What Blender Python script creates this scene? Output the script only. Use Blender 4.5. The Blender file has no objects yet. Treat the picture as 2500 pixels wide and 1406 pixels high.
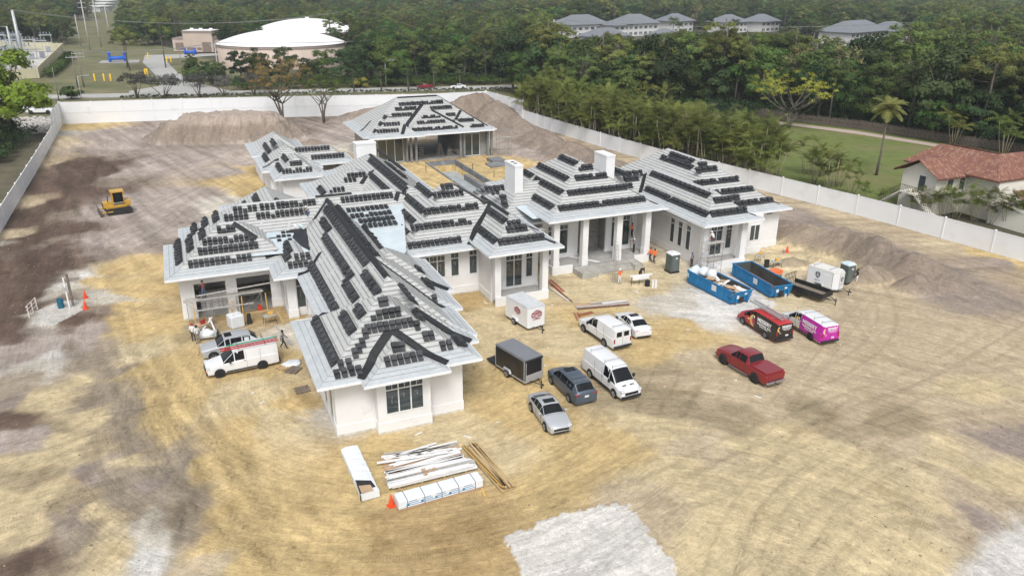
import bpy, math, random
import numpy as np
from mathutils import Vector, Matrix
random.seed(7); np.random.seed(7)
S = bpy.context.scene; COL = S.collection
# ---------- camera (x = along the house front, y = away, z = up, metres) ----------
FPX, PITCH, ROLL, YAW, CAMH = 1866.2875, .381381403, .00604862, .409646953, 30.0
def _w2c(v):
    x, y, z = v; cp, sp = math.cos(PITCH), math.sin(PITCH); cr, sr = math.cos(ROLL), math.sin(ROLL)
    a, b, c = x, -sp*y-cp*z, cp*y-sp*z
    return [cr*a-sr*b, sr*a+cr*b, c]
_M = np.array([_w2c((math.cos(YAW), math.sin(YAW), 0)), _w2c((-math.sin(YAW), math.cos(YAW), 0)), _w2c((0, 0, 1))]).T
cd = bpy.data.cameras.new('camera'); cam = bpy.data.objects.new('camera', cd); COL.objects.link(cam); S.camera = cam
cd.sensor_fit = 'HORIZONTAL'; cd.sensor_width = 36; cd.lens = FPX/2500*36; cd.clip_start = .5; cd.clip_end = 9000
_R = np.array([_M[0], -_M[1], -_M[2]]).T
cam.matrix_world = Matrix([[_R[0][0], _R[0][1], _R[0][2], 0], [_R[1][0], _R[1][1], _R[1][2], 0], [_R[2][0], _R[2][1], _R[2][2], CAMH], [0, 0, 0, 1]])
def at(px, py, z=0.):
    """point of the plane at height z seen at a photo pixel"""
    d = _M.T @ np.array([(px-1250)/FPX, (py-703)/FPX, 1]); t = (z-CAMH)/d[2]
    return Vector((d[0]*t, d[1]*t, z))
# ---------- world and sun (bright overcast) ----------
SUN_EL, SUN_AZ = math.radians(52), math.radians(202)
w = bpy.data.worlds.new('World'); S.world = w; w.use_nodes = True
nt = w.node_tree; nt.nodes.clear()
sky = nt.nodes.new('ShaderNodeTexSky'); sky.sky_type = 'NISHITA'; sky.sun_disc = False
sky.sun_elevation = SUN_EL; sky.sun_rotation = SUN_AZ; sky.air_density = 1.2; sky.dust_density = 4; sky.ozone_density = 1.5
hs = nt.nodes.new('ShaderNodeHueSaturation'); hs.inputs['Saturation'].default_value = .33
bg = nt.nodes.new('ShaderNodeBackground'); bg.inputs['Strength'].default_value = .125
wo = nt.nodes.new('ShaderNodeOutputWorld')
nt.links.new(sky.outputs[0], hs.inputs['Color']); nt.links.new(hs.outputs[0], bg.inputs['Color']); nt.links.new(bg.outputs[0], wo.inputs['Surface'])
sl = bpy.data.lights.new('sun', 'SUN'); sl.energy = 1.5; sl.angle = math.radians(18); sl.color = (1, .98, .955)
so = bpy.data.objects.new('sun', sl); COL.objects.link(so)
_sd = Vector((math.sin(SUN_AZ)*math.cos(SUN_EL), math.cos(SUN_AZ)*math.cos(SUN_EL), math.sin(SUN_EL)))
so.rotation_euler = (-_sd).to_track_quat('-Z', 'Y').to_euler(); so.location = (0, -40, 90)
S.view_settings.view_transform = 'Standard'; S.view_settings.look = 'None'; S.view_settings.gamma = 1
S.view_settings.exposure = .5
S.render.engine = 'CYCLES'; S.cycles.max_bounces = 5; S.cycles.diffuse_bounces = 3; S.cycles.glossy_bounces = 2
S.cycles.transmission_bounces = 2; S.cycles.transparent_max_bounces = 6; S.cycles.volume_bounces = 0
# ---------- materials ----------
MATS = {}
def mat(name, col, rough=.7, var=.12, scale=2.0, bump=0., metal=0., spec=.4, coat=0., bscale=None, dirt=None, stretch=None, emit=0):
    if name in MATS: return MATS[name]
    m = bpy.data.materials.new(name); m.use_nodes = True; t = m.node_tree; N = t.nodes; L = t.links
    b = N['Principled BSDF']; b.inputs['Roughness'].default_value = rough; b.inputs['Metallic'].default_value = metal
    b.inputs['Specular IOR Level'].default_value = spec; b.inputs['Coat Weight'].default_value = coat; b.inputs['Coat Roughness'].default_value = .05
    tc = N.new('ShaderNodeTexCoord'); src = tc.outputs['Object']
    if stretch:
        mp = N.new('ShaderNodeMapping'); mp.inputs['Scale'].default_value = stretch; L.new(src, mp.inputs[0]); src = mp.outputs[0]
    n = N.new('ShaderNodeTexNoise'); n.inputs['Scale'].default_value = scale; n.inputs['Detail'].default_value = 6; n.inputs['Roughness'].default_value = .62; L.new(src, n.inputs['Vector'])
    r = N.new('ShaderNodeValToRGB'); e = r.color_ramp.elements
    e[0].position = .3; e[1].position = .7
    e[0].color = [max(0, c*(1-var)) for c in col]+[1]; e[1].color = [min(1, c*(1+var)) for c in col]+[1]
    L.new(n.outputs[0], r.inputs[0]); out = r.outputs[0]
    if dirt:
        n2 = N.new('ShaderNodeTexNoise'); n2.inputs['Scale'].default_value = dirt[1]; n2.inputs['Detail'].default_value = 8; n2.inputs['Roughness'].default_value = .7; L.new(src, n2.inputs['Vector'])
        r2 = N.new('ShaderNodeValToRGB'); r2.color_ramp.elements[0].position = dirt[2]; r2.color_ramp.elements[1].position = dirt[2]+.22
        L.new(n2.outputs[0], r2.inputs[0]); mx = N.new('ShaderNodeMixRGB'); L.new(r2.outputs[0], mx.inputs[0]); L.new(out, mx.inputs[1]); mx.inputs[2].default_value = list(dirt[0])+[1]; out = mx.outputs[0]
    L.new(out, b.inputs['Base Color'])
    if bump:
        bp = N.new('ShaderNodeBump'); bp.inputs['Strength'].default_value = bump; bp.inputs['Distance'].default_value = .05
        nb = N.new('ShaderNodeTexNoise'); nb.inputs['Scale'].default_value = bscale or scale*6; nb.inputs['Detail'].default_value = 5; L.new(src, nb.inputs['Vector'])
        L.new(nb.outputs[0], bp.inputs['Height']); L.new(bp.outputs[0], b.inputs['Normal'])
    MATS[name] = m; return m
def glassy(name, col=(.02, .025, .03), rough=.06):
    m = mat(name, col, rough, .25, .8, spec=.8); return m
# ---------- mesh builder ----------
class MB:
    def __init__(s): s.v = []; s.f = []; s.m = []
    def add(s, v, f, mi=0, M=None):
        o = len(s.v)
        s.v += [tuple(M @ Vector(p)) for p in v] if M is not None else [tuple(p) for p in v]
        s.f += [tuple(i+o for i in q) for q in f]; s.m += [mi]*len(f)
    def box(s, c, d, rz=0, mi=0, M=None, taper=1.):
        x, y, z = d[0]/2, d[1]/2, d[2]/2
        v = [(-x, -y, -z), (x, -y, -z), (x, y, -z), (-x, y, -z), (-x*taper, -y*taper, z), (x*taper, -y*taper, z), (x*taper, y*taper, z), (-x*taper, y*taper, z)]
        T = Matrix.Translation(c) @ Matrix.Rotation(rz, 4, 'Z')
        if M is not None: T = M @ T
        s.add(v, [(0, 3, 2, 1), (4, 5, 6, 7), (0, 1, 5, 4), (1, 2, 6, 5), (2, 3, 7, 6), (3, 0, 4, 7)], mi, T)
    def bb(s, a, b, mi=0):
        s.box([(a[i]+b[i])/2 for i in range(3)], [abs(b[i]-a[i]) for i in range(3)], 0, mi)
    def poly(s, pts, mi=0): s.add(pts, [tuple(range(len(pts)))], mi)
    def prism(s, pts, z0, z1, mi=0, M=None):
        n = len(pts); v = [(p[0], p[1], z0) for p in pts]+[(p[0], p[1], z1) for p in pts]
        s.add(v, [tuple(range(n-1, -1, -1)), tuple(range(n, 2*n))]+[(i, (i+1) % n, n+(i+1) % n, n+i) for i in range(n)], mi, M)
    def tube(s, pts, r, n=6, mi=0, cap=True, M=None):
        pts = [Vector(p) for p in pts]; rr = r if isinstance(r, (list, tuple)) else [r]*len(pts)
        v = []; f = []
        for i, p in enumerate(pts):
            t = (pts[min(i+1, len(pts)-1)]-pts[max(i-1, 0)]).normalized()
            a = t.orthogonal().normalized() if i == 0 else (a - t*a.dot(t)).normalized()
            b = t.cross(a)
            for k in range(n):
                g = 2*math.pi*k/n; v.append(p+a*math.cos(g)*rr[i]+b*math.sin(g)*rr[i])
        for i in range(len(pts)-1):
            for k in range(n): f.append((i*n+k, i*n+(k+1) % n, (i+1)*n+(k+1) % n, (i+1)*n+k))
        if cap: f += [tuple(range(n-1, -1, -1)), tuple((len(pts)-1)*n+k for k in range(n))]
        s.add(v, f, mi, M)
    def rev(s, prof, n=16, mi=0, M=None):
        v = []; f = []
        for r, z in prof:
            for k in range(n): g = 2*math.pi*k/n; v.append((r*math.cos(g), r*math.sin(g), z))
        for i in range(len(prof)-1):
            for k in range(n): f.append((i*n+k, i*n+(k+1) % n, (i+1)*n+(k+1) % n, (i+1)*n+k))
        f.append(tuple((len(prof)-1)*n+k for k in range(n)))
        s.add(v, f, mi, M)
    def mesh(s, name, mats, smooth=False):
        me = bpy.data.meshes.new(name); me.from_pydata(s.v, [], s.f)
        for m in (mats if isinstance(mats, (list, tuple)) else [mats]): me.materials.append(m)
        me.polygons.foreach_set('material_index', s.m)
        if smooth: me.polygons.foreach_set('use_smooth', [True]*len(s.f))
        me.update(); return me
    def build(s, name, mats, parent=None, smooth=False, **kw):
        return link(name, s.mesh(name, mats, smooth), parent, **kw)
def link(name, data, parent=None, label=None, cat=None, group=None, kind=None, loc=None, rz=None, M=None):
    o = bpy.data.objects.new(name, data); COL.objects.link(o)
    if parent is not None: o.parent = parent
    if M is not None: o.matrix_basis = M
    if loc is not None: o.location = loc
    if rz is not None: o.rotation_euler[2] = rz
    return tag(o, label, cat, group, kind)
def tag(o, label=None, cat=None, group=None, kind=None):
    if label: o['label'] = label
    if cat: o['category'] = cat
    if group: o['group'] = group
    if kind: o['kind'] = kind
    return o
def empty(name, loc=(0, 0, 0), rz=0, label=None, cat=None, group=None):
    o = link(name, None, None, label, cat, group, None, loc, rz); o.empty_display_size = .5; return o
def nth(n): return '%d%s' % (n, 'th' if 10 <= n % 100 <= 20 else {1: 'st', 2: 'nd', 3: 'rd'}.get(n % 10, 'th'))
KIDS = {}
def copy_tree(o, loc=None, rz=None, label=None, parent=None):
    c = o.copy(); COL.objects.link(c)
    if parent is not None: c.parent = parent
    if loc is not None: c.location = loc
    if rz is not None: c.rotation_euler[2] = rz
    if label: c['label'] = label
    for ch in KIDS.get(o.name) or [x for x in o.children]: copy_tree(ch, parent=c)
    return c
# ---------- numpy value noise ----------
_RN = np.random.RandomState(3).rand(512, 512)
def vnoise(x, y):
    xi = np.floor(x).astype(int); yi = np.floor(y).astype(int); fx = x-xi; fy = y-yi
    fx = fx*fx*(3-2*fx); fy = fy*fy*(3-2*fy); a = xi % 512; b = yi % 512; a1 = (a+1) % 512; b1 = (b+1) % 512
    return (_RN[a, b]*(1-fx)+_RN[a1, b]*fx)*(1-fy)+(_RN[a, b1]*(1-fx)+_RN[a1, b1]*fx)*fy
def fbm(x, y, o=4, g=.5):
    s = 0; a = 1; t = 0
    for i in range(o): s = s+a*vnoise(x*2**i+17.3*i, y*2**i-9.1*i); t += a; a *= g
    return s/t
def sstep(a, b, x):
    t = np.clip((x-a)/(b-a), 0, 1); return t*t*(3-2*t)
# ================= GROUND =================
PAL = {'Y': (.52, .392, .195), 'P': (.54, .44, .27), 'p': (.56, .465, .295), 'B': (.42, .305, .15), 'M': (.280, .232, .196), 'm': (.365, .310, .272), 'D': (.125, .088, .068),
       'd': (.222, .180, .142), 'T': (.46, .375, .255), 'W': (.62, .60, .56), 'w': (.52, .48, .41), 'C': (.33, .27, .175)}
CP = '''Y 185 312;m 250 330;m 400 320;m 330 360;m 560 330;m 520 300;d 650 300;d 692 312;M 760 300;m 860 300;m 940 300;M 440 300;M 470 350;m 620 400;
D 30 600;D 60 540;D 110 500;D 70 640;D 120 600;D 160 510;D 190 440;D 230 400;D 0 760;D 60 760;D 110 700;D 20 720;D 135 560;D 90 590;D 0 820;D 160 400;D 210 400;D 130 460;D 90 520;D 60 580;D 30 640;D 10 700;D 100 640;D 150 560;D 200 470;D 240 420;D 40 760;D 80 720;D 20 800;D 150 650;D 90 680;d 180 520;d 120 590;m 240 520;
T 110 400;T 60 500;T 20 570;w 0 600;T 130 340;w 140 330;m 300 420;m 400 400;m 500 380;m 560 420;m 350 500;m 420 520;m 480 480;m 300 600;M 250 620;d 190 690;m 210 590;m 350 560;d 270 440;M 300 370;m 420 570;M 380 590;
Y 590 450;Y 610 470;Y 625 430;w 520 510;w 560 490;Y 620 410;
Y 300 660;Y 260 700;Y 330 720;Y 390 700;Y 420 800;Y 350 800;Y 300 800;Y 235 690;Y 350 640;W 180 702;W 210 685;w 160 715;d 170 740;w 120 765;w 100 790;w 90 880;W 110 865;w 205 740;D 180 790;d 230 770;Y 270 760;w 260 745;
m 40 860;d 150 850;m 200 830;q 30 930;M 30 960;D 20 1010;D 60 1000;P 110 960;P 180 940;m 10 1060;m 60 1040;P 120 1050;P 200 1000;P 50 1120;P 20 1250;P 100 1220;q 250 960;q 300 1000;q 330 1050;q 340 1100;q 300 1180;q 330 1240;q 380 1150;q 280 900;q 220 870;Y 380 1030;q 440 1150;q 460 1240;q 480 1290;w 380 1300;W 360 1390;P 200 1300;C 150 1260;D 60 1390;q 120 1360;P 250 1380;M 200 1180;C 60 1180;P 150 1120;C 250 1080;q 260 1260;M 100 1320;C 150 1010;P 30 1330;M 380 1200;P 370 1130;q 420 1200;q 410 1120;
Y 360 900;Y 400 980;Y 440 1040;Y 500 1000;P 600 1000;Y 620 1080;Y 540 1150;Y 600 1250;Y 700 1300;Y 650 1380;Y 800 1350;Y 560 1300;T 520 1390;p 320 860;Y 480 900;P 700 1050;Y 900 1150;B 1000 1290;B 1150 1290;P 1100 1050;P 1200 1100;Y 1250 1000;P 1200 850;P 1150 790;B 1120 740;P 1300 850;P 1400 850;Y 1300 900;Y 1350 1200;Y 1500 1100;P 1600 1050;p 1450 700;w 1600 720;p 1560 690;w 1650 730;W 1740 740;W 1790 700;W 1700 760;Y 1680 790;Y 1500 780;Y 1650 850;T 1620 930;C 1650 970;T 1720 870;Y 1580 870;C 1590 960;C 1600 900;
T 1750 960;P 1900 1100;P 2100 1200;P 2300 1100;T 2450 1000;M 2440 1065;T 2400 1110;T 2300 1000;T 2200 900;T 2000 950;T 1850 1000;T 2100 800;T 2250 780;T 2100 700;M 2300 700;M 2450 640;Y 2485 640;Y 2430 615;p 1950 600;p 1900 595;p 2000 640;p 1880 720;T 2080 860;P 1950 1300;P 2200 1350;W 2460 1390;W 2490 1330;M 2385 1285;T 2330 1290;T 2430 1250;T 2050 1000;T 1700 1100;P 1700 1200;P 1800 1350;T 1600 1300;P 2300 1250;P 2480 1180;T 2200 1080;C 1800 1020;C 1990 1010;T 2330 880;T 2420 820;P 2350 950;C 2150 1020;
M 2000 580;M 2100 610;M 2200 640;M 1950 545;M 2300 680;T 2100 540;T 1950 490;T 2300 600;M 1300 330;d 1200 290;d 1180 260;M 1400 400;m 1300 370;m 1250 300;T 1400 340;T 1650 430;T 1550 390;T 1250 290;M 1500 420;d 1450 385;d 1350 350;m 1260 340;M 1900 530;T 1180 250;m 1130 250;
Y 1000 400;Y 1150 400;Y 1200 420;B 1050 385;Y 950 400;Y 1000 440;B 900 560;Y 1250 410;T 840 380;m 800 340;w 850 370;B 600 760;B 700 770;B 500 780;Y 760 1000;w 800 1010;B 560 720;C 460 800;w 740 800;Y 600 930;P 640 980'''
PAL['q'] = (.30, .25, .188)
cps = [s.split() for s in CP.replace('\n', '').split(';') if s.strip()]
CPX = np.array([list(at(float(a[1]), float(a[2])))[:2] for a in cps]); CPC = np.array([PAL[a[0]] for a in cps])
def seg_axis(a, b, n=900):
    t = np.linspace(0, 1, n); return a+(b-a)*t
xs = np.concatenate([np.arange(-70, -14, .5), np.arange(-14, 60, .17), np.arange(60, 100, .3), np.arange(100, 131, .8)])
ys = np.concatenate([np.arange(6, 16, .5), np.arange(16, 62, .14), np.arange(62, 110, .24), np.arange(110, 190, .42), np.arange(190, 206, 1.)])
GX, GY = np.meshgrid(xs, ys, indexing='ij')
def bump_at(x, y, cx, cy, rx, ry, h, rot=0, p=1.6, flat=0):
    dx, dy = x-cx, y-cy; c, s = math.cos(rot), math.sin(rot)
    r = np.sqrt(((dx*c+dy*s)/rx)**2+((-dx*s+dy*c)/ry)**2)
    r = r+.28*(fbm(x*.35, y*.35, 4)-.5)+.08*(fbm(x*1.7+5, y*1.7, 3)-.5)
    v = np.clip(1-r, 0, 1)
    return h*np.minimum(v*p, 1.0) if flat else h*np.clip(v*1.15, 0, 1)**.9
MOUNDS = []
def _m(px, py, rx, ry, h, rot=0, flat=0, p=1.6):
    c = at(px, py, h*.4); MOUNDS.append((c.x, c.y, rx, ry, h, rot, p, flat))
_m(560, 312, 17, 8.5, 4.5, -.2, 1, 2.0)
_m(1160, 262, 13, 6, 5.0, -.25); _m(1210, 275, 9, 6, 3.8, -1.3)
_m(940, 275, 16, 5, 2.2, .1); _m(760, 352, 3.5, 2.5, 1.5)
for i, (px, py, h) in enumerate(((1260, 305, 2.6), (1330, 345, 3.0), (1400, 375, 3.0), (1480, 400, 2.6), (1560, 430, 2.2), (1250, 330, 1.6))): _m(px, py, 11, 4.6, h, -1.42)
for px, py, rx, ry, h in ((2000, 585, 8, 3.2, 2.0), (2080, 600, 8, 3.5, 2.6), (2150, 625, 6.5, 3.4, 2.7), (2215, 650, 5.5, 3.2, 2.5), (2280, 668, 5.5, 3.2, 2.0), (1940, 560, 6, 2.6, 1.2)): _m(px, py, rx, ry, h*1.12, -1.38)
_m(2120, 668, 3.2, 2.2, 1.7); _m(2240, 690, 3, 2.2, 1.9); _m(1935, 640, 2.6, 1.8, .9); _m(1985, 632, 1.5, 1, .5)
_m(1845+75, 590, 2.5, 1.2, .6)
CURVES = []
def catmull(p, step=.35):
    p = [np.array(q) for q in p]; p = [2*p[0]-p[1]]+p+[2*p[-1]-p[-2]]; out = []
    for i in range(1, len(p)-2):
        n = max(2, int(np.linalg.norm(p[i+1]-p[i])/step))
        for t in np.linspace(0, 1, n, endpoint=False):
            out.append(.5*((2*p[i])+(-p[i-1]+p[i+1])*t+(2*p[i-1]-5*p[i]+4*p[i+1]-p[i+2])*t*t+(-p[i-1]+3*p[i]-3*p[i+1]+p[i+2])*t**3))
    return np.array(out)
TR = '''270 760,300 850,350 930,420 1060,480 1180,560 1300,640 1420;300 740,330 840,390 930,470 1040,540 1160,640 1290,740 1420;400 800,430 880,500 980,560 1080,600 1180;250 830,290 920,350 1030,430 1130,520 1230,640 1330,800 1420;
345 820,370 900,440 1000,520 1080,620 1180,760 1280,900 1340,1100 1330;1580 1010,1600 960,1625 900,1650 850;1640 1010,1665 960,1690 900;1700 1020,1730 960,1745 930;
1900 1420,1960 1330,2030 1240,2120 1170,2230 1120,2340 1150,2450 1230,2520 1310;1960 1420,2020 1350,2100 1280,2200 1250,2300 1280;2520 760,2400 830,2280 900,2120 960,1950 1020,1780 1090,1620 1170,1480 1210,1300 1230;2520 800,2420 860,2300 930,2140 1000,1980 1060,1800 1130,1640 1200;
2100 640,2160 740,2150 820,2050 900,1900 960;2130 720,2060 800,1980 900,1900 1000;2060 700,2110 800,2200 880,2350 900,2510 880;2510 900,2400 940,2250 950,2100 930;2510 1010,2380 1020,2230 1040,2080 1100,1930 1200,1850 1320,1830 1420;
2300 720,2400 760,2510 800;2250 760,2350 800,2510 850;1180 270,1300 315,1450 360,1600 415,1750 455,1900 500,2100 560,2300 620,2510 690;1200 285,1320 330,1460 375,1620 430,1780 480,1950 530,2150 600,2330 670,2510 740;
130 380,90 480,40 590,0 680;180 380,140 490,100 600,60 700,20 800;230 390,200 470,150 580,110 680,70 790;600 300,480 345,380 365,250 385;700 345,560 365,400 395,280 410;420 540,330 560,260 580,200 620;560 440,460 500,380 560,300 600;580 410,450 470,350 520,240 590;
0 1180,90 1160,200 1100,300 1080;0 1280,120 1250,230 1200,320 1180;150 1420,220 1330,300 1260,400 1230;0 1100,120 1080,220 1040,290 980;100 1420,90 1300,130 1200,200 1130;
1100 1330,1250 1270,1400 1180,1600 1100;900 1300,1050 1300,1200 1260,1400 1200,1550 1150;1000 1330,1150 1320,1300 1260;850 1270,1000 1200,1200 1150;1300 1230,1350 1150,1420 1080;330 1200,350 1100,330 1000,290 900;
400 1300,430 1200,420 1100,360 1000,300 940;470 1330,480 1230,440 1130;1850 1130,1900 1060,1980 1010,2060 960;1400 1420,1520 1300,1650 1230,1800 1180;1750 1420,1790 1300,1850 1200,1950 1120'''
for s in TR.replace('\n', '').split(';'):
    CURVES.append(catmull([list(at(float(a.split()[0]), float(a.split()[1])))[:2] for a in s.split(",")]))
def ground_noise(x, y): return .10*(fbm(x*.12, y*.12, 4)-.5)+.05*(fbm(x*.9, y*.9, 3)-.5)
def pool_mask(x, y):
    a = (x > 39.5) & (x < 44.5) & (y > 104) & (y < 128.6)
    return a
def gz(x, y):
    x = np.asarray(x, float); y = np.asarray(y, float)
    z = ground_noise(x, y)
    for (cx, cy, rx, ry, h, rot, p, flat) in MOUNDS:
        z = np.maximum(z, bump_at(x, y, cx, cy, rx, ry, h, rot, p, flat)+ground_noise(x, y)*.6) if True else z
    return z
def gzs(x, y): return float(gz(np.array([x]), np.array([y]))[0])
HOUSE_R = []
def build_ground():
    X, Y = GX, GY; Z = gz(X, Y)
    # flat pads under the buildings, pool pit
    for (a, b, c, d) in HOUSE_R:
        k = sstep(-1.5, 0, np.minimum(np.minimum(X-a, c-X), np.minimum(Y-b, d-Y))); Z = Z*(1-k)+(-.06)*k
    Z = np.where(pool_mask(X, Y), -2.6, Z)
    # colour from scattered soil samples, edges broken up by warping
    wx = X+5.0*(fbm(X*.09, Y*.09, 4)-.5)+2.4*(fbm(X*.5+9, Y*.5, 3)-.5); wy = Y+7.0*(fbm(X*.09+40, Y*.09+7, 4)-.5)+2.4*(fbm(X*.5, Y*.5+31, 3)-.5)
    dist = np.sqrt(X*X+Y*Y+900); shp = X.shape; n = X.size
    col = np.zeros((n, 3)); fxx, fyy = wx.ravel(), wy.ravel(); 
    # the soil changes over shorter distances near the street side, so weigh by a fixed sharp falloff
    for i in range(0, n, 60000):
        sl_ = slice(i, min(n, i+60000)); dx = fxx[sl_, None]-CPX[None, :, 0]; dy = fyy[sl_, None]-CPX[None, :, 1]
        w_ = 1/((dx*dx+dy*dy)+.6)**3.0; w_ /= w_.sum(1, keepdims=True); col[sl_] = w_@CPC
    col = col.reshape(shp+(3,))
    # worked-in streaks following the way the machines swept
    def streak(cx, cy, fr, ft):
        r = np.hypot(X-cx, Y-cy); th = np.arctan2(Y-cy, X-cx); return fbm(r*fr, th*ft, 4, .6)
    c1 = at(1700, 1700); c2 = at(-900, 1500); st1 = streak(c1.x, c1.y, 1.1, 9); st2 = streak(c2.x, c2.y, 1.0, 8); st3 = fbm((X*.9+Y*.25)*1.1, (Y*.9-X*.25)*.12, 4, .6); st4 = fbm((Y*.95+X*.3)*.8, X*.08, 4, .6)
    left = sstep(14, 4, X-.25*(Y-45)); back = sstep(66, 82, Y+.4*(X-20)); right = sstep(40, 52, X)
    st = st2*left+st1*(1-left); st = st*(1-back)+back*(st3*(1-right)+st4*right)
    k = 1+.75*(st-.5)*(.7+.6*back); blot = fbm(X*.28+3, Y*.28, 5, .6); blot2 = fbm(X*1.3, Y*1.3+50, 4, .6)
    soft = .55+.45*np.clip(left+back, 0, 1); col *= ((1+(k-1)*soft)*(1+.34*soft*(blot-.5))*(1+.20*(blot2-.5)))[..., None]
    wet = sstep(.58, .74, fbm(X*.45+80, Y*.45+12, 5, .62))*.5*(1-.6*right); col *= (1-.30*wet)[..., None]*np.array([1, .95, .88])**wet[..., None]
    # white rock pad with a ragged edge
    def inpoly(P, ax, ay):
        ins = np.zeros(ax.shape, bool); m_ = len(P)
        for i in range(m_):
            x1, y1 = P[i]; x2, y2 = P[(i+1) % m_]
            c = ((y1 > ay) != (y2 > ay)) & (ax < (x2-x1)*(ay-y1)/(y2-y1+1e-9)+x1); ins ^= c
        return ins
    ex = X+.7*(fbm(X*2.2, Y*2.2, 4)-.5)+.22*(np.random.rand(*X.shape)-.5); ey = Y+.7*(fbm(X*2.2+20, Y*2.2, 4)-.5)+.22*(np.random.rand(*X.shape)-.5)
    P1 = [list(at(*q))[:2] for q in ((1232, 1312), (1300, 1290), (1340, 1262), (1480, 1231), (1535, 1233), (1560, 1262), (1600, 1320), (1648, 1375), (1650, 1430), (1690, 1600), (1400, 1600), (1285, 1420))]
    P2 = [list(at(*q))[:2] for q in ((2335, 1430), (2400, 1370), (2500, 1310), (2700, 1300), (2700, 1600), (2300, 1600))]
    P3 = [list(at(*q))[:2] for q in ((85, 765), (150, 735), (205, 735), (200, 760), (120, 800), (85, 795))]
    P4 = [list(at(*q))[:2] for q in ((1755, 735), (1800, 690), (1830, 700), (1895, 745), (1850, 760), (1790, 765))]
    for P, cc in ((P1, (.62, .60, .56)), (P2, (.60, .57, .53)), (P3, (.50, .48, .44)), (P4, (.60, .58, .55))):
        ins = inpoly(P, ex, ey); f = (1+.25*(fbm(X*1.4, Y*1.4, 4)-.5)+.2*(st-.5)); tgt = np.array(cc)*f[..., None]; col = np.where(ins[..., None], tgt*.93+col*.05, col); Z = np.where(ins, Z*.4+.05, Z)
    dk = sstep(.24, .14, col.mean(-1))*(X < -2)*(Y > 60); Z = Z+dk*(.30*(fbm((X+.05*Y)*1.1, Y*.12, 4, .6)-.5)+.16*(fbm(X*1.4, Y*1.4, 3)-.5)); col *= (1+dk*.5*(fbm((X+.05*Y)*1.3, Y*.13, 4, .6)-.5))[..., None]
    # tyre tracks: two ruts each with lug marks
    trk = np.zeros(n); ss = np.zeros(n); xr, yr = X.ravel(), Y.ravel()
    for ci, C in enumerate(CURVES):
        g = np.gradient(C, axis=0); g /= np.linalg.norm(g, axis=1)[:, None]+1e-9; nrm = np.stack([-g[:, 1], g[:, 0]], 1); L_ = np.concatenate([[0], np.cumsum(np.linalg.norm(np.diff(C, axis=0), axis=1))])
        wd = .15+.10*random.random()
        for off in ((-.82, .82, -.45, .5) if random.random() < .4 else (-.82, .82)):
            Q = C+nrm*off
            for j in range(0, len(Q)-1):
                x, y = Q[j]; x2, y2 = Q[j+1]
                if not (-70 < x < 130 and 6 < y < 205): continue
                i0, i1 = np.searchsorted(xs, [min(x, x2)-.6, max(x, x2)+.6]); j0, j1 = np.searchsorted(ys, [min(y, y2)-.6, max(y, y2)+.6])
                if i1 <= i0 or j1 <= j0: continue
                sx, sy = X[i0:i1, j0:j1], Y[i0:i1, j0:j1]; dx, dy = x2-x, y2-y; l2 = dx*dx+dy*dy+1e-9
                t = np.clip(((sx-x)*dx+(sy-y)*dy)/l2, 0, 1); d = np.hypot(sx-x-dx*t, sy-y-dy*t)
                m_ = np.exp(-(d/wd)**2*1.2)*(.62+.38*(vnoise(np.array([L_[j]*.15+ci*7]), np.array([off*3+ci]))[0] > .42))
                ix = (np.arange(i0, i1)[:, None]*len(ys)+np.arange(j0, j1)[None, :]).ravel(); mm = m_.ravel(); up = mm > trk[ix]
                trk[ix[up]] = mm[up]; ss[ix[up]] = (L_[j]+t.ravel()[up]*math.sqrt(l2)).astype(float)+ci*100
    trk = trk.reshape(shp); ss = ss.reshape(shp)
    col *= (1-.10*trk)[..., None]; Z = Z-.004*trk*(Z < 4)
    gxx, gyy = np.gradient(Z, xs, axis=0), np.gradient(Z, ys, axis=1); st_ = sstep(.12, .5, np.hypot(gxx, gyy))*(Z > -.5)*(Z > .25); col = col*(1-st_[..., None]*.55)+np.array(PAL['d'])*st_[..., None]*.55; Z = Z+np.where(Z > .4, np.minimum(Z*.45, 1)*(1.1*(.5-np.abs(fbm(X*.33+7, Y*.33, 4, .55)-.5)*3.2)*.55+.45*(fbm(X*1.1, Y*1.1, 4, .6)-.5)), 0)  # steep mound faces darkened in the soil colour, painted like shade
    pk = sstep(.35, 1.1, Z+.5*(fbm(X*.5, Y*.5, 4)-.5))[..., None]*.75; col = col*(1-pk)+np.array((.245, .198, .160))*(1+.55*(fbm(X*.6+3, Y*.6, 5, .65)-.5))[..., None]*pk; topm = (sstep(3.0, 3.6, Z)*sstep(30, 20, X))[..., None]*.7; col = col*(1-topm)+np.array((.40, .335, .28))*topm
    V = np.stack([X, Y, Z], -1).reshape(-1, 3); nx, ny = shp
    idx = np.arange(n).reshape(shp); F = np.stack([idx[:-1, :-1], idx[1:, :-1], idx[1:, 1:], idx[:-1, 1:]], -1).reshape(-1, 4)
    fx = np.interp(Y, [6, 30, 49, 61.7, 74, 85.5, 99, 109, 130, 161, 180, 206], [90.5, 89.6, 88.6, 87, 85.2, 82.9, 80.2, 77.6, 75.2, 72.6, 70.5, 70.5])+.6; fy = np.interp(X, [-23.4, 4.5, 17.8, 56.1, 70.4], [196.3, 192.1, 189.3, 180.2, 179.6])+.6; fl = np.interp(Y, [6, 60, 116, 148, 196], [-60, -22.3, -22.8, -23, -23.6])-.6
    keep = ((X < fx) & (Y < fy) & (X > fl)).ravel(); F = F[keep[F[:, 0]]]
    me = bpy.data.meshes.new('ground'); me.vertices.add(n); me.vertices.foreach_set('co', V.ravel()); me.loops.add(F.size); me.loops.foreach_set('vertex_index', F.ravel())
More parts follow.
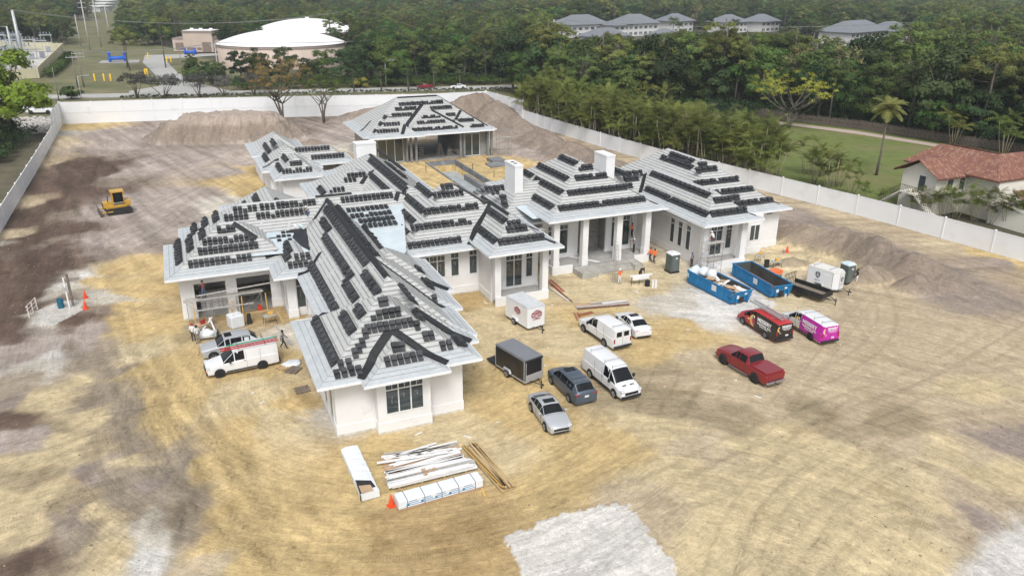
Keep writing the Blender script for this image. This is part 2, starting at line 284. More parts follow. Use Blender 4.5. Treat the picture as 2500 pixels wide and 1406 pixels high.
    me.polygons.add(len(F)); me.polygons.foreach_set('loop_start', np.arange(0, F.size, 4)); me.polygons.foreach_set('use_smooth', np.ones(len(F), bool)); me.update(calc_edges=True)
    a = me.attributes.new('soil', 'FLOAT_COLOR', 'POINT'); a.data.foreach_set('color', np.concatenate([np.clip(col, .01, .9).reshape(-1, 3), np.ones((n, 1))], 1).ravel())
    a = me.attributes.new('trk', 'FLOAT', 'POINT'); a.data.foreach_set('value', trk.ravel()); a = me.attributes.new('along', 'FLOAT', 'POINT'); a.data.foreach_set('value', ss.ravel())
    jx = 3*(fbm(X*.15, Y*.15, 3)-.5); rr_ = np.hypot(X-15, Y-57)+jx*.25; ta_ = np.arctan2(Y-57, X-15)*18; rb = np.hypot(X-c1.x, Y-c1.y); tb = np.arctan2(Y-c1.y, X-c1.x)*30
    za = (X+jx < 26) & (Y < 70) & (X > -9+jx); zd = Y+jx*2 > 78+.2*np.maximum(0, X-30); lx, ly = .79*X-.61*Y, .61*X+.79*Y; zs = (X+jx < -10) & (Y < 175); zr = (X > 58+jx) & (Y > 60)
    zl = (X <= -9+jx) & (Y < 78); zid = np.where(za, 0, 1); zid = np.where(zd, 2, zid); zid = np.where(zl, 3, zid); zid = np.where(zs & (Y > 66), 4, zid); zid = np.where(zr & (Y > 75), 5, zid)
    wv = .35*(fbm(X*.3, Y*.3, 3)-.5); AL = np.stack([q.ravel() for q in (rr_+wv, rb+wv, lx+wv, .95*Y-.3*X+wv, X+.03*Y+wv, X+.16*Y+wv)]); BL = np.stack([q.ravel() for q in (ta_, tb, ly, .95*X+.3*Y, Y, Y)])
    fz = np.repeat(zid.ravel()[F[:, 0]], 4); fv = F.ravel(); a = me.attributes.new('flow', 'FLOAT_VECTOR', 'CORNER'); a.data.foreach_set('vector', np.stack([AL[fz, fv], BL[fz, fv]+fz*37., fz*9.], -1).ravel())
    m = bpy.data.materials.new('soil'); m.use_nodes = True; t = m.node_tree; N = t.nodes; L = t.links; b = N['Principled BSDF']; b.inputs['Roughness'].default_value = .95; b.inputs['Specular IOR Level'].default_value = .12
    at_ = N.new('ShaderNodeAttribute'); at_.attribute_name = 'soil'; tc = N.new('ShaderNodeTexCoord')
    def noise(sc, det, ro=.65, dis=0):
        q = N.new('ShaderNodeTexNoise'); q.inputs['Scale'].default_value = sc; q.inputs['Detail'].default_value = det; q.inputs['Roughness'].default_value = ro; q.inputs['Distortion'].default_value = dis; L.new(tc.outputs['Object'], q.inputs['Vector']); return q.outputs[0]
    def rng(s, a, b, c, d):
        q = N.new('ShaderNodeMapRange'); q.inputs[1].default_value = a; q.inputs[2].default_value = b; q.inputs[3].default_value = c; q.inputs[4].default_value = d; L.new(s, q.inputs[0]); return q.outputs[0]
    def mth(op, a, b):
        q = N.new('ShaderNodeMath'); q.operation = op
        for i, v in enumerate((a, b)):
            if isinstance(v, (int, float)): q.inputs[i].default_value = v
            else: L.new(v, q.inputs[i])
        return q.outputs[0]
    fw = N.new('ShaderNodeAttribute'); fw.attribute_name = 'flow'
    def fnoise(sx, sy, det, ro=.6):
        mp = N.new('ShaderNodeMapping'); mp.inputs['Scale'].default_value = (sx, sy, 1); L.new(fw.outputs['Vector'], mp.inputs[0]); q = N.new('ShaderNodeTexNoise'); q.inputs['Scale'].default_value = 1; q.inputs['Detail'].default_value = det; q.inputs['Roughness'].default_value = ro; L.new(mp.outputs[0], q.inputs['Vector']); return q.outputs[0]
    s1 = fnoise(1.6, .10, 5, .7); s2 = fnoise(5.5, .55, 4, .7); s3 = fnoise(.5, .06, 4)
    n1 = noise(2.6, 8, .72, .6); n2 = noise(11, 6, .7); n3 = noise(.7, 6, .6, 1.0)
    ta = N.new('ShaderNodeAttribute'); ta.attribute_name = 'trk'; al = N.new('ShaderNodeAttribute'); al.attribute_name = 'along'
    lug = mth('SINE', mth('MULTIPLY', al.outputs['Fac'], 38.), 0.); lugm = mth('MULTIPLY', mth('MULTIPLY', rng(lug, -.2, .5, 0, 1), ta.outputs['Fac']), rng(n3, .4, .55, 0, 1))
    f = mth('MULTIPLY', mth('MULTIPLY', rng(n1, .3, .7, .76, 1.2), rng(n2, .3, .7, .80, 1.16)), rng(n3, .3, .7, .88, 1.1))
    f = mth('MULTIPLY', f, mth('MULTIPLY', mth('MULTIPLY', rng(s1, .3, .7, .85, 1.13), rng(s2, .32, .68, .86, 1.12)), rng(s3, .35, .65, .92, 1.06))); f = mth('MULTIPLY', f, mth('MULTIPLY', rng(s1, .62, .70, 1., .80), rng(s2, .64, .72, 1., .82))); crumb = rng(noise(5.5, 9, .8, 1.2), .57, .66, 1.0, .66); f = mth('MULTIPLY', f, crumb)
    f = mth('MULTIPLY', f, rng(lugm, 0, 1, 1, .80))
    mx = N.new('ShaderNodeVectorMath'); mx.operation = 'SCALE'; L.new(at_.outputs['Color'], mx.inputs[0]); L.new(f, mx.inputs['Scale']); L.new(mx.outputs[0], b.inputs['Base Color'])
    h = mth('ADD', mth('ADD', mth('ADD', mth('MULTIPLY', s1, .10), mth('MULTIPLY', n1, .10)), mth('MULTIPLY', n2, .03)), mth('MULTIPLY', lugm, -.008))
    bp = N.new('ShaderNodeBump'); bp.inputs['Strength'].default_value = .9; bp.inputs['Distance'].default_value = 1.; L.new(h, bp.inputs['Height']); L.new(bp.outputs[0], b.inputs['Normal'])
    me.materials.append(m); link('ground', me, kind='structure', label='bare graded soil of the building plot, yellow sand and grey dirt')
# ================= HOUSE DATA: roof blocks, rows of stacked tiles =================
# name:(x0,y0,x1,y1,ze,slope)
BLK={
'F1':(5.95,46.1,17.7,57.9,4.75,.70),'BAY':(8.9,45.2,15.0,53,4.75,.66),'E1':(9.5,48.9,18.5,57.5,4.75,.70),
'E2':(8.6,55.2,19.5,66.6,4.75,.70),'E3':(11,59.3,20.2,69.5,4.75,.70),'W':(8.0,50,18.8,86,4.75,.78),
'T':(5.9,68,11.3,77,4.75,.72),'G':(-3.2,71.4,9.3,82.2,4.70,.70),'L':(-1.7,75.2,27,87.6,4.75,.68),
'M':(17.6,68.0,34,84.4,5.2,.63),'P':(25.2,63.5,33.15,80,5.8,.80),'N':(30,73.5,44,85,5.2,.62),
'EN':(34.45,69.5,49.3,88,6.4,.66),'FP':(50.3,63.95,58.4,84,5.65,.78),'FR':(50.9,67.9,66.0,91,5.0,.70),
'K':(44,76.5,56,92,5.0,.62),'LN':(17.6,78,29.3,109,4.75,.62),'LW':(13.7,90,26,103,4.75,.5),'LB':(3,80,13.2,95.5,4.75,.70),
}
GH={'GH1':(10.9,107.2,18.2,117,4.5,.8),'GH2':(9.9,112.9,18.6,123,4.5,.68),'GH3':(9.7,124,18.3,135,4.5,.68),'GH5':(11,118,17.5,130,4.5,.74),'GH4':(13,114.8,23.8,121.6,4.5,.85)}
BP={'BB':(28.6,130,53.2,147,5.0,.68),'BL':(29.3,128.3,39.0,140,5.0,.72),'BC':(35.2,129.0,49.5,143,5.0,.55),'BR':(44,129.3,52.5,139,5.0,.60)}
ROWS='F1 W 1.54 47.8 56.0;F1 W 3.25 49.8 53.3;F1 W 4.23 50.8 52.6;W W 1.38 57.2 68.9;W W 3.36 60.0 72.1;W W 2.82 56.0 60.1;W W 4.7 59.9 78.3;W W 4.2 54.1 59.1;W W 3.91 72.3 76.3;W E 4.7 61.2 78.0;W E 2.89 64.8 74.5;W E 4.7 50.4 53.9;W E 2.4 62.0 64.6;W E 4.7 50.3 53.2;E2 E 1.49 58.7 63.2;E3 E 2.19 61.5 62.9;E1 E 2.55 52.7 53.9;E1 E 1.36 51.5 53.5;E1 E 0.7 51.1 53.6;F1 E 0.78 47.7 49.4;F1 E 3.24 50.1 51.5;E2 S 3.88 14.0 15.2;E2 S 2.47 15.5 16.6;E2 S 1.34 16.7 17.8;E2 S 4.73 13.2 14.4;F1 S 5.17 11.6 12.3;F1 S 4.29 10.7 13.0;F1 S 3.46 10.1 13.7;F1 S 3.14 13.7 14.0;F1 S 3.17 9.9 10.2;F1 S 2.62 9.5 9.9;F1 S 2.29 9.2 9.5;F1 S 2.02 8.8 9.2;F1 S 1.46 7.6 8.7;F1 S 0.74 7.2 9.2;F1 S 2.32 14.0 14.9;F1 S 1.49 15.0 16.0;BAY S 1.51 10.7 13.5;BAY S 2.35 11.4 12.5;BAY S 2.35 11.8 12.2;L S 5.33 3.8 6.2;L S 5.35 6.4 8.0;L S 5.35 8.1 12.2;L S 4.55 2.8 5.2;L S 4.41 5.9 11.2;L S 5.25 14.8 20.6;G W 1.3 74.1 81.4;G W 2.45 75.1 79.7;G W 3.67 75.9 78.3;G S 1.5 -1.1 4.6;G S 2.59 -0.1 5.4;G S 3.45 0.4 4.7;G S 3.17 4.7 5.1;G S 4.5 1.9 3.6;L W 1.54 82.6 85.7;L W 2.64 82.2 85.0;L W 3.77 81.0 84.2;LB W 3.71 86.4 90.1;LB W 2.43 87.9 90.7;LB E 4.4 82.8 85.1;T W 2.0 71.6 74.9;T W 1.91 72.7 74.2;T W 1.67 70.4 72.5;T S 1.33 7.4 9.3;T S 2.0 8.1 9.7;M S 6.6 23.3 26.7;M S 4.83 21.6 27.7;M S 3.18 19.8 26.3;M S 1.29 18.9 24.5;M S 7.5 24.5 25.9;M W 4.39 73.9 80.8;M W 5.93 76.1 81.3;M W 3.09 73.3 77.7;M W 1.96 72.0 75.5;P W 3.13 67.1 71.6;P W 1.43 65.4 70.1;P S 2.48 28.0 30.3;P S 2.96 28.3 29.8;P S 1.47 26.7 31.7;N S 5.05 30.1 31.2;N S 5.05 31.2 33.1;N S 4.59 31.2 32.3;N S 2.92 31.9 32.6;N S 3.74 32.0 32.8;EN W 1.54 72.1 78.5;EN W 3.3 73.4 80.4;EN W 3.4 81.4 83.9;EN W 4.81 75.1 82.8;EN W 6.72 76.7 81.0;EN S 1.65 36.3 47.3;EN S 3.33 38.2 45.8;EN S 5.02 40.0 44.1;EN S 6.23 41.0 42.9;K S 4.47 50.1 53.1;K S 3.71 50.0 52.1;K S 2.79 49.8 50.7;K W 5.3 79.5 83.1;K W 5.3 79.0 84.0;FP W 3.23 67.9 79.8;FP W 1.45 65.5 78.1;FP S 1.5 52.1 57.0;FP S 2.84 53.4 55.8;FR W 6.76 76.9 82.0;FR W 6.02 76.0 82.7;FR S 6.85 56.9 58.2;FR S 6.21 56.1 59.2;FR S 4.62 54.9 61.3;FR S 3.22 57.0 62.6;FR S 1.58 58.7 64.4;FR S 2.37 58.6 59.9;BB S 6.7 36.9 45.3;BB S 5.7 35.9 39.9;BB S 5.48 42.4 46.6;BB S 4.45 34.9 38.7;BB S 3.88 43.9 46.7;BC S 4.41 40.0 43.6;BC S 3.08 38.8 44.1;BC S 1.45 37.4 45.9;BL S 2.97 32.5 35.5;BL S 1.7 31.0 34.9;BL W 2.96 131.5 142.3;BL W 4.15 133.0 140.7;BL W 1.61 130.7 136.7;BR S 2.79 46.5 49.6;BR S 1.31 47.2 51.0;GH1 W 1.31 109.7 117.6;GH1 W 2.45 111.7 117.5;GH1 S 1.46 12.2 16.4;GH1 S 2.46 13.5 15.2;GH2 W 1.31 117.1 122.1;GH3 W 2.25 120.3 126.7;GH3 W 3.32 121.6 126.1;GH4 S 2.7 15.4 20.6;GH4 S 1.47 17.5 22.5;LN W 5.15 83.3 100.9;LN W 3.9 86.8 96.0;LN E 4.32 91.0 100.1;LN E 1.1 103.2 117.3;LW S 4.16 17.9 19.5;LW S 4.87 18.5 20.9;LW S 2.7 15.7 17.7;LW W 1.5 93.9 97.5'
MEM=[[(10.5,69.7),(9.0,68.0)],[(9.1,67.9),(8.1,68.1)],[(5.8,72.9),(7.1,73.2)],[(13.6,80.4),(11.5,78.2)],[(22.7,83.3),(20.7,79.9)],[(8.3,58.1),(9.8,55.9),(11.6,53.6)],[(11.9,49.4),(10.3,48.0),(8.9,46.2)],[(12.0,49.4),(15.1,46.2)],[(13.2,60.6),(15.2,58.6),(17.9,55.2)],[(14.5,52.2),(17.9,48.9)],[(18.0,61.0),(19.7,59.4)],[(29.0,72.7),(26.4,70.3),(25.1,68.5)],[(27.4,77.4),(29.1,73.0)],[(22.2,96.4),(19.9,93.5)],[(54.0,81.5),(51.0,78.0)],[(3.5,76.6),(5.4,74.8)],[(41.2,136.6),(37.3,132.8),(35.2,129.2)],[(42.6,135.2),(47.0,130.5)],[(48.0,134.8),(45.7,132.2)],[(33.9,133.0),(36.8,132.4)],[(31.6,136.9),(29.3,135.2)],[(12.7,115.2),(10.3,114.9)],[(37.1,138.4),(45.0,138.4)],[(45.1,138.3),(52.0,131.2)],[(12.3,81.4),(16.2,81.4)],[(29.2,75.5),(29.2,68.0),(32.6,64.2)],[(41.9,77.2),(48.6,70.4)],[(58.4,76.4),(65.0,69.0)],[(54.3,69),(57.8,64.7)],[(25.8,76.4),(33.0,69.0)],[(23.4,84.5),(23.4,102.8)],[(13.4,55.5),(13.4,80.6)]]
FL, FS = 1.3, .33
ALLB = {**BLK, **GH, **BP}
def hh(b, x, y):
    x0, y0, x1, y1, ze, s = b; d = min(x-x0, x1-x, y-y0, y1-y)
    if d < 0: return -99
    return ze+(FS*d if d < FL else FS*FL+s*(d-FL))
def env(x, y, skip=None):
    return max([hh(b, x, y) for k, b in ALLB.items() if k != skip]+[-99])
WHITE = mat('white_stucco', (.70, .70, .70), .85, .05, .5, .25, bscale=30, dirt=((.56, .55, .53), .7, .58))
SOFF = mat('white_fascia', (.72, .735, .75), .6, .04, 2)
UNDER = mat('roof_underlayment', (.425, .435, .43), .8, .10, 1.4, .25, dirt=((.40, .41, .41), 2.2, .56), stretch=(1, 1, 1))
FLARE = mat('eave_underlayment', (.41, .44, .455), .55, .08, 1.0, .1, dirt=((.50, .52, .53), 1.2, .5))
BATT = mat('wood_batten', (.27, .265, .25), .85, .3, 4)
TILE = mat('charcoal_roof_tile', (.036, .038, .041), .5, .30, 3.0, .3, spec=.35)
TILE2 = mat('charcoal_roof_tile_dusty', (.055, .057, .061), .55, .35, 2.0, .3, spec=.3)
MEMB = mat('black_membrane', (.016, .017, .019), .55, .4, 2.5, .3, dirt=((.06, .06, .06), 3, .62))
DARKF = mat('black_flat_membrane', (.02, .022, .026), .5, .3, .8, .1, dirt=((.05, .052, .06), 1.0, .5))
GLASS = glassy('window_glass', (.045, .058, .062), .04); WFRAME = mat('window_frame_white', (.70, .71, .71), .5, .04, 3)
STICK = mat('sticker_grey', (.16, .17, .175), .7, .3, 12); CONC = mat('concrete', (.33, .325, .31), .9, .16, .9, .3, dirt=((.22, .21, .19), .6, .55))
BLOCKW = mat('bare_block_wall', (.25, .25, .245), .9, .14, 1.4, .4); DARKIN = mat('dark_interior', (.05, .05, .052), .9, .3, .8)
ROOFM = [UNDER, FLARE, SOFF]
def inset(b, d):
    x0, y0, x1, y1, ze, s = b; hx, hy = (x1-x0)/2, (y1-y0)/2; d1 = min(d, hx); d2 = min(d, hy); d = min(d1, d2)
    z = ze+(FS*d if d < FL else FS*FL+s*(d-FL))
    return [(x0+d, y0+d, z), (x1-d, y0+d, z), (x1-d, y1-d, z), (x0+d, y1-d, z)]
def make_roof(name, parent):
    b = ALLB[name]; half = min(b[2]-b[0], b[3]-b[1])/2; m = MB()
    r0, r1, r2 = inset(b, 0), inset(b, FL), inset(b, half)
    for i in range(4):
        j = (i+1) % 4
        m.poly([r0[i], r0[j], r1[j], r1[i]], 1)
        if abs(r2[i][0]-r2[j][0])+abs(r2[i][1]-r2[j][1]) < .02: m.poly([r1[i], r1[j], r2[i]], 0)
        else: m.poly([r1[i], r1[j], r2[j], r2[i]], 0)
        lo = lambda p, e, z: (p[0]+(e if p[0] > (b[0]+b[2])/2 else -e), p[1]+(e if p[1] > (b[1]+b[3])/2 else -e), z)
        a0, a1 = lo(r0[i], .03, b[4]+.03), lo(r0[j], .03, b[4]+.03); c0, c1 = lo(r0[i], .03, b[4]-.2), lo(r0[j], .03, b[4]-.2)
        m.poly([c0, c1, a1, a0], 2); m.poly([a0, a1, r0[j], r0[i]], 2)
    m.poly([(b[0]-.03, b[1]-.03, b[4]-.2), (b[0]-.03, b[3]+.03, b[4]-.2), (b[2]+.03, b[3]+.03, b[4]-.2), (b[2]+.03, b[1]-.03, b[4]-.2)], 2)
    ro = m.build('roof', ROOFM, parent)
    bt = MB(); d = .45; k = 0
    while d < half-.1:
        c = inset(b, d); sl = math.atan(FS if d < FL else b[5]); w_, h_ = (.035, .02) if d < FL else (.055, .045)
        c2 = inset(b, d+w_)
        for i in range(4):
            j = (i+1) % 4
            p, q, r, s_ = [Vector(v) for v in (c[i], c[j], c2[j], c2[i])]
            if (p-q).length < .3: continue
            # broken into lengths with small gaps, slightly uneven
            L = (q-p).length; n = max(1, int(L/3.6)); u = Vector((0, 0, h_))
            for a in range(n):
                t0, t1 = a/n+.006, (a+1)/n-.006
                A, B, Cc, D = p.lerp(q, t0), p.lerp(q, t1), s_.lerp(r, t1), s_.lerp(r, t0)
                if max(env(A.x, A.y, name)-A.z, 0) > .3 and max(env(B.x, B.y, name)-B.z, 0) > .3 and env((A.x+B.x)/2, (A.y+B.y)/2, name) > A.z+.3: continue
                m2 = [A, B, Cc, D, A+u, B+u, Cc+u, D+u]
                bt.add(m2, [(4, 5, 6, 7), (0, 1, 5, 4), (1, 2, 6, 5), (2, 3, 7, 6), (3, 0, 4, 7)], 0)
        d += .42 if d < FL else .37*math.cos(sl)*1.12
    bt.build('battens', BATT, ro, kind='stuff')
    for i in range(4):
        pts = [Vector(inset(b, e)[i])+Vector((0, 0, .03)) for e in (0, FL, half)]
        hp = MB(); hp.tube(pts, .022, 4); hp.build('hip_board', UNDER, ro)
    return ro
house = empty('mansion', (30, 75, 0), label='large white one-storey mansion under construction, black tiles stacked on its hip roofs', cat='house')
house.location = (0, 0, 0)
guest = empty('guest_house', label='small white guest house with stepped hip roofs behind the mansion, facing the dozer', cat='house')
pavil = empty('pool_pavilion', label='grey block pavilion with open front and wide tiled roof beyond the empty pool', cat='house')
for k in BLK: make_roof(k, house)
for k in GH: make_roof(k, guest)
for k in BP: make_roof(k, pavil)
# low-slope roof fields between the wings
PFM = mat('pale_flat_membrane', (.50, .57, .60), .35, .08, .6, dirt=((.62, .67, .69), .9, .5))
m = MB(); m.poly([(3.6, 72.9, 5.55), (7.4, 72.6, 5.55), (9.2, 71.4, 5.5), (10.2, 71.2, 5.55), (12.6, 79.9, 6.35), (2.5, 80.2, 6.35)]); m.build('flat_roof', PFM, house); m = MB(); m.poly([(12.9, 79.9, 7.25), (17.3, 66.2, 5.8), (18.3, 67.6, 5.95), (21.6, 80.2, 7.25)]); m.build('flat_roof', PFM, house); m = MB(); m.poly([(33.8, 72.2, 6.1), (35.2, 72.2, 6.1), (35.2, 80, 6.9), (33.0, 80, 6.9)])
m.build('flat_roof', PFM, house)
m = MB(); m.poly([(9.0, 80.1, 6.40), (8.7, 76.6, 6.03), (9.3, 73.5, 5.78), (10.4, 70.9, 5.60), (12.6, 79.8, 6.40)]); m.build('black_membrane', DARKF, house)
def wall(bs, parent, m_=None, name='wall', plinth=True):
    mb = MB()
    for a in bs:
        mb.bb(a[:3], a[3:6])
        if plinth and a[2] < .2 and a[5] > 3: mb.bb((a[0]-.05, a[1]-.05, a[2]), (a[3]+.05, a[4]+.05, .85))
    w_ = mb.build(name, m_ or WHITE, parent); sp = MB()
    for a in bs:
        if plinth and a[2] < .2 and a[5] > 3: sp.bb((a[0]-.058, a[1]-.058, a[2]), (a[3]+.058, a[4]+.058, .14))
    if sp.v: sp.build('splash_course', mat('splash_stain', (.50, .47, .40), .95, .3, 3, dirt=((.66, .65, .63), 2.2, .45)), w_)
    return w_
Z0 = -.15
for bs in ([(7.2, 47.37, Z0, 16.62, 57, 4.6)], [(9.98, 46.53, Z0, 13.88, 47.36, 4.6)], [(9.2, 57.1, Z0, 17.6, 82, 4.6)], [(11, 50.1, Z0, 17.3, 57.0, 4.6)], [(11, 57.2, Z0, 18.3, 66, 4.6)], [(12, 60.5, Z0, 19, 68.5, 4.58)],
           [(7.1, 69.5, Z0, 7.95, 76, 4.6), (8.9, 69.5, Z0, 10.3, 76, 4.6), (7.95, 70.0, Z0, 8.9, 76, 4.6)],
           [(-2.15, 73.0, Z0, -.9, 73.45, 4.5), (1.9, 73.0, Z0, 2.9, 73.45, 4.5), (6.0, 73.0, Z0, 7.1, 73.45, 4.5), (-.9, 73.0, 3.42, 1.9, 73.45, 4.5), (2.9, 73.0, 3.5, 6.0, 73.45, 4.5), (-2.15, 73.46, Z0, -1.9, 81, 4.5), (6.9, 73.46, Z0, 7.1, 81, 4.5), (-1.9, 80.7, Z0, 6.9, 81, 4.5)],
           [(-.5, 81.1, Z0, 25.8, 86.4, 4.6), (4.2, 86.5, Z0, 12, 94.3, 4.6)], [(18.8, 69.25, Z0, 26.3, 83, 5.0), (26.4, 76, Z0, 32.8, 83, 5.0)],
           [(26.32, 65.9, Z0, 26.6, 76, 5.6), (26.6, 67.25, Z0, 32.1, 67.5, 5.6), (31.6, 67.5, Z0, 32.0, 76, 5.6), (26.3, 64.75, .62, 26.95, 65.4, 5.6), (31.45, 64.75, .62, 32.1, 65.4, 5.6)],
           [(31.2, 77, Z0, 43, 83.8, 5.0)], [(35.6, 73.5, Z0, 40.1, 73.75, 6.2), (43.75, 73.5, Z0, 48.1, 73.75, 6.2), (47.9, 71.6, Z0, 48.1, 73.5, 6.2), (35.6, 73.8, Z0, 35.9, 87, 6.2), (47.9, 73.8, Z0, 48.1, 87, 6.2), (40.1, 76.5, Z0, 43.75, 76.7, 6.2)],
           [(51.75, 66.2, Z0, 52.0, 83, 5.5), (52.0, 67.35, Z0, 57.4, 67.6, 5.5), (51.2, 65.0, .62, 51.85, 65.65, 5.5), (56.35, 65.0, .62, 57.1, 65.65, 5.5)],
           [(57.4, 67.7, Z0, 61.6, 72, 4.8), (61.7, 68.9, Z0, 65.1, 90, 4.8), (45.2, 78, Z0, 54.8, 90.8, 4.8)], [(18.9, 88, Z0, 28.1, 107.8, 4.6), (15, 91.3, Z0, 18.8, 101.8, 4.6)]):
    wall(bs, house)
wall([(12.1, 108.3, Z0, 17.0, 113.8, 4.3)], guest); wall([(11.1, 114, Z0, 17.4, 122, 4.3)], guest); wall([(10.9, 125, Z0, 17.1, 134, 4.3)], guest); wall([(17.5, 116.0, Z0, 18.9, 121, 4.3), (22.0, 116.0, Z0, 22.6, 121, 4.3), (18.9, 120.7, Z0, 22.0, 121, 4.3)], guest)
# columns of the entrance, each a part
for cx in (35.45, 39.0, 43.3, 47.05):
    m = MB(); m.bb((cx, 70.3, .62), (cx+.68, 70.98, 6.2)); m.bb((cx-.04, 70.26, .62), (cx+.72, 71.02, 1.55)); m.build('column', WHITE, house)
# porch slabs, parapets, steps
def slab(name, a, b, mt=CONC, parent=None): m = MB(); m.bb(a, b); return m.build(name, mt, parent or house)
slab('porch_floor', (35.6, 70.42, Z0), (47.9, 76.5, .65)); slab('porch_floor', (26.6, 64.9, Z0), (31.9, 67.25, .6)); slab('porch_floor', (51.9, 65.1, Z0), (57.0, 67.35, .6)); slab('garage_floor', (-1.9, 73.1, Z0), (6.9, 80.7, .02))
slab('parapet', (35.45, 70.2, Z0), (37.8, 70.40, .95), WHITE); slab('parapet', (45.75, 70.2, Z0), (47.75, 70.40, .95), WHITE); slab('parapet', (26.28, 64.6, Z0), (32.12, 64.74, .95), WHITE); slab('parapet', (51.2, 64.84, Z0), (57.1, 64.98, .95), WHITE)
slab('parapet', (35.3, 70.2, Z0), (35.44, 73.5, .95), WHITE)
m = MB(); m.bb((37.82, 67.95, Z0), (39.8, 70.18, .65)); m.bb((39.81, 69.3, Z0), (44.6, 70.18, .64)); m.bb((39.81, 68.9, Z0), (44.6, 69.29, .44)); m.bb((39.81, 68.5, Z0), (44.6, 68.89, .24)); m.bb((44.61, 68.2, Z0), (45.7, 70.18, .65)); m.build('front_steps', mat('block_steps', (.36, .35, .32), .9, .2, 1.2, .4, dirt=((.25, .24, .22), .8, .5)), house)
# dark rooms seen through openings
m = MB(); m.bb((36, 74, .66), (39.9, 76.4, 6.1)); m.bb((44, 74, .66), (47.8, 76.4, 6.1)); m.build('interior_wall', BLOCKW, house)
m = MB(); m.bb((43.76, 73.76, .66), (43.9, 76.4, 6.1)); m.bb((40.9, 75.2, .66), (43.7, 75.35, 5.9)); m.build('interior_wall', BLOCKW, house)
# windows
def window(plane, c, u0, u1, z0, z1, n=1, transom=.55, parent=None, mark=True, door=False):
    """frame and muntins; child panes.  plane S: y=c facing -y, plane W: x=c facing -x"""
    fr = MB(); W_ = u1-u0; P = lambda u, z, d: (u, c-d, z) if plane == 'S' else (c-d, u, z)
    def bx(mb, ua, ub, za, zb, d0, d1, mi=0): mb.bb(P(ua, za, d0), P(ub, zb, d1), mi)
    t = .075
    bx(fr, u0-t, u0, z0-t, z1+t, -.01, .05); bx(fr, u1, u1+t, z0-t, z1+t, -.01, .05); bx(fr, u0, u1, z1, z1+t, -.01, .05); bx(fr, u0, u1, z0-t, z0, -.01, .05)
    zt = z1-transom if transom else z1
    if transom: bx(fr, u0, u1, zt-.04, zt+.04, -.01, .045)
    for i in range(1, n): u = u0+W_*i/n; bx(fr, u-.045, u+.045, z0, z1, -.01, .047)
    if transom:
        for i in range(n): u = u0+W_*(i+.5)/n; bx(fr, u-.015, u+.015, zt+.04, z1, -.01, .035)
    f = fr.build('door' if door else 'window', WFRAME, parent or house)
    for i in range(n):
        g = MB(); a, b_ = u0+W_*i/n, u0+W_*(i+1)/n; bx(g, a+.02, b_-.02, z0, zt, -.005, .015); 
        if transom: bx(g, a+.02, b_-.02, zt, z1, -.005, .015)
        g.build('pane', GLASS, f)
        if mark:
            s = MB(); uc = (a+b_)/2+random.uniform(-.08, .08)
            for (du, zz, w_, h_) in random.sample(((-.07, zt-.45, .3, .1), (.02, zt-.62, .1, .26), (-.02, zt-.95, .08, .3), (-.16, z1-.25, .14, .12), (.12, z1-.3, .14, .14)), 3):
                bx(s, uc+du-w_/2, uc+du+w_/2, zz-h_/2, zz+h_/2, .016, .021)
            s.build('sticker', STICK, f)
    return f
window('S', 46.53, 10.62, 13.3, 1.55, 3.95, 3)
window('S', 47.37, 8.55, 9.7, 3.95, 4.4, 2, 0, mark=False); window('S', 47.37, 15.1, 15.7, 3.95, 4.4, 1, 0, mark=False)
window('S', 69.25, 20.25, 22.65, 2.15, 4.4, 3); window('S', 69.25, 23.33, 24.12, 2.1, 4.5, 1); window('S', 69.25, 25.3, 26.1, 2.07, 4.56, 1)
window('S', 67.25, 28.53, 30.27, .85, 4.25, 2, .6, door=True); window('S', 67.25, 30.77, 31.45, 1.65, 4.24, 1); window('S', 67.25, 27.35, 27.85, 1.3, 4.24, 1)
window('S', 73.5, 37.75, 38.75, 1.2, 4.55, 1); window('S', 73.5, 36.3, 36.9, 1.2, 4.55, 1); window('S', 73.5, 46.0, 46.9, 1.2, 4.75, 1); window('S', 73.5, 44.5, 45.0, 1.2, 4.75, 1)
window('S', 67.35, 53.95, 55.5, .8, 4.2, 2, .5, door=True); window('S', 67.35, 56.1, 56.85, 1.42, 4.25, 1)
for a, b_ in ((71.35, 72.05), (69.8, 70.5), (68.2, 68.9)): window('W', 51.75, a, b_, 1.43, 4.25, 1, .55, mark=False)
window('S', 67.7, 59.9, 61.2, 1.75, 3.55, 2, 0, mark=False); window('S', 68.9, 63.06, 63.95, 4.25, 4.6, 1, 0, mark=False)
window('S', 70.0, 8.05, 8.8, .3, 3.7, 1, .7, door=True); window('W', 7.1, 71.2, 72.0, 1.2, 3.4, 1, .5, mark=False); window('W', 7.2, 48.2, 49.3, .8, 3.9, 1, .5, mark=False)
window('W', 7.2, 50.5, 51.5, .8, 3.9, 1, .5, mark=False)
# garage: header lights, stored cartons behind the scaffold
# chimneys
for (a, b_, tops) in (((34.15, 78.0, 6), (35.15, 80.9, 10.7), 1), ((47.3, 80.2, 6), (48.5, 83.2, 10.35), 0), ((22.0, 105.0, 5), (24.8, 106.8, 9.1), 0)):
    m = MB(); m.bb(a, (b_[0], b_[1], b_[2]-.2)); m.bb((a[0]-.06, a[1]-.06, b_[2]-.2), (b_[0]+.06, b_[1]+.06, b_[2]))
    ch = m.build('chimney', WHITE, house)
    if tops:
        q = MB(); q.bb((34.4, 78.8, 10.7), (34.8, 79.1, 10.75)); q.bb((34.4, 79.6, 10.7), (34.8, 79.9, 10.75)); q.build('flue', DARKIN, ch)
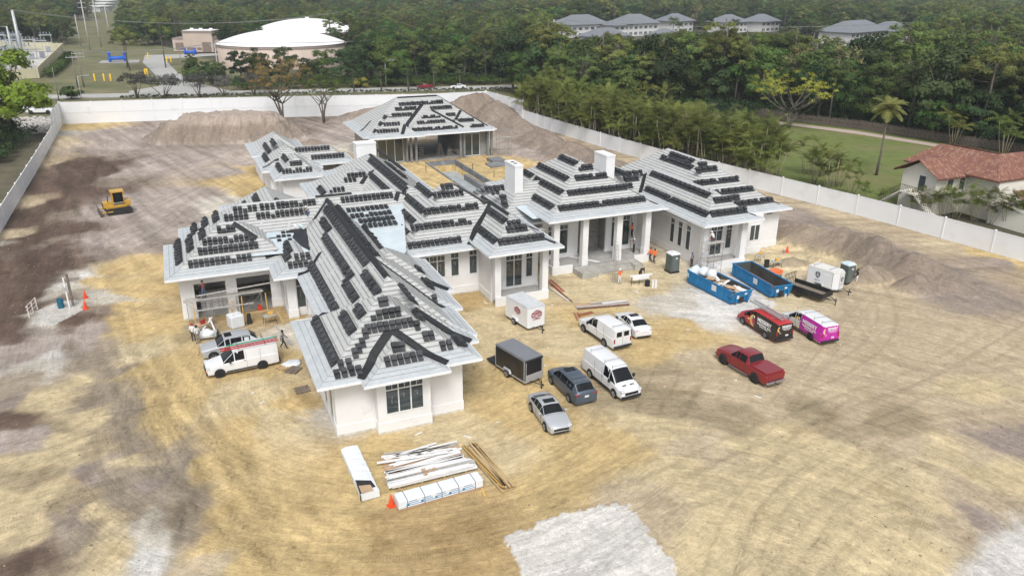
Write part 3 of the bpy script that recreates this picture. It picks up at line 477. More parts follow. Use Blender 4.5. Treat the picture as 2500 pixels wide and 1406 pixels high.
# valleys and ridges lined with black membrane
def strip(pts, wdt, parent, name, mt, lift=.06):
    P = []
    for i in range(len(pts)-1):
        a, b_ = Vector(pts[i]), Vector(pts[i+1]); n = max(2, int((b_-a).length/.5))
        P += [a.lerp(b_, t/n) for t in range(n+(i == len(pts)-2))]
    m = MB(); v = []
    for i, p in enumerate(P):
        g = (P[min(i+1, len(P)-1)]-P[max(i-1, 0)]).normalized(); s = Vector((-g.y, g.x))
        for k in (-1, -.5, 0, .5, 1):
            q = p+s*wdt*k; zz = max(env(q.x, q.y), env(p.x, p.y)-.6 if env(q.x, q.y) > 0 else -99)
            if zz < 0: zz = env(p.x, p.y)
            v.append((q.x, q.y, zz+lift+.02*(1-abs(k))))
    m.v = v; m.f = [(i*5+k, (i+1)*5+k, (i+1)*5+k+1, i*5+k+1) for i in range(len(P)-1) for k in range(4)]; m.m = [0]*len(m.f)
    return m.build(name, mt, parent)
for i, pts in enumerate(MEM):
    c = pts[0]; par = pavil if c[1] > 125 and c[0] > 25 else guest if c[1] > 106 and c[0] < 20 else house
    strip(pts, .3 if len(pts) == 3 or c[1] < 60 else .24, par, 'valley_membrane', MEMB)
strip([(27.2, 77.6), (28.9, 73.2)], .55, house, 'valley_membrane', mat('worn_membrane', (.07, .065, .063), .8, .4, 2, .2), .05)
# tile stacks
def stack_mesh(nl, nh, seed):
    r = random.Random(seed); m = MB()
    def pile(y, n, lean):
        for k in range(n):
            t = Matrix.Translation((r.uniform(-.012, .012), y+k*lean+r.uniform(-.01, .01), .05+k*.056+.02)) @ Matrix.Rotation(math.radians(r.uniform(-1, 1)), 4, 'Z') @ Matrix.Rotation(math.radians(-3), 4, 'X')
            m.box((0, 0, 0), (.37, .40, .042), M=t)
    pile(-.05, nl, -.012)
    if nh: pile(.33, nh, -.015)
    return m.mesh('tile_stack', TILE if seed % 2 else TILE2)
SM = [stack_mesh(2, 5, 1), stack_mesh(3, 6, 2), stack_mesh(2, 4, 3), stack_mesh(2, 5, 4), stack_mesh(3, 7, 5)]; SLOW = [stack_mesh(3, 0, 6), stack_mesh(4, 0, 7)]
WHERE = {'F1': 'front wing', 'BAY': 'front bay gable', 'E1': 'first courtyard bay', 'E2': 'second courtyard bay', 'E3': 'third courtyard bay', 'W': 'long roof', 'T': 'little hip roof', 'G': 'garage roof', 'L': 'cross ridge roof', 'LB': 'back roof', 'M': 'central pyramid', 'P': 'side porch roof', 'N': 'chimney link roof', 'EN': 'entrance roof', 'FP': 'right porch roof', 'FR': 'far right pyramid', 'K': 'rear link roof', 'LN': 'north wing', 'LW': 'north side roof', 'FLATA': 'flat field by garage', 'FLATB': 'pale flat field'}
FACEN = {'S': 'front', 'W': 'left', 'E': 'right', 'N': 'back'}
items = []
for s in ROWS.split(';'):
    nm, f, d, u0, u1 = s.split(); d, u0, u1 = float(d), float(u0), float(u1); b = ALLB[nm]; x0, y0, x1, y1, ze, sl = b
    th = math.atan(FS if d < FL-.1 else sl); zz = hh(b, x0+(d if f == 'W' else (x1-x0)/2), y0+d) if False else (ze+(FS*d if d < FL else FS*FL+sl*(d-FL)))
    n = max(1, int(round((u1-u0)/.465))); half = min(x1-x0, y1-y0)/2
    rowh = random.choice((0, 1, 2)); 
    for i in range(n):
        u = u0+(i+.5)*(u1-u0)/n
        if f == 'S': p = (u, y0+d); X, Y = Vector((1, 0, 0)), Vector((0, math.cos(th), math.sin(th)))
        elif f == 'N': p = (u, y1-d); X, Y = Vector((-1, 0, 0)), Vector((0, -math.cos(th), math.sin(th)))
        elif f == 'W': p = (x0+d, u); X, Y = Vector((0, -1, 0)), Vector((math.cos(th), 0, math.sin(th)))
        else: p = (x1-d, u); X, Y = Vector((0, 1, 0)), Vector((-math.cos(th), 0, math.sin(th)))
        if env(p[0], p[1], nm) > zz+.08: continue
        Zv = X.cross(Y); M_ = Matrix(((X.x, Y.x, Zv.x, p[0]), (X.y, Y.y, Zv.y, p[1]), (X.z, Y.z, Zv.z, zz+.03), (0, 0, 0, 1)))
        low = (nm == 'L' and 523 < 0) or random.random() < .05
        me = random.choice(SLOW) if low else SM[(rowh+(i % 2 if random.random() < .8 else 2)) % 5]
        items.append((M_, me, nm, f, round(d, 1)))
def flatrow(x0, y0, x1, y1, nm, zf):
    n = max(1, int(abs(x1-x0)/.47))
    for i in range(n):
        if random.random() < .06: continue
        t = (i+.5)/n; x, y = x0+(x1-x0)*t, y0+(y1-y0)*t
        if env(x, y) > zf(y)-.02: continue
        items.append((Matrix.Translation((x, y, zf(y)+.03)) @ Matrix.Rotation(.05, 4, 'X'), random.choice(SLOW), nm, 'S', round(y, 1)))
for i in range(6): flatrow(3.8+i*.35, 79.3-i*.95, 9.0-i*.05, 79.3-i*.95, 'FLATA', lambda y: 5.55+(y-72.9)*.11)
for i, (a, b_) in enumerate(((13.5, 79.2), (14.1, 77.5), (14.6, 76.0), (15.2, 74.6))):
    for jj in (0, .48): flatrow(a+jj, b_-jj*.9, 19.6-.1*i, b_-jj*.9, 'FLATB', lambda y: 5.8+(y-66.2)*.1075)
items.sort(key=lambda t: (t[0].translation-Vector((0, 0, 30))).length)
inview = items
near = items[:300]; rowd = {}; mem_ = {}
for t in near: rowd.setdefault((t[2], t[3]), set()).add(t[4]); mem_.setdefault((t[2], t[3], t[4]), []).append(t)
for (nm, f, d), ts in mem_.items():
    ds = sorted(rowd[(nm, f)]); k = ds.index(d); lv = 'only row' if len(ds) == 1 else 'top row' if k == len(ds)-1 else nth(k+1)+' row up'; where = WHERE[nm]
    ts.sort(key=lambda t: t[0].translation.x if f in 'SN' else t[0].translation.y); end = 'left' if f in 'SN' else 'near end'
    for i, (M_, me, _a, _b, _c) in enumerate(ts):
        link('roof_tile_stack', me, label='%s black tile stack from the %s, %s, %s slope, %s' % (nth(i+1), end, lv, FACEN[f], where), cat='tile stack', group='tile stacks on the %s' % where, M=M_)
for par_, sel in ((house, None),):
    V = []; F = []; mi = []
    for (M_, me, nm, f, d) in items[300:]:
        n = len(me.vertices); co = np.empty(n*3); me.vertices.foreach_get('co', co); co = co.reshape(-1, 3); A = np.array(M_)
        o = sum(len(q) for q in V); V.append(co@A[:3, :3].T+A[:3, 3]); F += [tuple(v+o for v in p.vertices) for p in me.polygons]
    me = bpy.data.meshes.new('tile_stacks'); me.from_pydata(np.concatenate(V).tolist(), [], F); me.materials.append(TILE)
    link('roof_tile_stacks', me, label='all the farther stacks of black roof tiles over the back roofs', cat='tile stacks', kind='stuff')
# pavilion body: concrete columns, glass doors, dark rooms
wall([(30.4, 131.5, Z0, 30.7, 145.5, 4.8), (51.6, 131.2, Z0, 51.9, 145.5, 4.8), (30.7, 145.2, Z0, 40.6, 145.5, 4.8), (47, 145.2, Z0, 51.6, 145.5, 4.8), (30.4, 131.4, Z0, 31.3, 131.7, 4.8), (35.9, 131.4, Z0, 36.6, 131.7, 4.8), (50.4, 131.4, Z0, 51.9, 131.7, 4.8), (36.4, 131.7, Z0, 36.6, 145, 4.8), (46.7, 131.7, Z0, 46.9, 145, 4.8), (46.7, 131.4, Z0, 47.3, 131.7, 4.8)], pavil, BLOCKW, plinth=False)
for (x, y) in ((30.5, 130.6), (37.0, 130.3), (37.9, 130.2), (46.3, 130.4), (47.0, 130.4), (51.7, 130.6), (52.4, 130.6), (36.3, 130.6)):
    m = MB(); m.bb((x-.18, y-.18, Z0), (x+.18, y+.18, 4.8)); m.build('column', mat('grey_concrete_column', (.20, .20, .197), .9, .2, 2), pavil)
slab('floor_slab', (30.5, 131.2, Z0), (52, 145.3, .1), CONC, pavil)
window('S', 131.4, 31.4, 35.8, .2, 4.1, 3, 0, pavil, mark=False, door=True); window('S', 131.4, 47.4, 50.3, .2, 4.1, 2, 0, pavil, mark=False, door=True)
# ================= FENCES =================
VINYL = mat('white_vinyl', (.72, .735, .75), .45, .03, .3, dirt=((.60, .60, .58), .35, .56))
def polyline_pts(P, step):
    P = [Vector((p[0], p[1], 0)) for p in P]; out = [P[0]]; acc = 0
    for i in range(len(P)-1):
        a, b_ = P[i], P[i+1]; L = (b_-a).length; d = step-acc
        while d < L: out.append(a.lerp(b_, d/L)); d += step
        acc = (acc+L) % step if (acc+L) >= step else acc+L
    out.append(P[-1]); return out
def vinyl_fence(P, step, h, tiers, label):
    root = empty('vinyl_fence', (P[0][0], P[0][1], 0), label=label, cat='fence'); root.location = (0, 0, 0); pts = polyline_pts(P, step)
    for i, p in enumerate(pts):
        m = MB(); m.box((p.x, p.y, h/2), (.17, .17, h+.1)); m.box((p.x, p.y, h+.1), (.24, .24, .1), taper=.55); m.build('post', VINYL, root)
        if i == len(pts)-1: break
        q = pts[i+1]; L = (q-p).length; ang = math.atan2(q.y-p.y, q.x-p.x); c = (p+q)/2; th = h/tiers
        for t in range(tiers):
            m = MB(); z0 = t*th
            m.box((c.x, c.y, z0+th/2), (L-.18, .045, th-.1), ang); m.box((c.x, c.y, z0+th-.07), (L-.18, .09, .13), ang); m.box((c.x, c.y, z0+.09), (L-.18, .085, .13), ang)
            m.build('panel', VINYL, root)
    return root
vinyl_fence([(-22.3, 60), (-22.8, 116), (-23.0, 148), (-23.4, 180)], 6.1, 2.6, 1, 'long white vinyl fence along the left side, single height')
vinyl_fence([(-23.45, 180.2), (-23.6, 196.2)], 5.3, 4.8, 2, 'short tall white vinyl fence section at the back left corner')
vinyl_fence([(-23.4, 196.3), (4.5, 192.1), (17.8, 189.3), (56.1, 180.2), (70.4, 179.6)], 6.25, 4.8, 2, 'double-height white vinyl fence across the back of the plot')
vinyl_fence([(70.6, 179.5), (72.5, 161.5)], 6., 4.9, 2, 'tall white vinyl fence stepping down at the back right corner')
vinyl_fence([(72.6, 161.2), (75.2, 130), (77.6, 109), (80.2, 99.), (82.93, 85.49), (84.06, 79.82), (85.24, 74.06), (86.22, 67.96), (87.0, 61.68), (87.8, 55.46), (88.6, 49.2), (89.6, 30)], 6.2, 2.75, 1, 'long white vinyl fence along the right side, single height')
# bamboo stake fence behind the lawn
WOODG = mat('weathered_stakes', (.17, .14, .115), .9, .35, 3)
rt = empty('stake_fence', label='brown weathered stake fence behind the neighbouring lawn', cat='fence')
WF = [(129.2, 150), (132.0, 139.0), (138.8, 126.0), (142.7, 109.4), (145.2, 99.5), (150, 80)]
sm = MB(); sm.box((0, 0, .9), (.16, .07, 1.8)); sm.box((0, 0, 1.83), (.1, .07, .1), taper=.3); sme = sm.mesh('stake', WOODG)
wp = polyline_pts(WF, .25)
for i, p in enumerate(wp[:290]):
    link('stake', sme, rt, loc=(p.x+random.uniform(-.03, .03), p.y, random.uniform(-.12, .12)), rz=1.3+random.uniform(-.2, .2))
m = MB(); pp = [Vector(p).to_3d()+Vector((.06, 0, 1.3)) for p in WF]; m.tube(pp, .05, 5); m.tube([p-Vector((0, 0, .8)) for p in pp], .05, 5); m.build('rail', WOODG, rt)
# ================= NEIGHBOURING GROUND =================
def sheet(name, P, mt, z, kind='structure', label=None):
    m = MB(); m.poly([(p[0], p[1], z) for p in P]); return m.build(name, mt, kind=kind, label=label)
GRASS = mat('lawn_grass', (.12, .15, .038), .95, .18, .5, .3, bscale=9, dirt=((.19, .155, .075), .07, .50))
GRASSD = mat('rough_grass', (.15, .14, .07), .95, .25, .12, .3, bscale=5, dirt=((.075, .095, .035), .05, .48))
ROADM = mat('road_concrete', (.36, .355, .34), .9, .08, .6, .1, dirt=((.28, .275, .265), .2, .55), stretch=(.3, 1, 1))
PAVE = mat('paver_drive', (.42, .34, .29), .9, .08, 1.5, .1)
sheet('lawn', [(84, 102), (96, 77), (105, 60), (150, 60), (146, 99), (139.5, 126), (133, 139), (118, 152), (104, 150)], GRASS, -.2)
sheet('driveway', [(112, 152), (119.5, 151.5), (127.5, 137), (134, 122), (137.5, 108), (139, 99), (141, 86), (144.5, 86), (142.5, 99), (140.5, 109), (136.6, 125.5), (130.3, 138.5), (125, 148), (120, 160), (108, 168), (104, 158)], PAVE, -.16)
sheet('side_yard', [(-120, 60), (-23.2, 60), (-23.9, 197), (-60, 215), (-120, 215)], mat('dark_rough_ground', (.10, .088, .055), .95, .3, .3, .3, dirt=((.055, .065, .025), .25, .5)), -.2)  # dark brown ground mottled with dark green
RA = math.atan2(-15.7, 77)
ru = Vector((math.cos(RA), math.sin(RA), 0)); rv = Vector((-ru.y, ru.x, 0)); R0 = Vector((-23, 239.7, 0))
def rp(a, b_, z=0): v = R0+ru*a+rv*b_; return (v.x, v.y, z)
sheet('road_verge', [rp(-500, -44)[:2], rp(600, -44)[:2], rp(600, 22)[:2], rp(-500, 22)[:2]], GRASSD, -.25)
sheet('road', [rp(-500, 1)[:2], rp(600, 1)[:2], rp(600, 8.6)[:2], rp(-500, 8.6)[:2]], ROADM, -.12); sheet('road', [rp(-500, -20)[:2], rp(-8, -20)[:2], rp(-4, -11)[:2], rp(-500, -11.5)[:2]], ROADM, -.12)
m = MB()
for b_ in (1.5, 8.0): m.poly([rp(-400, b_, -.112), rp(600, b_, -.112), rp(600, b_+.14, -.112), rp(-400, b_+.14, -.112)])
for a in range(-100, 300, 9): m.poly([rp(a, 4.7, -.112), rp(a+3, 4.7, -.112), rp(a+3, 4.85, -.112), rp(a, 4.85, -.112)])
m.build('lane_markings', mat('road_paint', (.75, .75, .72), .8, .1, 3), kind='structure')
m = MB(); 
for b_ in (.85, 8.6): m.prism([rp(-400, b_)[:2], rp(600, b_)[:2], rp(600, b_+.16)[:2], rp(-400, b_+.16)[:2]], -.2, .0)
m.build('kerb', CONC, kind='structure')
sheet('utility_field', [(-75, 250), (14, 240), (28, 262), (24, 300), (-5, 440), (-22, 700), (-60, 1400), (-105, 1400), (-75, 700), (-90, 440)], GRASSD, -.22)
sheet('access_drive', [rp(10, 8.5)[:2], rp(38, 8.5)[:2], (8, 262), (2, 300), (-1.5, 352), (20, 362), (20, 372), (-9, 374), (-9.5, 340), (-5.5, 300), (-3, 262), (-12, 252)], ROADM, -.15)
sheet('substation_yard', [(-39.5, 296), (-43, 412), (-100, 430), (-100, 290)], mat('pale_gravel', (.50, .48, .45), .95, .12, .4), -.14)
sheet('rock_bank', [(-36, 185), (-25.4, 186), (-25, 206), (-36, 208)], mat('grey_rubble', (.26, .25, .23), .95, .5, 1.6, .8, bscale=3), -.12)
m = MB()
for i in range(420):
    c = Vector((random.uniform(-36, -25.6), random.uniform(185, 208), 0)); r = random.uniform(.2, .55)
    m.rev([(r*.9, 0), (r, r*.4), (r*.5, r*.9)], 5, 0, Matrix.Translation(c) @ Matrix.Rotation(random.random()*6, 4, 'Z') @ Matrix.Rotation(random.uniform(-.4, .4), 4, 'X'))
m.build('rock_pile', mat('pale_rock', (.42, .40, .37), .9, .25, 2), kind='stuff', label='heap of grey rocks outside the back left fence corner', cat='rocks')
# ================= TREES =================
LEAFC = {}
def leaf_mat(name, c1, c2, hue=.03):
    m = bpy.data.materials.new(name); m.use_nodes = True; t = m.node_tree; N = t.nodes; L = t.links; b = N['Principled BSDF']; b.inputs['Roughness'].default_value = .75; b.inputs['Specular IOR Level'].default_value = .2
    tc = N.new('ShaderNodeTexCoord'); n = N.new('ShaderNodeTexNoise'); n.inputs['Scale'].default_value = .9; n.inputs['Detail'].default_value = 5; n.inputs['Roughness'].default_value = .75; L.new(tc.outputs['Object'], n.inputs['Vector'])
    r = N.new('ShaderNodeValToRGB'); r.color_ramp.elements[0].position = .32; r.color_ramp.elements[1].position = .68; r.color_ramp.elements[0].color = [*c1, 1]; r.color_ramp.elements[1].color = [*c2, 1]; L.new(n.outputs[0], r.inputs[0])
    oi = N.new('ShaderNodeObjectInfo'); h = N.new('ShaderNodeHueSaturation'); mr = N.new('ShaderNodeMapRange'); mr.inputs[3].default_value = .5-hue*1.2; mr.inputs[4].default_value = .5+hue; L.new(oi.outputs['Random'], mr.inputs[0]); L.new(mr.outputs[0], h.inputs['Hue'])
    mv = N.new('ShaderNodeMapRange'); mv.inputs[3].default_value = .6; mv.inputs[4].default_value = 1.7; mm = N.new('ShaderNodeMath'); mm.operation = 'FRACT'; ms = N.new('ShaderNodeMath'); ms.operation = 'MULTIPLY'; ms.inputs[1].default_value = 7.13; L.new(oi.outputs['Random'], ms.inputs[0]); L.new(ms.outputs[0], mm.inputs[0]); L.new(mm.outputs[0], mv.inputs[0]); L.new(mv.outputs[0], h.inputs['Value'])
    L.new(r.outputs[0], h.inputs['Color']); L.new(h.outputs[0], b.inputs['Base Color'])
    tl = N.new('ShaderNodeBsdfTranslucent'); L.new(h.outputs[0], tl.inputs[0]); ad = N.new('ShaderNodeMixShader'); ad.inputs[0].default_value = .25; L.new(b.outputs[0], ad.inputs[1]); L.new(tl.outputs[0], ad.inputs[2]); L.new(ad.outputs[0], N['Material Output'].inputs[0]); return m
LM = {'pine': leaf_mat('pine_needles', (.042, .066, .022), (.158, .188, .048)), 'broad': leaf_mat('broad_leaves', (.022, .050, .013), (.098, .150, .034), .035), 'dark': leaf_mat('dark_leaves', (.018, .037, .014), (.062, .096, .034), .03),
      'bright': leaf_mat('lime_leaves', (.12, .19, .02), (.26, .33, .04), .01), 'yellow': leaf_mat('yellow_leaves', (.14, .145, .025), (.36, .33, .055), .02), 'palm': leaf_mat('palm_fronds', (.045, .070, .015), (.165, .18, .042), .02), 'sabal': leaf_mat('sabal_fronds', (.04, .055, .025), (.10, .115, .05), .02),
      'grey': leaf_mat('grey_leaves', (.05, .05, .045), (.125, .125, .115), .0), 'brown': leaf_mat('brown_leaves', (.075, .058, .028), (.20, .15, .055), .01), 'olive': leaf_mat('olive_leaves', (.10, .095, .04), (.21, .19, .09), .01), 'coco': leaf_mat('coconut_fronds', (.11, .12, .03), (.26, .26, .08), .0)}
BARK = mat('bark', (.13, .105, .085), .95, .35, 2.5, .4); BARKP = mat('pale_bark', (.125, .108, .092), .95, .25, 2, .3)
def leaf_cloud(C, n, size, seed, aspect=.6, squash=.8, shell=.55):
    """C: clump centres with radii (x,y,z,r) -> many small leaf faces spread through each clump"""
    r = np.random.RandomState(seed); C = np.asarray(C); k = np.repeat(np.arange(len(C)), n); N_ = len(k)
    d = r.normal(size=(N_, 3)); d /= np.linalg.norm(d, axis=1)[:, None]; rad = (shell+(1-shell)*r.rand(N_))*C[k, 3]; rad *= (.8+.4*r.rand(N_)); d[:, 2] = np.where(d[:, 2] < -.4, -d[:, 2], d[:, 2])
    P = C[k, :3]+d*rad[:, None]*np.array([1, 1, squash]); cc = C[:, :3].mean(0)*np.array([1, 1, .8]); ow = P-cc; ow /= np.linalg.norm(ow, axis=1)[:, None]+1e-6; nn = d*.9+ow*.7+r.normal(size=(N_, 3))*.38; nn /= np.linalg.norm(nn, axis=1)[:, None]; a = np.cross(nn, r.normal(size=(N_, 3))); a /= np.linalg.norm(a, axis=1)[:, None]; b_ = np.cross(nn, a)
    s = size*(.6+.8*r.rand(N_))[:, None]; A = a*s; B = b_*s*aspect
    V = np.stack([P-A*.5-B*.5, P+A*.2-B*.5, P+A*.6, P-A*.1+B*.5], 1).reshape(-1, 3); F = np.arange(N_*4).reshape(-1, 4); return V, F
def np_mesh(name, V, F, mt, extra=None):
    me = bpy.data.meshes.new(name); me.vertices.add(len(V)); me.vertices.foreach_set('co', np.asarray(V, float).ravel()); me.loops.add(F.size); me.loops.foreach_set('vertex_index', F.ravel().astype(np.int32))
    me.polygons.add(len(F)); me.polygons.foreach_set('loop_start', np.arange(0, F.size, F.shape[1])); me.update(calc_edges=True); me.materials.append(mt); return me
def limbs(mb, base, top, r0, r1, tips, seed, lean=0):
    mid = [Vector(base), Vector(base).lerp(Vector(top), .5)+Vector((lean, lean*.5, 0)), Vector(top)]; mb.tube(mid, [r0, (r0+r1)/2, r1], 7)
    for i, (a, t) in enumerate(tips):
        s = mid[0].lerp(mid[2], a); t = Vector(t); mb.tube([s, s.lerp(t, .5)+Vector((0, 0, -.06*(t-s).length)), t], [r1*.75, r1*.5, r1*.22], 5)
PROTO = {}
def proto(kind, var, crown, trunk, leafm, barkm):
    PROTO.setdefault(kind, []).append((crown, trunk, leafm, barkm))
for v in range(3):   # slash pine: bare stem, open flat-topped crown of needle clumps
    r = random.Random(40+v); H_ = 13; C = []; tips = []
    for i in range(26):
        a = r.uniform(0, 6.28); q = r.uniform(.2, 1)**.7*3.6; z = H_-.5-(q*.55)-r.uniform(0, 3.2)*(q/3.6+.2)+r.uniform(-.3, .6); C.append((q*math.cos(a), q*math.sin(a), z, r.uniform(.65, 1.15)))
        if i % 2 == 0: tips.append((r.uniform(.6, .98), C[-1][:3]))
    V, F = leaf_cloud(C, 150, .32, v, .45, .6, .3); tm = MB(); limbs(tm, (0, 0, -.5), (r.uniform(-.5, .5), r.uniform(-.5, .5), H_-.6), .19, .09, tips, v, r.uniform(-.4, .4)); proto('pine', v, np_mesh('pine_crown', V, F, LM['pine']), tm.mesh('pine_trunk', BARKP, True), 'pine', BARKP)
for v in range(4):   # broadleaf
    r = random.Random(60+v); C = []; tips = []; Hh_ = 9.5
    for i in range(34):
        a = r.uniform(0, 6.28); z = r.uniform(0, 1); q = math.sqrt(max(0, 1-(z-.35)**2*1.5))*r.uniform(.35, 1)*3.7; C.append((q*math.cos(a)*1.05, q*math.sin(a), 2.6+z*6.3, r.uniform(.8, 1.5)))
        if i % 4 == 0: tips.append((r.uniform(.4, .9), C[-1][:3]))
    V, F = leaf_cloud(C, 130, .38, 20+v, .7, .75, .6); tm = MB(); limbs(tm, (0, 0, -.5), (0, 0, 6.0), .26, .13, tips, v); proto('broad' if v % 2 else 'dark', v, np_mesh('broad_crown', V, F, LM['broad' if v % 2 else 'dark']), tm.mesh('broad_trunk', BARK, True), 'broad', BARK)
for v in range(2):   # scrub and thin half-bare trees
    r = random.Random(80+v); C = []; tips = []
    for i in range(30):
        a = r.uniform(0, 6.28); z = r.uniform(0, 1); q = r.uniform(.3, 1)*2.7; C.append((q*math.cos(a), q*math.sin(a), 3.5+z*5.5, r.uniform(.6, 1.0))); tips.append((r.uniform(.3, .95), C[-1][:3]))
    V, F = leaf_cloud(C, 42, .26, 50+v, .5, .9, .1); tm = MB(); limbs(tm, (0, 0, -.5), (r.uniform(-.6, .6), 0, 8.), .16, .06, tips, v); proto('sparse', v, np_mesh('sparse_crown', V, F, LM['olive']), tm.mesh('sparse_trunk', BARKP, True), 'olive', BARKP)
def frond(P0, ang, el, L_, width, droop, n, rng, leaf=.05, out=None):
    """pinnate frond: rachis curve with narrow leaflets both sides"""
    V, F = out; pts = []; p = np.array(P0, float); d = np.array([math.cos(ang)*math.cos(el), math.sin(ang)*math.cos(el), math.sin(el)])
    for i in range(n+1):
        pts.append(p.copy()); p = p+d*L_/n; d = d+np.array([0, 0, -droop/n]); d /= np.linalg.norm(d)
    for i in range(1, n+1):
        t = pts[i]-pts[i-1]; t /= np.linalg.norm(t); s = np.cross(t, [0, 0, 1.]); s /= np.linalg.norm(s)+1e-6; w_ = width*math.sin(math.pi*min(.97, (i+.3)/(n+1)))**.6
        for sg in (-1, 1):
            q = pts[i-1]; e = q+s*sg*w_+t*w_*.5+np.array([0, 0, -w_*.45]); o = len(V); V += [q, q+t*leaf*2.2, e+t*leaf, e]; F.append((o, o+1, o+2, o+3))
    o = len(V); 
for v in range(3):   # clumping areca palm
    r = random.Random(100+v); V, F = [], []; tm = MB()
    for s_ in range(7):
        bx, by = r.uniform(-.9, .9), r.uniform(-.9, .9); h = r.uniform(2.6, 6.2); tx, ty = bx*1.8+r.uniform(-.4, .4), by*1.8+r.uniform(-.4, .4); tm.tube([(bx*.5, by*.5, -.3), ((bx+tx)/2, (by+ty)/2, h*.55), (tx, ty, h)], [.06, .05, .04], 4)
        for k in range(9): frond((tx, ty, h), r.uniform(0, 6.28), r.uniform(.5, 1.25), r.uniform(1.7, 2.5), .42, 1.5, 9, r, .055, (V, F))
    proto('areca', v, np_mesh('areca_fronds', np.array(V), np.array(F), LM['palm']), tm.mesh('areca_stems', mat('palm_cane', (.34, .30, .20), .8, .25, 2), True), 'palm', None)
for v in range(2):   # sabal
    r = random.Random(120+v); V, F = [], []
    for k in range(44):
        a, e = r.uniform(0, 6.28), r.uniform(-.6, 1.35); L_ = r.uniform(.7, 1.0); c = np.array([0, 0, 5.2]); d = np.array([math.cos(a)*math.cos(e), math.sin(a)*math.cos(e), math.sin(e)]); p = c+d*L_; s = np.cross(d, [0, 0, 1.]); s /= np.linalg.norm(s)+1e-6; u = np.cross(s, d)
        for j in range(9):
            g = -1.25+j*2.5/8; dd = d*math.cos(g)+s*math.sin(g)+u*r.uniform(-.1, .1); q = p+dd*r.uniform(.75, 1.0)+np.array([0, 0, -.22]); o = len(V); V += [p, p+s*.05, q+s*.07, q-s*.05]; F.append((o, o+1, o+2, o+3))
    tm = MB(); tm.tube([(0, 0, -.3), (.1, 0, 2.6), (0, 0, 5.2)], [.2, .17, .19], 8); proto('sabal', v, np_mesh('sabal_fronds', np.array(V), np.array(F), LM['sabal']), tm.mesh('sabal_trunk', BARKP, True), 'sabal', BARKP)
for v in range(2):   # coconut / royal palm
    r = random.Random(140+v); V, F = [], []; H_ = 10.5; top = (1.2*(1-v), .6*(1-v), H_)
    for k in range(24): frond(top, k*2.4+r.uniform(-.2, .2), r.uniform(-.15, 1.3), r.uniform(2.7, 3.5), .62, 1.7, 16, r, .07, (V, F))
    tm = MB(); tm.tube([(0, 0, -.4), (top[0]*.15, 0, H_*.35), (top[0]*.55, top[1]*.5, H_*.7), top], [.24, .15, .13, .12], 8); proto('coconut', v, np_mesh('coconut_fronds', np.array(V), np.array(F), LM['coco' if v == 0 else 'sabal']), tm.mesh('coconut_trunk', BARKP, True), 'coco', BARKP)
def shrub_proto(kind, lm, nC, rad, hz, n, size, seed, trunk=False):
    r = random.Random(seed); C = []; tm = MB()
    for i in range(nC): a = r.uniform(0, 6.28); q = r.uniform(0, 1)**.6*rad; C.append((q*math.cos(a), q*math.sin(a), hz[0]+(hz[1]-hz[0])*r.random()*(1-.4*q/rad), r.uniform(.35, .55)*rad*.7))
    V, F = leaf_cloud(C, n, size, seed, .6, .7, .4)
    if trunk:
        for i in range(5): c = C[i*2 % nC]; tm.tube([(0, 0, -.3), (c[0]*.35, c[1]*.35, hz[0]*.5), (c[0], c[1], c[2])], [.11, .08, .03], 5)
    else: tm.tube([(0, 0, -.3), (0, 0, hz[1]*.6)], [.08, .05], 5)
    proto(kind, seed, np_mesh(kind+'_crown', V, F, LM[lm]), tm.mesh(kind+'_trunk', BARK, True), lm, BARK)
shrub_proto('bush', 'broad', 14, 1.6, (.4, 2.0), 110, .26, 201); shrub_proto('bush', 'dark', 14, 1.8, (.4, 2.4), 110, .28, 202); shrub_proto('silver', 'grey', 30, 3.0, (2.6, 5.0), 75, .24, 203, True); shrub_proto('silver', 'grey', 24, 2.6, (2.4, 4.6), 75, .24, 204, True)
CN = {'pine': ('pine_tree', 'pine'), 'broad': ('broadleaf_tree', 'tree'), 'dark': ('broadleaf_tree', 'tree'), 'sparse': ('thin_tree', 'tree'), 'areca': ('areca_palm', 'palm'), 'sabal': ('sabal_palm', 'palm'), 'coconut': ('palm_tree', 'palm'), 'bush': ('bush', 'bush'), 'silver': ('silver_tree', 'tree')}
def plant(kind, x, y, s, label, group=None, var=None, rz=None, z=-.2, leaf=None, sz=None, tilt=None):
    cr, tr, lm, bm = PROTO[kind][(var if var is not None else random.randrange(99)) % len(PROTO[kind])]; nm, ct = CN[kind]
    r = empty(nm, (x, y, z), rz if rz is not None else random.uniform(0, 6.28), label, ct, group); r.scale = (s, s, sz or s*random.uniform(.9, 1.1))
    if tilt: r.rotation_euler[0] = tilt
    c = link('crown', cr, r, kind=None); t = link('trunk', tr, r)
    if leaf: c.data = cr.copy(); c.data.materials[0] = LM[leaf]
    return r
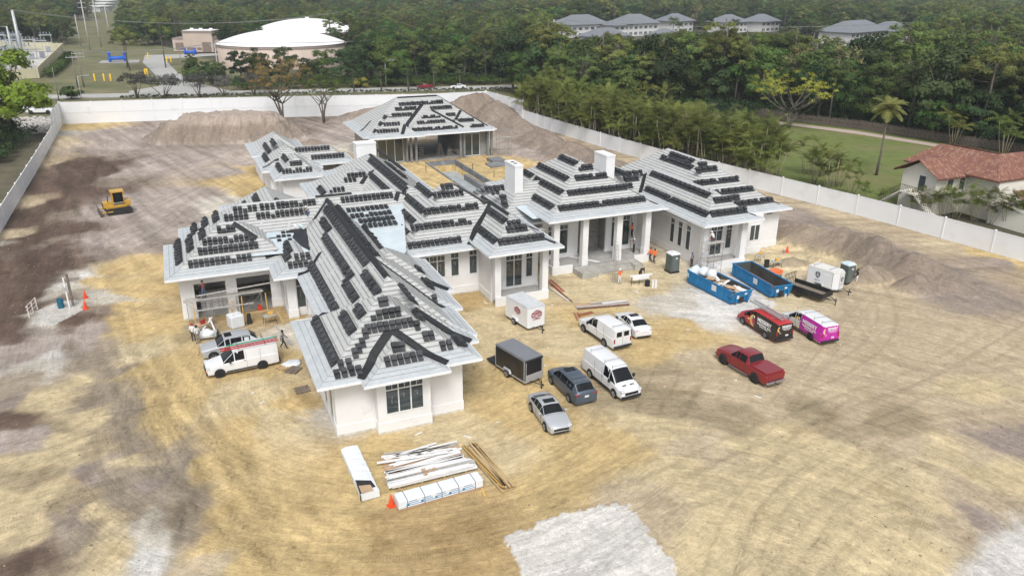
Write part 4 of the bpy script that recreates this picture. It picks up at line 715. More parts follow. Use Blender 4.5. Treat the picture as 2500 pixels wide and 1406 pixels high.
# individually recognisable trees
plant('broad', -31.0, 180, 2.0, 'big lime green tree overhanging the back left corner', leaf='bright', var=1); plant('dark', -33.5, 166, 1.25, 'dark green tree standing below the lime green tree at the left edge', leaf='dark', var=0)
plant('broad', -38.5, 176, 1.7, 'second lime green tree crown cut by the left edge of the photo', leaf='bright', var=0); plant('bush', -31, 160, 1.6, 'low dark bush outside the left fence under the lime green tree', var=1)
t = MB(); r = random.Random(5); C = []
def big_tree(name, x, y, H_, spread, leaf, nleaf, lsize, label, seed, nb=16, base=.3, bark=BARK, flat=.5, low=.35, clr=(.45, .8)):
    r = random.Random(seed); root = empty(name, (x, y, -.1), 0, label, 'tree'); tm = MB(); C = []
    forks = [Vector((r.uniform(-.6, .6)*spread*.3, r.uniform(-.6, .6)*spread*.3, H_*low*r.uniform(.8, 1.3))) for _ in range(4)]
    for f in forks: tm.tube([(0, 0, -.4), (f.x*.3, f.y*.3, f.z*.5), f], [base, base*.75, base*.5], 7)
    for i in range(nb):
        f = forks[i % 4]; a = i*2.4+r.uniform(-.3, .3); q = spread*(.35+.65*math.sqrt((i+.5)/nb)); z = H_*(low+.1)+(H_*(1-low-.15))*(1-(q/spread)**2*flat)*r.uniform(.7, 1.0); e = Vector((q*math.cos(a), q*math.sin(a), z)); mm = f.lerp(e, .5)+Vector((0, 0, -.05*H_))
        tm.tube([f, mm, e], [base*.42, base*.26, base*.08], 5)
        for j in range(4):
            k = mm.lerp(e, r.uniform(.2, 1)); s_ = k+Vector((r.uniform(-1, 1), r.uniform(-1, 1), r.uniform(-.1, .9)))*spread*.22; tm.tube([k, s_], [base*.12, base*.04], 4); C.append((s_.x, s_.y, s_.z, r.uniform(*clr)))
        C.append((e.x, e.y, e.z, r.uniform(*clr)))
    V, F = leaf_cloud(C, nleaf, lsize, seed, .5, .7, .1); link('crown', np_mesh(name+'_crown', V, F, LM[leaf]), root); tm.build('trunk', bark, root, True); return root
big_tree('half_bare_tree', 21.3, 176.8, 16.5, 7.4, 'brown', 85, .27, 'tall half-bare brown-leaved tree inside the plot before the white tank', 3, 18, .3, clr=(.6, 1.1)); big_tree('small_leafy_tree', 30.2, 177.2, 13, 5.6, 'broad', 60, .25, 'smaller dark green tree inside the plot beside the half-bare tree', 8, 12, .22, clr=(.5, .9))
big_tree('spreading_yellow_tree', 125.6, 134, 13, 9.6, 'yellow', 60, .30, 'wide spreading tree with yellow-green leaf tufts beside the pink driveway', 11, 18, .34, BARKP, .45, .22, (.6, 1.15))
plant('coconut', 107.5, 92.6, 1.12, 'tall leaning coconut palm on the neighbouring lawn', var=0, rz=.2, z=-.2)
for i, (x, y) in enumerate(((-9.4, 237), (-2.7, 233.6), (6.4, 231.8), (12.9, 232.8), (20.7, 231.6))): plant('silver', x, y, 1.45-.3*(i == 3), 'grey-leaved small round tree on the roadside, %s from the left' % ('first', 'second', 'third', 'fourth', 'fifth')[i], 'grey-leaved trees along the road')
for i, (x, y) in enumerate(((48.1, 226.7), (55.7, 224.8), (63.8, 224.6), (72, 225.4), (79.9, 224.5))): plant('sabal', x, y, 1.15, 'sabal palm on the road median, %s from the left' % ('first', 'second', 'third', 'fourth', 'fifth')[i], 'sabal palms on the road median')
plant('bush', 52.5, 236, 1.7, 'yellow-green shrub beyond the road between two sabal palms', leaf='yellow', var=0); plant('bush', -25.6, 240.7, 1.9, 'round dark green shrub by the road beside the tall poles', var=0)
PXL = [1605, 1680, 1490, 1365, 1752, 1790, 1810, 2385, 2190, 2280, 1282, 1325, 1410, 310, 318, 405, 2270]
PN = ['%s' % nth(k) for k in range(1, 30)]
for i, px_ in enumerate(((1605, 258, 1.2, 'pine'), (1680, 262, 1.25, 'pine'), (1490, 250, 1.1, 'pine'), (1365, 225, 1.15, 'pine'), (1752, 268, 1.2, 'pine'), (1790, 270, 1.15, 'pine'), (1810, 262, 1.25, 'pine'), (2385, 275, 1.3, 'pine'), (2190, 240, 1.2, 'pine'), (2280, 235, 1.25, 'pine'), (1282, 235, .95, 'sparse'), (1325, 235, 1.0, 'sparse'), (1410, 240, 1.1, 'sparse'), (310, 165, 1.1, 'pine'), (318, 172, 1.1, 'pine'), (405, 165, 1.2, 'pine'), (2270, 240, 1.2, 'pine'))):
    p = at(*px_[:2]); plant(px_[3], p.x, p.y, px_[2]*(1.22 if p.x > 60 else 1.1), ('tall bare-trunked pine' if px_[3] == 'pine' else 'thin half-bare tree at the back right fence corner')+(' in the right woods' if p.x > 60 and px_[3] == 'pine' else ' near the blue pipes' if p.x < 20 else '')+', '+nth(sum(1 for q in PXL if q < px_[0])+1)+' from the left', 'bare-trunked pines' if px_[3] == 'pine' else 'half-bare thin trees', z=-.3)
for i, (a, b_, s_, k_) in enumerate(((590, 196, 1.0, 'dark'), (635, 200, 1.05, 'broad'), (700, 192, 1.0, 'dark'), (745, 200, .85, 'dark'), (790, 196, .95, 'broad'), (835, 198, 1.05, 'dark'), (868, 190, 1.15, 'dark'), (905, 196, 1.1, 'broad'))): q = at(a, b_); plant(k_, q.x, q.y, s_, '%s green tree from the left in the row %s the domed tank' % (nth(i+1 if i < 8 else i-7), 'before' if i < 8 else 'well left of'), 'green trees before the domed tank', z=-.3)
# palm thicket along the right fence
def fence_x(y): 
    F_ = [(30, 89.6), (49, 88.6), (61.7, 87), (74, 85.2), (85.5, 82.9), (99, 80.2), (109, 77.6), (130, 75.2), (161, 72.6), (180, 70.5)]
    for i in range(len(F_)-1):
        if F_[i][0] <= y <= F_[i+1][0]: t = (y-F_[i][0])/(F_[i+1][0]-F_[i][0]); return F_[i][1]+(F_[i+1][1]-F_[i][1])*t
    return 70.5 if y > 180 else 89.6
npl = 0
for row, (off, st, y0, y1) in enumerate(((2.2, 2.3, 92, 165), (5.2, 2.6, 94, 168), (8.6, 3.0, 98, 172), (12.5, 3.4, 104, 172), (17, 4.4, 112, 174))):
    y = y0; ci = 0
    while y < y1:
        x = fence_x(y)+off+random.uniform(-.7, .7); plant('areca', x, y, random.uniform(1.1, 1.5), '%s areca palm clump from the near end, %s row behind the right fence' % (nth(ci+1), ('front', 'second', 'third', 'fourth', 'rear')[row]), 'areca palm thicket behind the right fence'); npl += 1; ci += 1; y += st*random.uniform(.8, 1.2)
for i, (px, py, s) in enumerate(((2095, 492, .7), (2135, 500, .6), (2215, 520, .75), (2250, 528, .9), (2285, 530, 1.0), (2320, 532, 1.05), (2365, 538, 1.1), (2400, 545, 1.0), (2445, 552, 1.1), (2480, 556, 1.1), (2300, 505, .9), (2370, 515, 1.0), (2440, 525, 1.0), (2500, 560, 1.1), (2060, 480, .8), (2010, 462, .9), (1970, 450, 1.0), (2030, 455, .85), (1990, 430, .9), (1955, 425, .95))):
    p = at(px, py); p.x += 1.2; plant('areca', p.x, p.y, s*(.72 if px > 2080 else .95), ('%s areca palm clump listed from the left by the tile-roofed house' % nth(i+1)).replace(' listed', '') if px > 2080 else '%s areca palm clump from the right at the lawn corner behind the right fence' % nth(i-13), 'areca palms by the tile-roofed house' if px > 2080 else 'areca palms by the lawn')
for (px, py, s) in ((1860, 375, 1.0), (1825, 378, 1.1), (1790, 345, 1.0), (2450, 380, 1.2), (2330, 352, 1.1)): p = at(px, py); plant('sabal' if s == 1 else 'areca', p.x, p.y, s*1.1, ('palm left of the lawn edge, nearest', 'palm left of the lawn edge, tallest', 'palm left of the lawn edge, farthest', 'palm standing right behind the tile-roofed house', 'palm by the stake fence behind the tile-roofed house')[[1860, 1825, 1790, 2450, 2330].index(px)], 'palms around the lawn')
# woods: every tree nearer than the limit is its own object, the far woods are one mass
rs = random.Random(99); cand = []
def proj(x, y, z=0):
    c = _M @ np.array([x, y, z-CAMH]); return 1250+FPX*c[0]/c[2], 703+FPX*c[1]/c[2], c[2]
def clear(x, y, px, py):
    if x < fence_x(y)+16 and y < 182 and x > -22: return True
    d = (Vector((x, y, 0))-R0); a, b_ = d.dot(ru), d.dot(rv)
    if a < 700 and -46 < b_ < 14 and not (x > 90 and b_ < -3): return True
    if x < -22 and y < 215: return True
    if (x-40.5)**2+(y-318)**2 < 31**2 or (x-62)**2+(y-385)**2 < 35**2: return True
    if -8 < x < 32 and 362 < y < 420: return True
    if px < 440 and py > 113 and px > -40: return True
    if 440 <= px < 560 and 125 < py < 190: return True
    if 165 < px < 300 and 55 < py: return True
    if 225 < px < 310 and py < 56: return True
    if 540 < px < 900 and y < 300: return True if (y > 272 or rs.random() < .35) else 'low'
    if x > 84 and y < 160 and (x < 131+.2*(150-y)*0 or x < 146-.25*max(0, y-100)) and x < 147: return True
    if 1840 < px < 2010 and 140 < py < 172: return True
    for (cx, cy, hw) in CONDO:
        if abs(x-cx) < hw+4 and abs(y-cy) < 16: return True
        if abs(x-cx*(y/cy)) < hw+3 and cy-50 < y < cy: return True
        if abs(x-cx*(y/cy)) < hw+4 and cy-125 < y < cy: return 'low'
    return False
CONDO = [(at(q, r_).x, at(q, r_).y, w_) for q, r_, w_ in ((1415, 88, 17), (1545, 85, 15), (1645, 77, 12), (1775, 78, 13), (1855, 76, 12), (2080, 105, 23), (2165, 100, 16), (1475, 100, 13), (1620, 98, 9), (1290, 84, 9), (1500, 88, 8))]
y = 195.
while y < 2100:
    st = 5.6 if y < 330 else 7.5 if y < 600 else 12 if y < 1000 else 19
    x = -.75*y-40
    while x < y*1.6+60:
        X_ = x+rs.uniform(-.45, .45)*st; Y_ = y+rs.uniform(-.45, .45)*st; x += st
        px, py, dz = proj(X_, Y_)
        if px < -160 or px > 2660 or dz < 1: continue
        c = clear(X_, Y_, px, py)
        if c is True: continue
        cand.append((dz, X_, Y_, px, py, c, st))
    y += st
y = 62.
while y < 195:
    x = 92.
    while x < y*1.6+60:
        X_ = x+rs.uniform(-2.3, 2.3); Y_ = y+rs.uniform(-2.3, 2.3); x += 5.2
        px, py, dz = proj(X_, Y_)
        if px > 2660 or clear(X_, Y_, px, py) is True: continue
        cand.append((dz, X_, Y_, px, py, False, 5.2))
    y += 5.2
cand.sort(); LIM = 300-0
KW = ['pine', 'broad', 'dark', 'sparse']; far = []
n_ind = 0; NK = {}
for (dz, X_, Y_, px, py, c, st) in cand:
    w_ = [.30, .30, .34, .06] if px > 1250 else [.26, .34, .38, .02]
    if px < 560: w_ = [.5, .22, .25, .03]
    if 560 < px < 1260 and py > 150: w_ = [.12, .42, .42, .04]
    k = rs.choices(KW, w_)[0]; s = rs.uniform(.78, 1.3)*(1.25 if px > 1250 and y < 330 else 1.0)*(1.05 if k == 'pine' else 1.12); 
    if 1335 < px < 2240 and 60 < py < 260:
        capy = 96 if px < 1440 else 93 if px < 1600 else 84 if px < 1700 else 80 if px < 1930 else 100
        if py > capy+1:
            s = min(s, (py-capy)*dz/FPX/(12.5 if k == 'pine' else 10.5)*rs.uniform(.75, 1.05))
            if s < .22: continue
    if 335 < px < 560 and 185 < py < 222: s *= .5
    if c == 'low' and s > .4: k = rs.choice(['broad', 'dark']); s *= .36
    if st > 10: s *= 1.25 if st < 15 else 1.8
    elif 1 and px > 1800 and 140 < py < 300 and rs.random() < .2: k = 'areca'; s = 1.3
    if n_ind < 215 and c != 'low' and (px < 2520 and px > -20):
        side = ('left of the water tank' if px < 540 else 'in front of the water tank' if px < 880 else 'beyond the road behind the pavilion' if px < 1260 else 'behind the back right fence corner' if px < 1480 else 'behind the palm thicket' if px < 1760 else 'behind the yellow tree' if px < 2060 else 'behind the stake fence' if px < 2300 else 'at the right edge of the woods'); nn = {'pine': 'pine with open flat crown', 'broad': 'green broadleaf tree', 'dark': 'dark green broadleaf tree', 'sparse': 'thin sparse olive tree', 'areca': 'areca palm'}[k]
        NK[(nn, side)] = NK.get((nn, side), 0)+1; plant(k, X_, Y_, s, '%s %s, %s nearest' % (nn, side, nth(NK[(nn, side)])), '%ss %s' % (nn, side), z=-.3); n_ind += 1
    else: far.append((X_, Y_, k, s))
# far woods as one geometry-nodes object
def joined(kind, i):
    cr, tr, lm, bm = PROTO[kind][i]; b1 = MB()
    V1 = np.empty(len(cr.vertices)*3); cr.vertices.foreach_get('co', V1); F1 = [tuple(p.vertices) for p in cr.polygons]; V2 = np.empty(len(tr.vertices)*3); tr.vertices.foreach_get('co', V2); n = len(V1)//3
    me = bpy.data.meshes.new('wood_tree'); me.from_pydata(np.concatenate([V1, V2]).reshape(-1, 3).tolist(), [], F1+[tuple(v+n for v in p.vertices) for p in tr.polygons]); me.materials.append(cr.materials[0]); me.materials.append(tr.materials[0]); me.polygons.foreach_set('material_index', [0]*len(F1)+[1]*len(tr.polygons)); return me
pc = bpy.data.collections.new('woods_kinds'); order = []
for k in ('pine', 'broad', 'dark', 'sparse', 'areca'):
    for i in range(min(2, len(PROTO[k]))):
        o = bpy.data.objects.new('%02d' % len(order), joined(k, i)); pc.objects.link(o); order.append(k)
IDX = {k: [i for i, q in enumerate(order) if q == k] for k in set(order)}
me = bpy.data.meshes.new('woods'); me.from_pydata([(f[0], f[1], -.3) for f in far], [], [])
a = me.attributes.new('kindx', 'INT', 'POINT'); a.data.foreach_set('value', [rs.choice(IDX[f[2]]) for f in far])
a = me.attributes.new('sc', 'FLOAT', 'POINT'); a.data.foreach_set('value', [f[3] for f in far]); a = me.attributes.new('rot', 'FLOAT_VECTOR', 'POINT'); a.data.foreach_set('vector', [v for f in far for v in (0, 0, rs.uniform(0, 6.28))])
wo_ = link('woods', me, kind='stuff', label='dense green woods reaching from beyond the road to the horizon', cat='woods')
g = bpy.data.node_groups.new('woods', 'GeometryNodeTree'); g.interface.new_socket('Geometry', in_out='INPUT', socket_type='NodeSocketGeometry'); g.interface.new_socket('Geometry', in_out='OUTPUT', socket_type='NodeSocketGeometry')
gi = g.nodes.new('NodeGroupInput'); go = g.nodes.new('NodeGroupOutput'); ip = g.nodes.new('GeometryNodeInstanceOnPoints'); ci = g.nodes.new('GeometryNodeCollectionInfo'); ci.inputs[0].default_value = pc; ci.inputs['Separate Children'].default_value = True; ci.inputs['Reset Children'].default_value = True
def nattr(n, t):
    q = g.nodes.new('GeometryNodeInputNamedAttribute'); q.data_type = t; q.inputs[0].default_value = n; return next(s for s in q.outputs if s.enabled)
g.links.new(gi.outputs[0], ip.inputs['Points']); g.links.new(ci.outputs[0], ip.inputs['Instance']); ip.inputs['Pick Instance'].default_value = True
g.links.new(nattr('kindx', 'INT'), ip.inputs['Instance Index']); g.links.new(nattr('sc', 'FLOAT'), ip.inputs['Scale']); er = g.nodes.new('FunctionNodeEulerToRotation'); g.links.new(nattr('rot', 'FLOAT_VECTOR'), er.inputs[0]); g.links.new(er.outputs[0], ip.inputs['Rotation']); g.links.new(ip.outputs[0], go.inputs[0])
md = wo_.modifiers.new('woods', 'NODES'); md.node_group = g
print('trees', n_ind, 'far', len(far), 'areca', npl)
# hedges and undergrowth
def strip_leaves(name, P, wdt, hgt, n, lm, size, label, z=-.2):
    r = random.Random(n); C = []; P = polyline_pts(P, .9)
    for p in P:
        for k in range(2): C.append((p.x+r.uniform(-wdt, wdt)/2, p.y+r.uniform(-wdt, wdt)/2, z+hgt*r.uniform(.3, .75), hgt*r.uniform(.35, .5)))
    V, F = leaf_cloud(C, n, size, n, .6, .8, .3); return link(name, np_mesh(name, V, F, LM[lm]), kind='stuff', label=label, cat='hedge')
strip_leaves('median_hedge', [rp(10, -1.2)[:2], rp(120, -1.2)[:2]], 1.2, 1.0, 40, 'sabal', .3, 'low dark hedge between the back fence and the road')
strip_leaves('roadside_undergrowth', [rp(38, 13)[:2], rp(200, 13)[:2]], 4.0, 2.6, 90, 'broad', .4, 'green undergrowth along the far side of the road')
strip_leaves('roadside_undergrowth', [rp(38, 16)[:2], rp(200, 17)[:2]], 4.0, 3.6, 90, 'dark', .4, 'dark shrubs in front of the woods beyond the road')
strip_leaves('wall_hedge', [(-37, 297), (-36, 330), (-36.5, 370)], 2.2, 2.6, 110, 'broad', .4, 'long hedge beside the cream substation wall')
strip_leaves('side_undergrowth', [(-40, 150), (-32, 158), (-33, 172), (-30, 184)], 9, 4.2, 150, 'dark', .35, 'dark undergrowth outside the left fence below the trees')
strip_leaves('thicket_undergrowth', [(fence_x(yy)+4+k*5, yy) for k in range(1) for yy in range(94, 178, 4)], 4.5, 1.2, 40, 'sabal', .34, 'dark undergrowth between the areca palm stems')
strip_leaves('woods_undergrowth', [(88, 178), (96, 166), (104, 168), (118, 160), (132, 150), (142, 140), (148, 120), (150, 100), (152, 84)], 8, 4.0, 120, 'dark', .4, 'dark undergrowth behind the driveway and stake fence')
# ================= FAR BUILDINGS, TANKS, POLES =================
TAN = mat('tan_wall', (.47, .385, .325), .9, .06, .4, .1); TANT = mat('brown_trim', (.25, .205, .18), .9, .08, 1); WROOF = mat('white_dome', (.78, .78, .77), .6, .03, .15, dirt=((.55, .54, .53), .35, .62), stretch=(1, 1, .2)); METG = mat('galvanised', (.42, .44, .45), .5, .12, 2, metal=.3)
def tank(x, y, R, zr, za, label):
    r = empty('water_tank', (x, y, 0), 0, label, 'water tank'); m = MB(); m.rev([(R, -.3), (R, zr-1.0)], 96); m.build('wall', TAN, r, True)
    m = MB(); m.rev([(R+.12, zr-1.0), (R+.12, zr)], 96); m.build('rim_band', TANT, r, True)
    Rs = ((R+.3)**2+(za-zr)**2)/(2*(za-zr)); a0 = math.asin((R+.3)/Rs); m = MB(); m.rev([(Rs*math.sin(a0*(1-i/18)), za-Rs+Rs*math.cos(a0*(1-i/18))) for i in range(18)]+[(.02, za)], 96); m.build('dome', WROOF, r, True)
    m = MB(); m.rev([(.9, za-.1), (.9, za+.5), (.6, za+.7)], 12); m.build('vent', WROOF, r)
    m = MB()
    for k in range(7): m.box((R*math.cos(2.6)*1.0+k*.0, R*math.sin(2.6), zr+.6), (2.4, .06, .06)); m.box((R*math.cos(2.6)-1.2+k*.4, R*math.sin(2.6), zr+.1), (.05, .05, 1.1))
    m.build('railing', METG, r); return r
tank(40.8, 318, 23.6, 7.7, 12.4, 'large round tan water tank with white dome roof, nearer of two'); tank(62, 385, 25, 8.2, 13.3, 'white-domed water tank half hidden behind the nearer tank')
b = empty('pump_building', (0, 0, 0), 0, 'tan windowless pump building with stepped parapet beside the domed tank', 'building')
BX = Matrix.Translation((13, 380, 0)) @ Matrix.Rotation(-.42, 4, 'Z')
for nm, c, d, mt in (('wall', (0, 5, 4.1), (13, 10, 8.2), TAN), ('wall', (-9.5, 7, 2.6), (6, 9, 5.2), TAN), ('wall', (9, 7, 2.6), (5, 9, 5.2), TAN), ('parapet', (0, 5, 8.5), (13.4, 10.4, .9), TANT), ('parapet', (-9.5, 7, 5.4), (6.3, 9.3, .6), TANT), ('parapet', (9, 7, 5.4), (5.3, 9.3, .6), TANT), ('roof', (0, 5, 9.0), (12.6, 9.6, .15), WROOF), ('roll_door', (3.6, -.06, 2.1), (3.8, .12, 4.2), mat('brown_shutter', (.20, .155, .13), .7, .1, 2)), ('louvre', (-3.5, -.06, 1.4), (3.4, .12, 1.0), MATS['brown_shutter']), ('louvre', (.3, -.06, 1.4), (2.0, .12, 1.0), MATS['brown_shutter']), ('louvre', (-9.5, 2.4, 2.2), (3.6, .12, 3.0), MATS['brown_shutter'])):
    m = MB(); m.box(c, d, M=BX); m.build(nm, mt, b)
m = MB(); 
for k in (-4, 0, 4.5): m.box((k, 5, 9.4), (1.2, 1.2, .8), M=BX)
m.build('roof_unit', WROOF, b)
m = MB(); m.box((9, 5, 6.1), (1.4, 1.4, .9), M=BX); m.build('roof_unit', METG, b)
PBLUE = mat('blue_pipe', (.015, .12, .55), .4, .1, 2)
def pipes(x, y, s, rz, label):
    r = empty('pipe_manifold', (x, y, -.1), rz, label, 'pipes'); r.scale = (s, s, s)
    for yy in (-.9, .9):
        m = MB(); m.tube([(-2.6, yy, 1.2), (2.6, yy, 1.2)], .55, 10); m.tube([(-2.6, yy, 1.2), (-2.6, yy, -.1)], .5, 10); m.tube([(2.6, yy, 1.2), (2.6, yy, -.1)], .5, 10)
        for k in (-2.6, -1.2, 1.2, 2.6): m.tube([(k-.08, yy, 1.2), (k+.08, yy, 1.2)], .78, 12)
        m.build('pipe', PBLUE, r, True)
    for k in (-2.6, 2.6):
        m = MB(); m.tube([(k, 0, 1.2), (k, 0, 2.9)], .45, 10); m.rev([(.8, 2.9), (.8, 3.1), (.3, 3.4)], 12, M=Matrix.Translation((k, 0, 0))); m.tube([(k, -1.4, 1.2), (k, 1.4, 1.2)], .45, 10); m.build('valve', PBLUE, r, True)
    return r
pipes(-18.4, 347, 1.05, .1, 'bright blue pipe manifold on the pale pad near the grass strip'); pipes(9, 371, .8, -.35, 'bright blue pipes on the slab before the tan pump building')
sheet('pipe_pad', [(-25, 342), (-11, 340), (-10.5, 352), (-24.5, 354)], CONC, -.13)
YEL = mat('yellow_paint', (.75, .48, .03), .6, .1, 2)
bp_ = MB(); bp_.rev([(.16, -.1), (.16, 1.5), (.08, 1.62)], 10); bpm = bp_.mesh('bollard', YEL, True)
for i, q in enumerate(((255, 197), (271, 197), (355, 184), (360, 183), (232, 197), (408, 152), (418, 152), (362, 142))): p = at(*q); o = link('yellow_bollard', bpm, label=('yellow bollard on the grass near the road, %s' if i < 5 else 'yellow bollard beside the concrete access drive, %s') % ('second from left', 'middle one', 'fourth from left', 'rightmost', 'leftmost', 'left of pair', 'right of pair', 'farthest one')[i], cat='bollard', group='yellow bollards near the road' if i < 5 else 'yellow bollards by the access drive', loc=p); o.scale = (1.5, 1.5, 1.3)
# substation
CREAM = mat('cream_wall', (.56, .52, .36), .9, .05, .5)
r = empty('substation_wall', label='long cream panel wall around the electrical substation', cat='wall')
for P in ([(-60, 285), (-39.6, 296.4)], [(-39.6, 296.4), (-42.6, 407)], [(-42.6, 407), (-75, 436)]):
    pts = polyline_pts(P, 3.2)
    for i in range(len(pts)-1):
        p, q = pts[i], pts[i+1]; c = (p+q)/2; an = math.atan2(q.y-p.y, q.x-p.x); m = MB(); m.box((c.x, c.y, 1.5), ((q-p).length-.02, .18, 3.2), an); m.box((p.x, p.y, 1.6), (.35, .35, 3.4), an); m.build('wall_panel', CREAM, r)
rs2 = random.Random(4)
for i in range(30):
    x, y = -46-rs2.random()*34, 318+rs2.random()*95; r = empty('switchgear_frame', (x, y, 0), .1, 'grey steel switchgear frame in the substation, %s nearest' % nth(i+1), 'switchgear', 'switchgear in the substation'); h = rs2.uniform(5, 8)
    m = MB()
    for (dx, dy) in ((-2, -1), (2, -1), (-2, 1), (2, 1)): m.box((dx, dy, h/2), (.16, .16, h))
    m.box((0, -1, h), (5, .2, .25)); m.box((0, 1, h), (5, .2, .25)); m.box((0, 0, h*.55), (4.2, 2.2, .18)); m.build('frame', METG, r)
    for k in range(4):
        m = MB(); m.rev([(.12, h), (.25, h+.3), (.12, h+.5), (.25, h+.8), (.12, h+1.1), (.2, h+1.3)], 8, M=Matrix.Translation((-1.8+k*1.2, rs2.choice((-1, 1)), 0))); m.build('insulator', mat('blue_grey_insulator', (.20, .25, .31), .5, .2, 2), r)
    m = MB(); m.box((0, 0, 1.1), (1.9, 1.5, 2.0)); m.build('cabinet', mat('substation_grey', (.27, .30, .33), .6, .2, 1), r)
POLE = mat('concrete_pole', (.42, .41, .39), .85, .08, 1); POLEW = mat('wooden_pole', (.20, .175, .15), .9, .2, 1)
WIRES = []
def pole(base, top, r0, arms, label, mt=POLE, lamp=False, nm='utility_pole'):
    p = at(*base); x, y = p.x, p.y; o_ = _M.T @ np.array([(top[0]-1250)/FPX, (top[1]-703)/FPX, 1]); H_ = CAMH+o_[2]*(y/o_[1])
    r = empty(nm, (x, y, -.3), 0, label, 'pole'); m = MB(); m.tube([(0, 0, 0), (0, 0, H_+.3)], [r0, r0*.55], 8); m.build('shaft', mt, r, True)
    for a in arms:
        m = MB(); m.box((0, 0, H_-a), (3.4, .14, .16)); 
        for k in (-1.5, -.5, .5, 1.5): m.box((k, 0, H_-a+.25), (.1, .1, .35))
        m.build('crossarm', METG, r)
    if lamp: m = MB(); m.tube([(0, 0, H_-.2), (.8, -.3, H_+.3), (2.2, -.6, H_+.4)], .07, 6); m.box((2.5, -.65, H_+.38), (.8, .3, .15)); m.build('lamp_arm', METG, r)
    return Vector((x, y, H_))
T1 = pole((65, 185), (30, 25), .75, [], 'thick pale steel pole with pointed tip at the substation wall', METG); T2 = pole((40, 170), (15, 65), .5, [], 'thinner pale steel pole at the left edge by the substation', METG)
T3 = pole((220, 122), (195, 0), .35, (1, 3), 'very tall leaning concrete pole at the start of the power corridor'); T4 = pole((197, 112), (181, 36), .3, (), 'tall concrete pole left of the power corridor')
T5 = pole((247, 115), (215, 0), .35, (1, 2.2, 3.4, 4.6), 'tall pole with many crossarms in the power corridor'); T6 = pole((190, 212), (174, 135), .22, (.4,), 'grey roadside pole with one crossarm, nearer the left', POLEW); T7 = pole((205, 212), (190, 125), .22, (.4, 1.4), 'grey roadside pole with two crossarms beside its neighbour', POLEW)
T8 = pole((535, 192), (527, 105), .22, (.4,), 'white concrete pole in front of the domed water tank'); T9 = pole((448, 192), (440, 120), .16, (), 'slim pole near the tan pump building', POLEW); T10 = pole((1350, 142), (1350, 48), .5, (.4,), 'lone tall concrete pole rising from the woods before the grey-roofed condos')
T11 = pole((2425, 138), (2446, 38), .45, (.4,), 'tall concrete pole rising from the woods at the far right'); T12 = pole((270, 100), (262, 10), .3, (1, 2, 3), 'power corridor pole with crossarms, second line'); T13 = pole((320, 83), (316, 55), .25, (), 'short pole stub above the trees by the corridor')
pole((943, 212), (943, 148), .1, (), 'slim street light pole beside the road, left', METG, True, 'street_light'); pole((1222, 205), (1218, 165), .1, (), 'slim street light pole by the back right fence corner', METG, True, 'street_light'); pole((200, 245), (193, 185), .1, (), 'slim street light beside the back left fence corner', METG, True, 'street_light'); pole((144, 245), (128, 165), .14, (), 'thin dark post by the back left fence corner', POLEW)
def wire(a, b_, sag, label, n=3, sep=.9):
    r = MB(); dn = Vector((-(b_-a).y, (b_-a).x, 0)).normalized()
    for k in range(n):
        o = dn*(k-(n-1)/2)*sep; r.tube([a+o+(b_-a)*t-Vector((0, 0, sag*4*t*(1-t))) for t in [i/14 for i in range(15)]], .035, 3, cap=False)
    r.build('power_line', mat('wire', (.30, .31, .31), .6, .1, 1), label=label, cat='power line')
wire(T8, Vector((T10.x, T10.y, T10.z)), 3, 'power wires running from the white tank to the lone condo pole'); wire(T10, T11, 4, 'power wires crossing the right woods'); wire(T7, T8, 1.2, 'roadside wires left of the white tank'); wire(Vector((-120, 330, 12)), T7, 1.5, 'roadside wires at the left edge'); wire(T1, Vector((60, 300, 19)), 4, 'upper wires from the steel pole towards the tank', 3, 2.5); wire(T2, Vector((-150, 330, 15)), 2, 'wires leaving the photo at the left', 2, 2)
# condos with grey hip roofs
GREYR = mat('grey_shingle_roof', (.16, .17, .19), .9, .08, .3); CWALL = mat('condo_wall', (.60, .60, .59), .8, .04, .3); TANR = mat('tan_tile_roof', (.36, .27, .215), .9, .12, .3, dirt=((.26, .20, .16), .3, .55)); REDR = mat('red_tile_far', (.30, .14, .10), .9, .15, .5)
def condo(x, y, wx, wy, h, rh, rz, label, roof=GREYR, wins=True):
    if not isinstance(label, str) or len(label) < 8: label = 'pale building far in the woods'
    r = empty('condo_building' if wx > 14 else 'far_house', (x, y, -.3), rz, label, 'building'); m = MB(); m.box((0, 0, h/2), (wx, wy, h)); m.build('wall', CWALL, r)
    m = MB(); a, b_ = wx/2+1.4, wy/2+1.4; k = b_ if a > b_ else a; rx, ry = max(a-k, .3), max(b_-k, .3); v = [(-a, -b_, h), (a, -b_, h), (a, b_, h), (-a, b_, h), (-rx, -ry, h+rh), (rx, -ry, h+rh), (rx, ry, h+rh), (-rx, ry, h+rh), (-a, -b_, h-.3), (a, -b_, h-.3), (a, b_, h-.3), (-a, b_, h-.3)]
    m.add(v, [(0, 1, 5, 4), (1, 2, 6, 5), (2, 3, 7, 6), (3, 0, 4, 7), (4, 5, 6, 7), (8, 9, 1, 0), (9, 10, 2, 1), (10, 11, 3, 2), (11, 8, 0, 3), (11, 10, 9, 8)]); m.build('roof', roof, r)
    if wins:
        n = int(wx/4.4)
        for fl in range(2):
            for i in range(n):
                m = MB(); X = -wx/2+(i+.5)*wx/n; m.box((X, -wy/2-.02, 1.6+fl*3.2), (wx/n*.58, .12, 1.5)); w_ = m.build('window', mat('far_glass', (.11, .12, .13), .2, .3, .5), r)
                if i % 2 == 0: m = MB(); m.box((X, -wy/2-.12, 1.2+fl*3.2), (wx/n*.8, .1, .12)); m.box((X, -wy/2-.12, 1.6+fl*3.2), (.1, .1, 1.8)); m.build('railing', CWALL, w_)
    return r
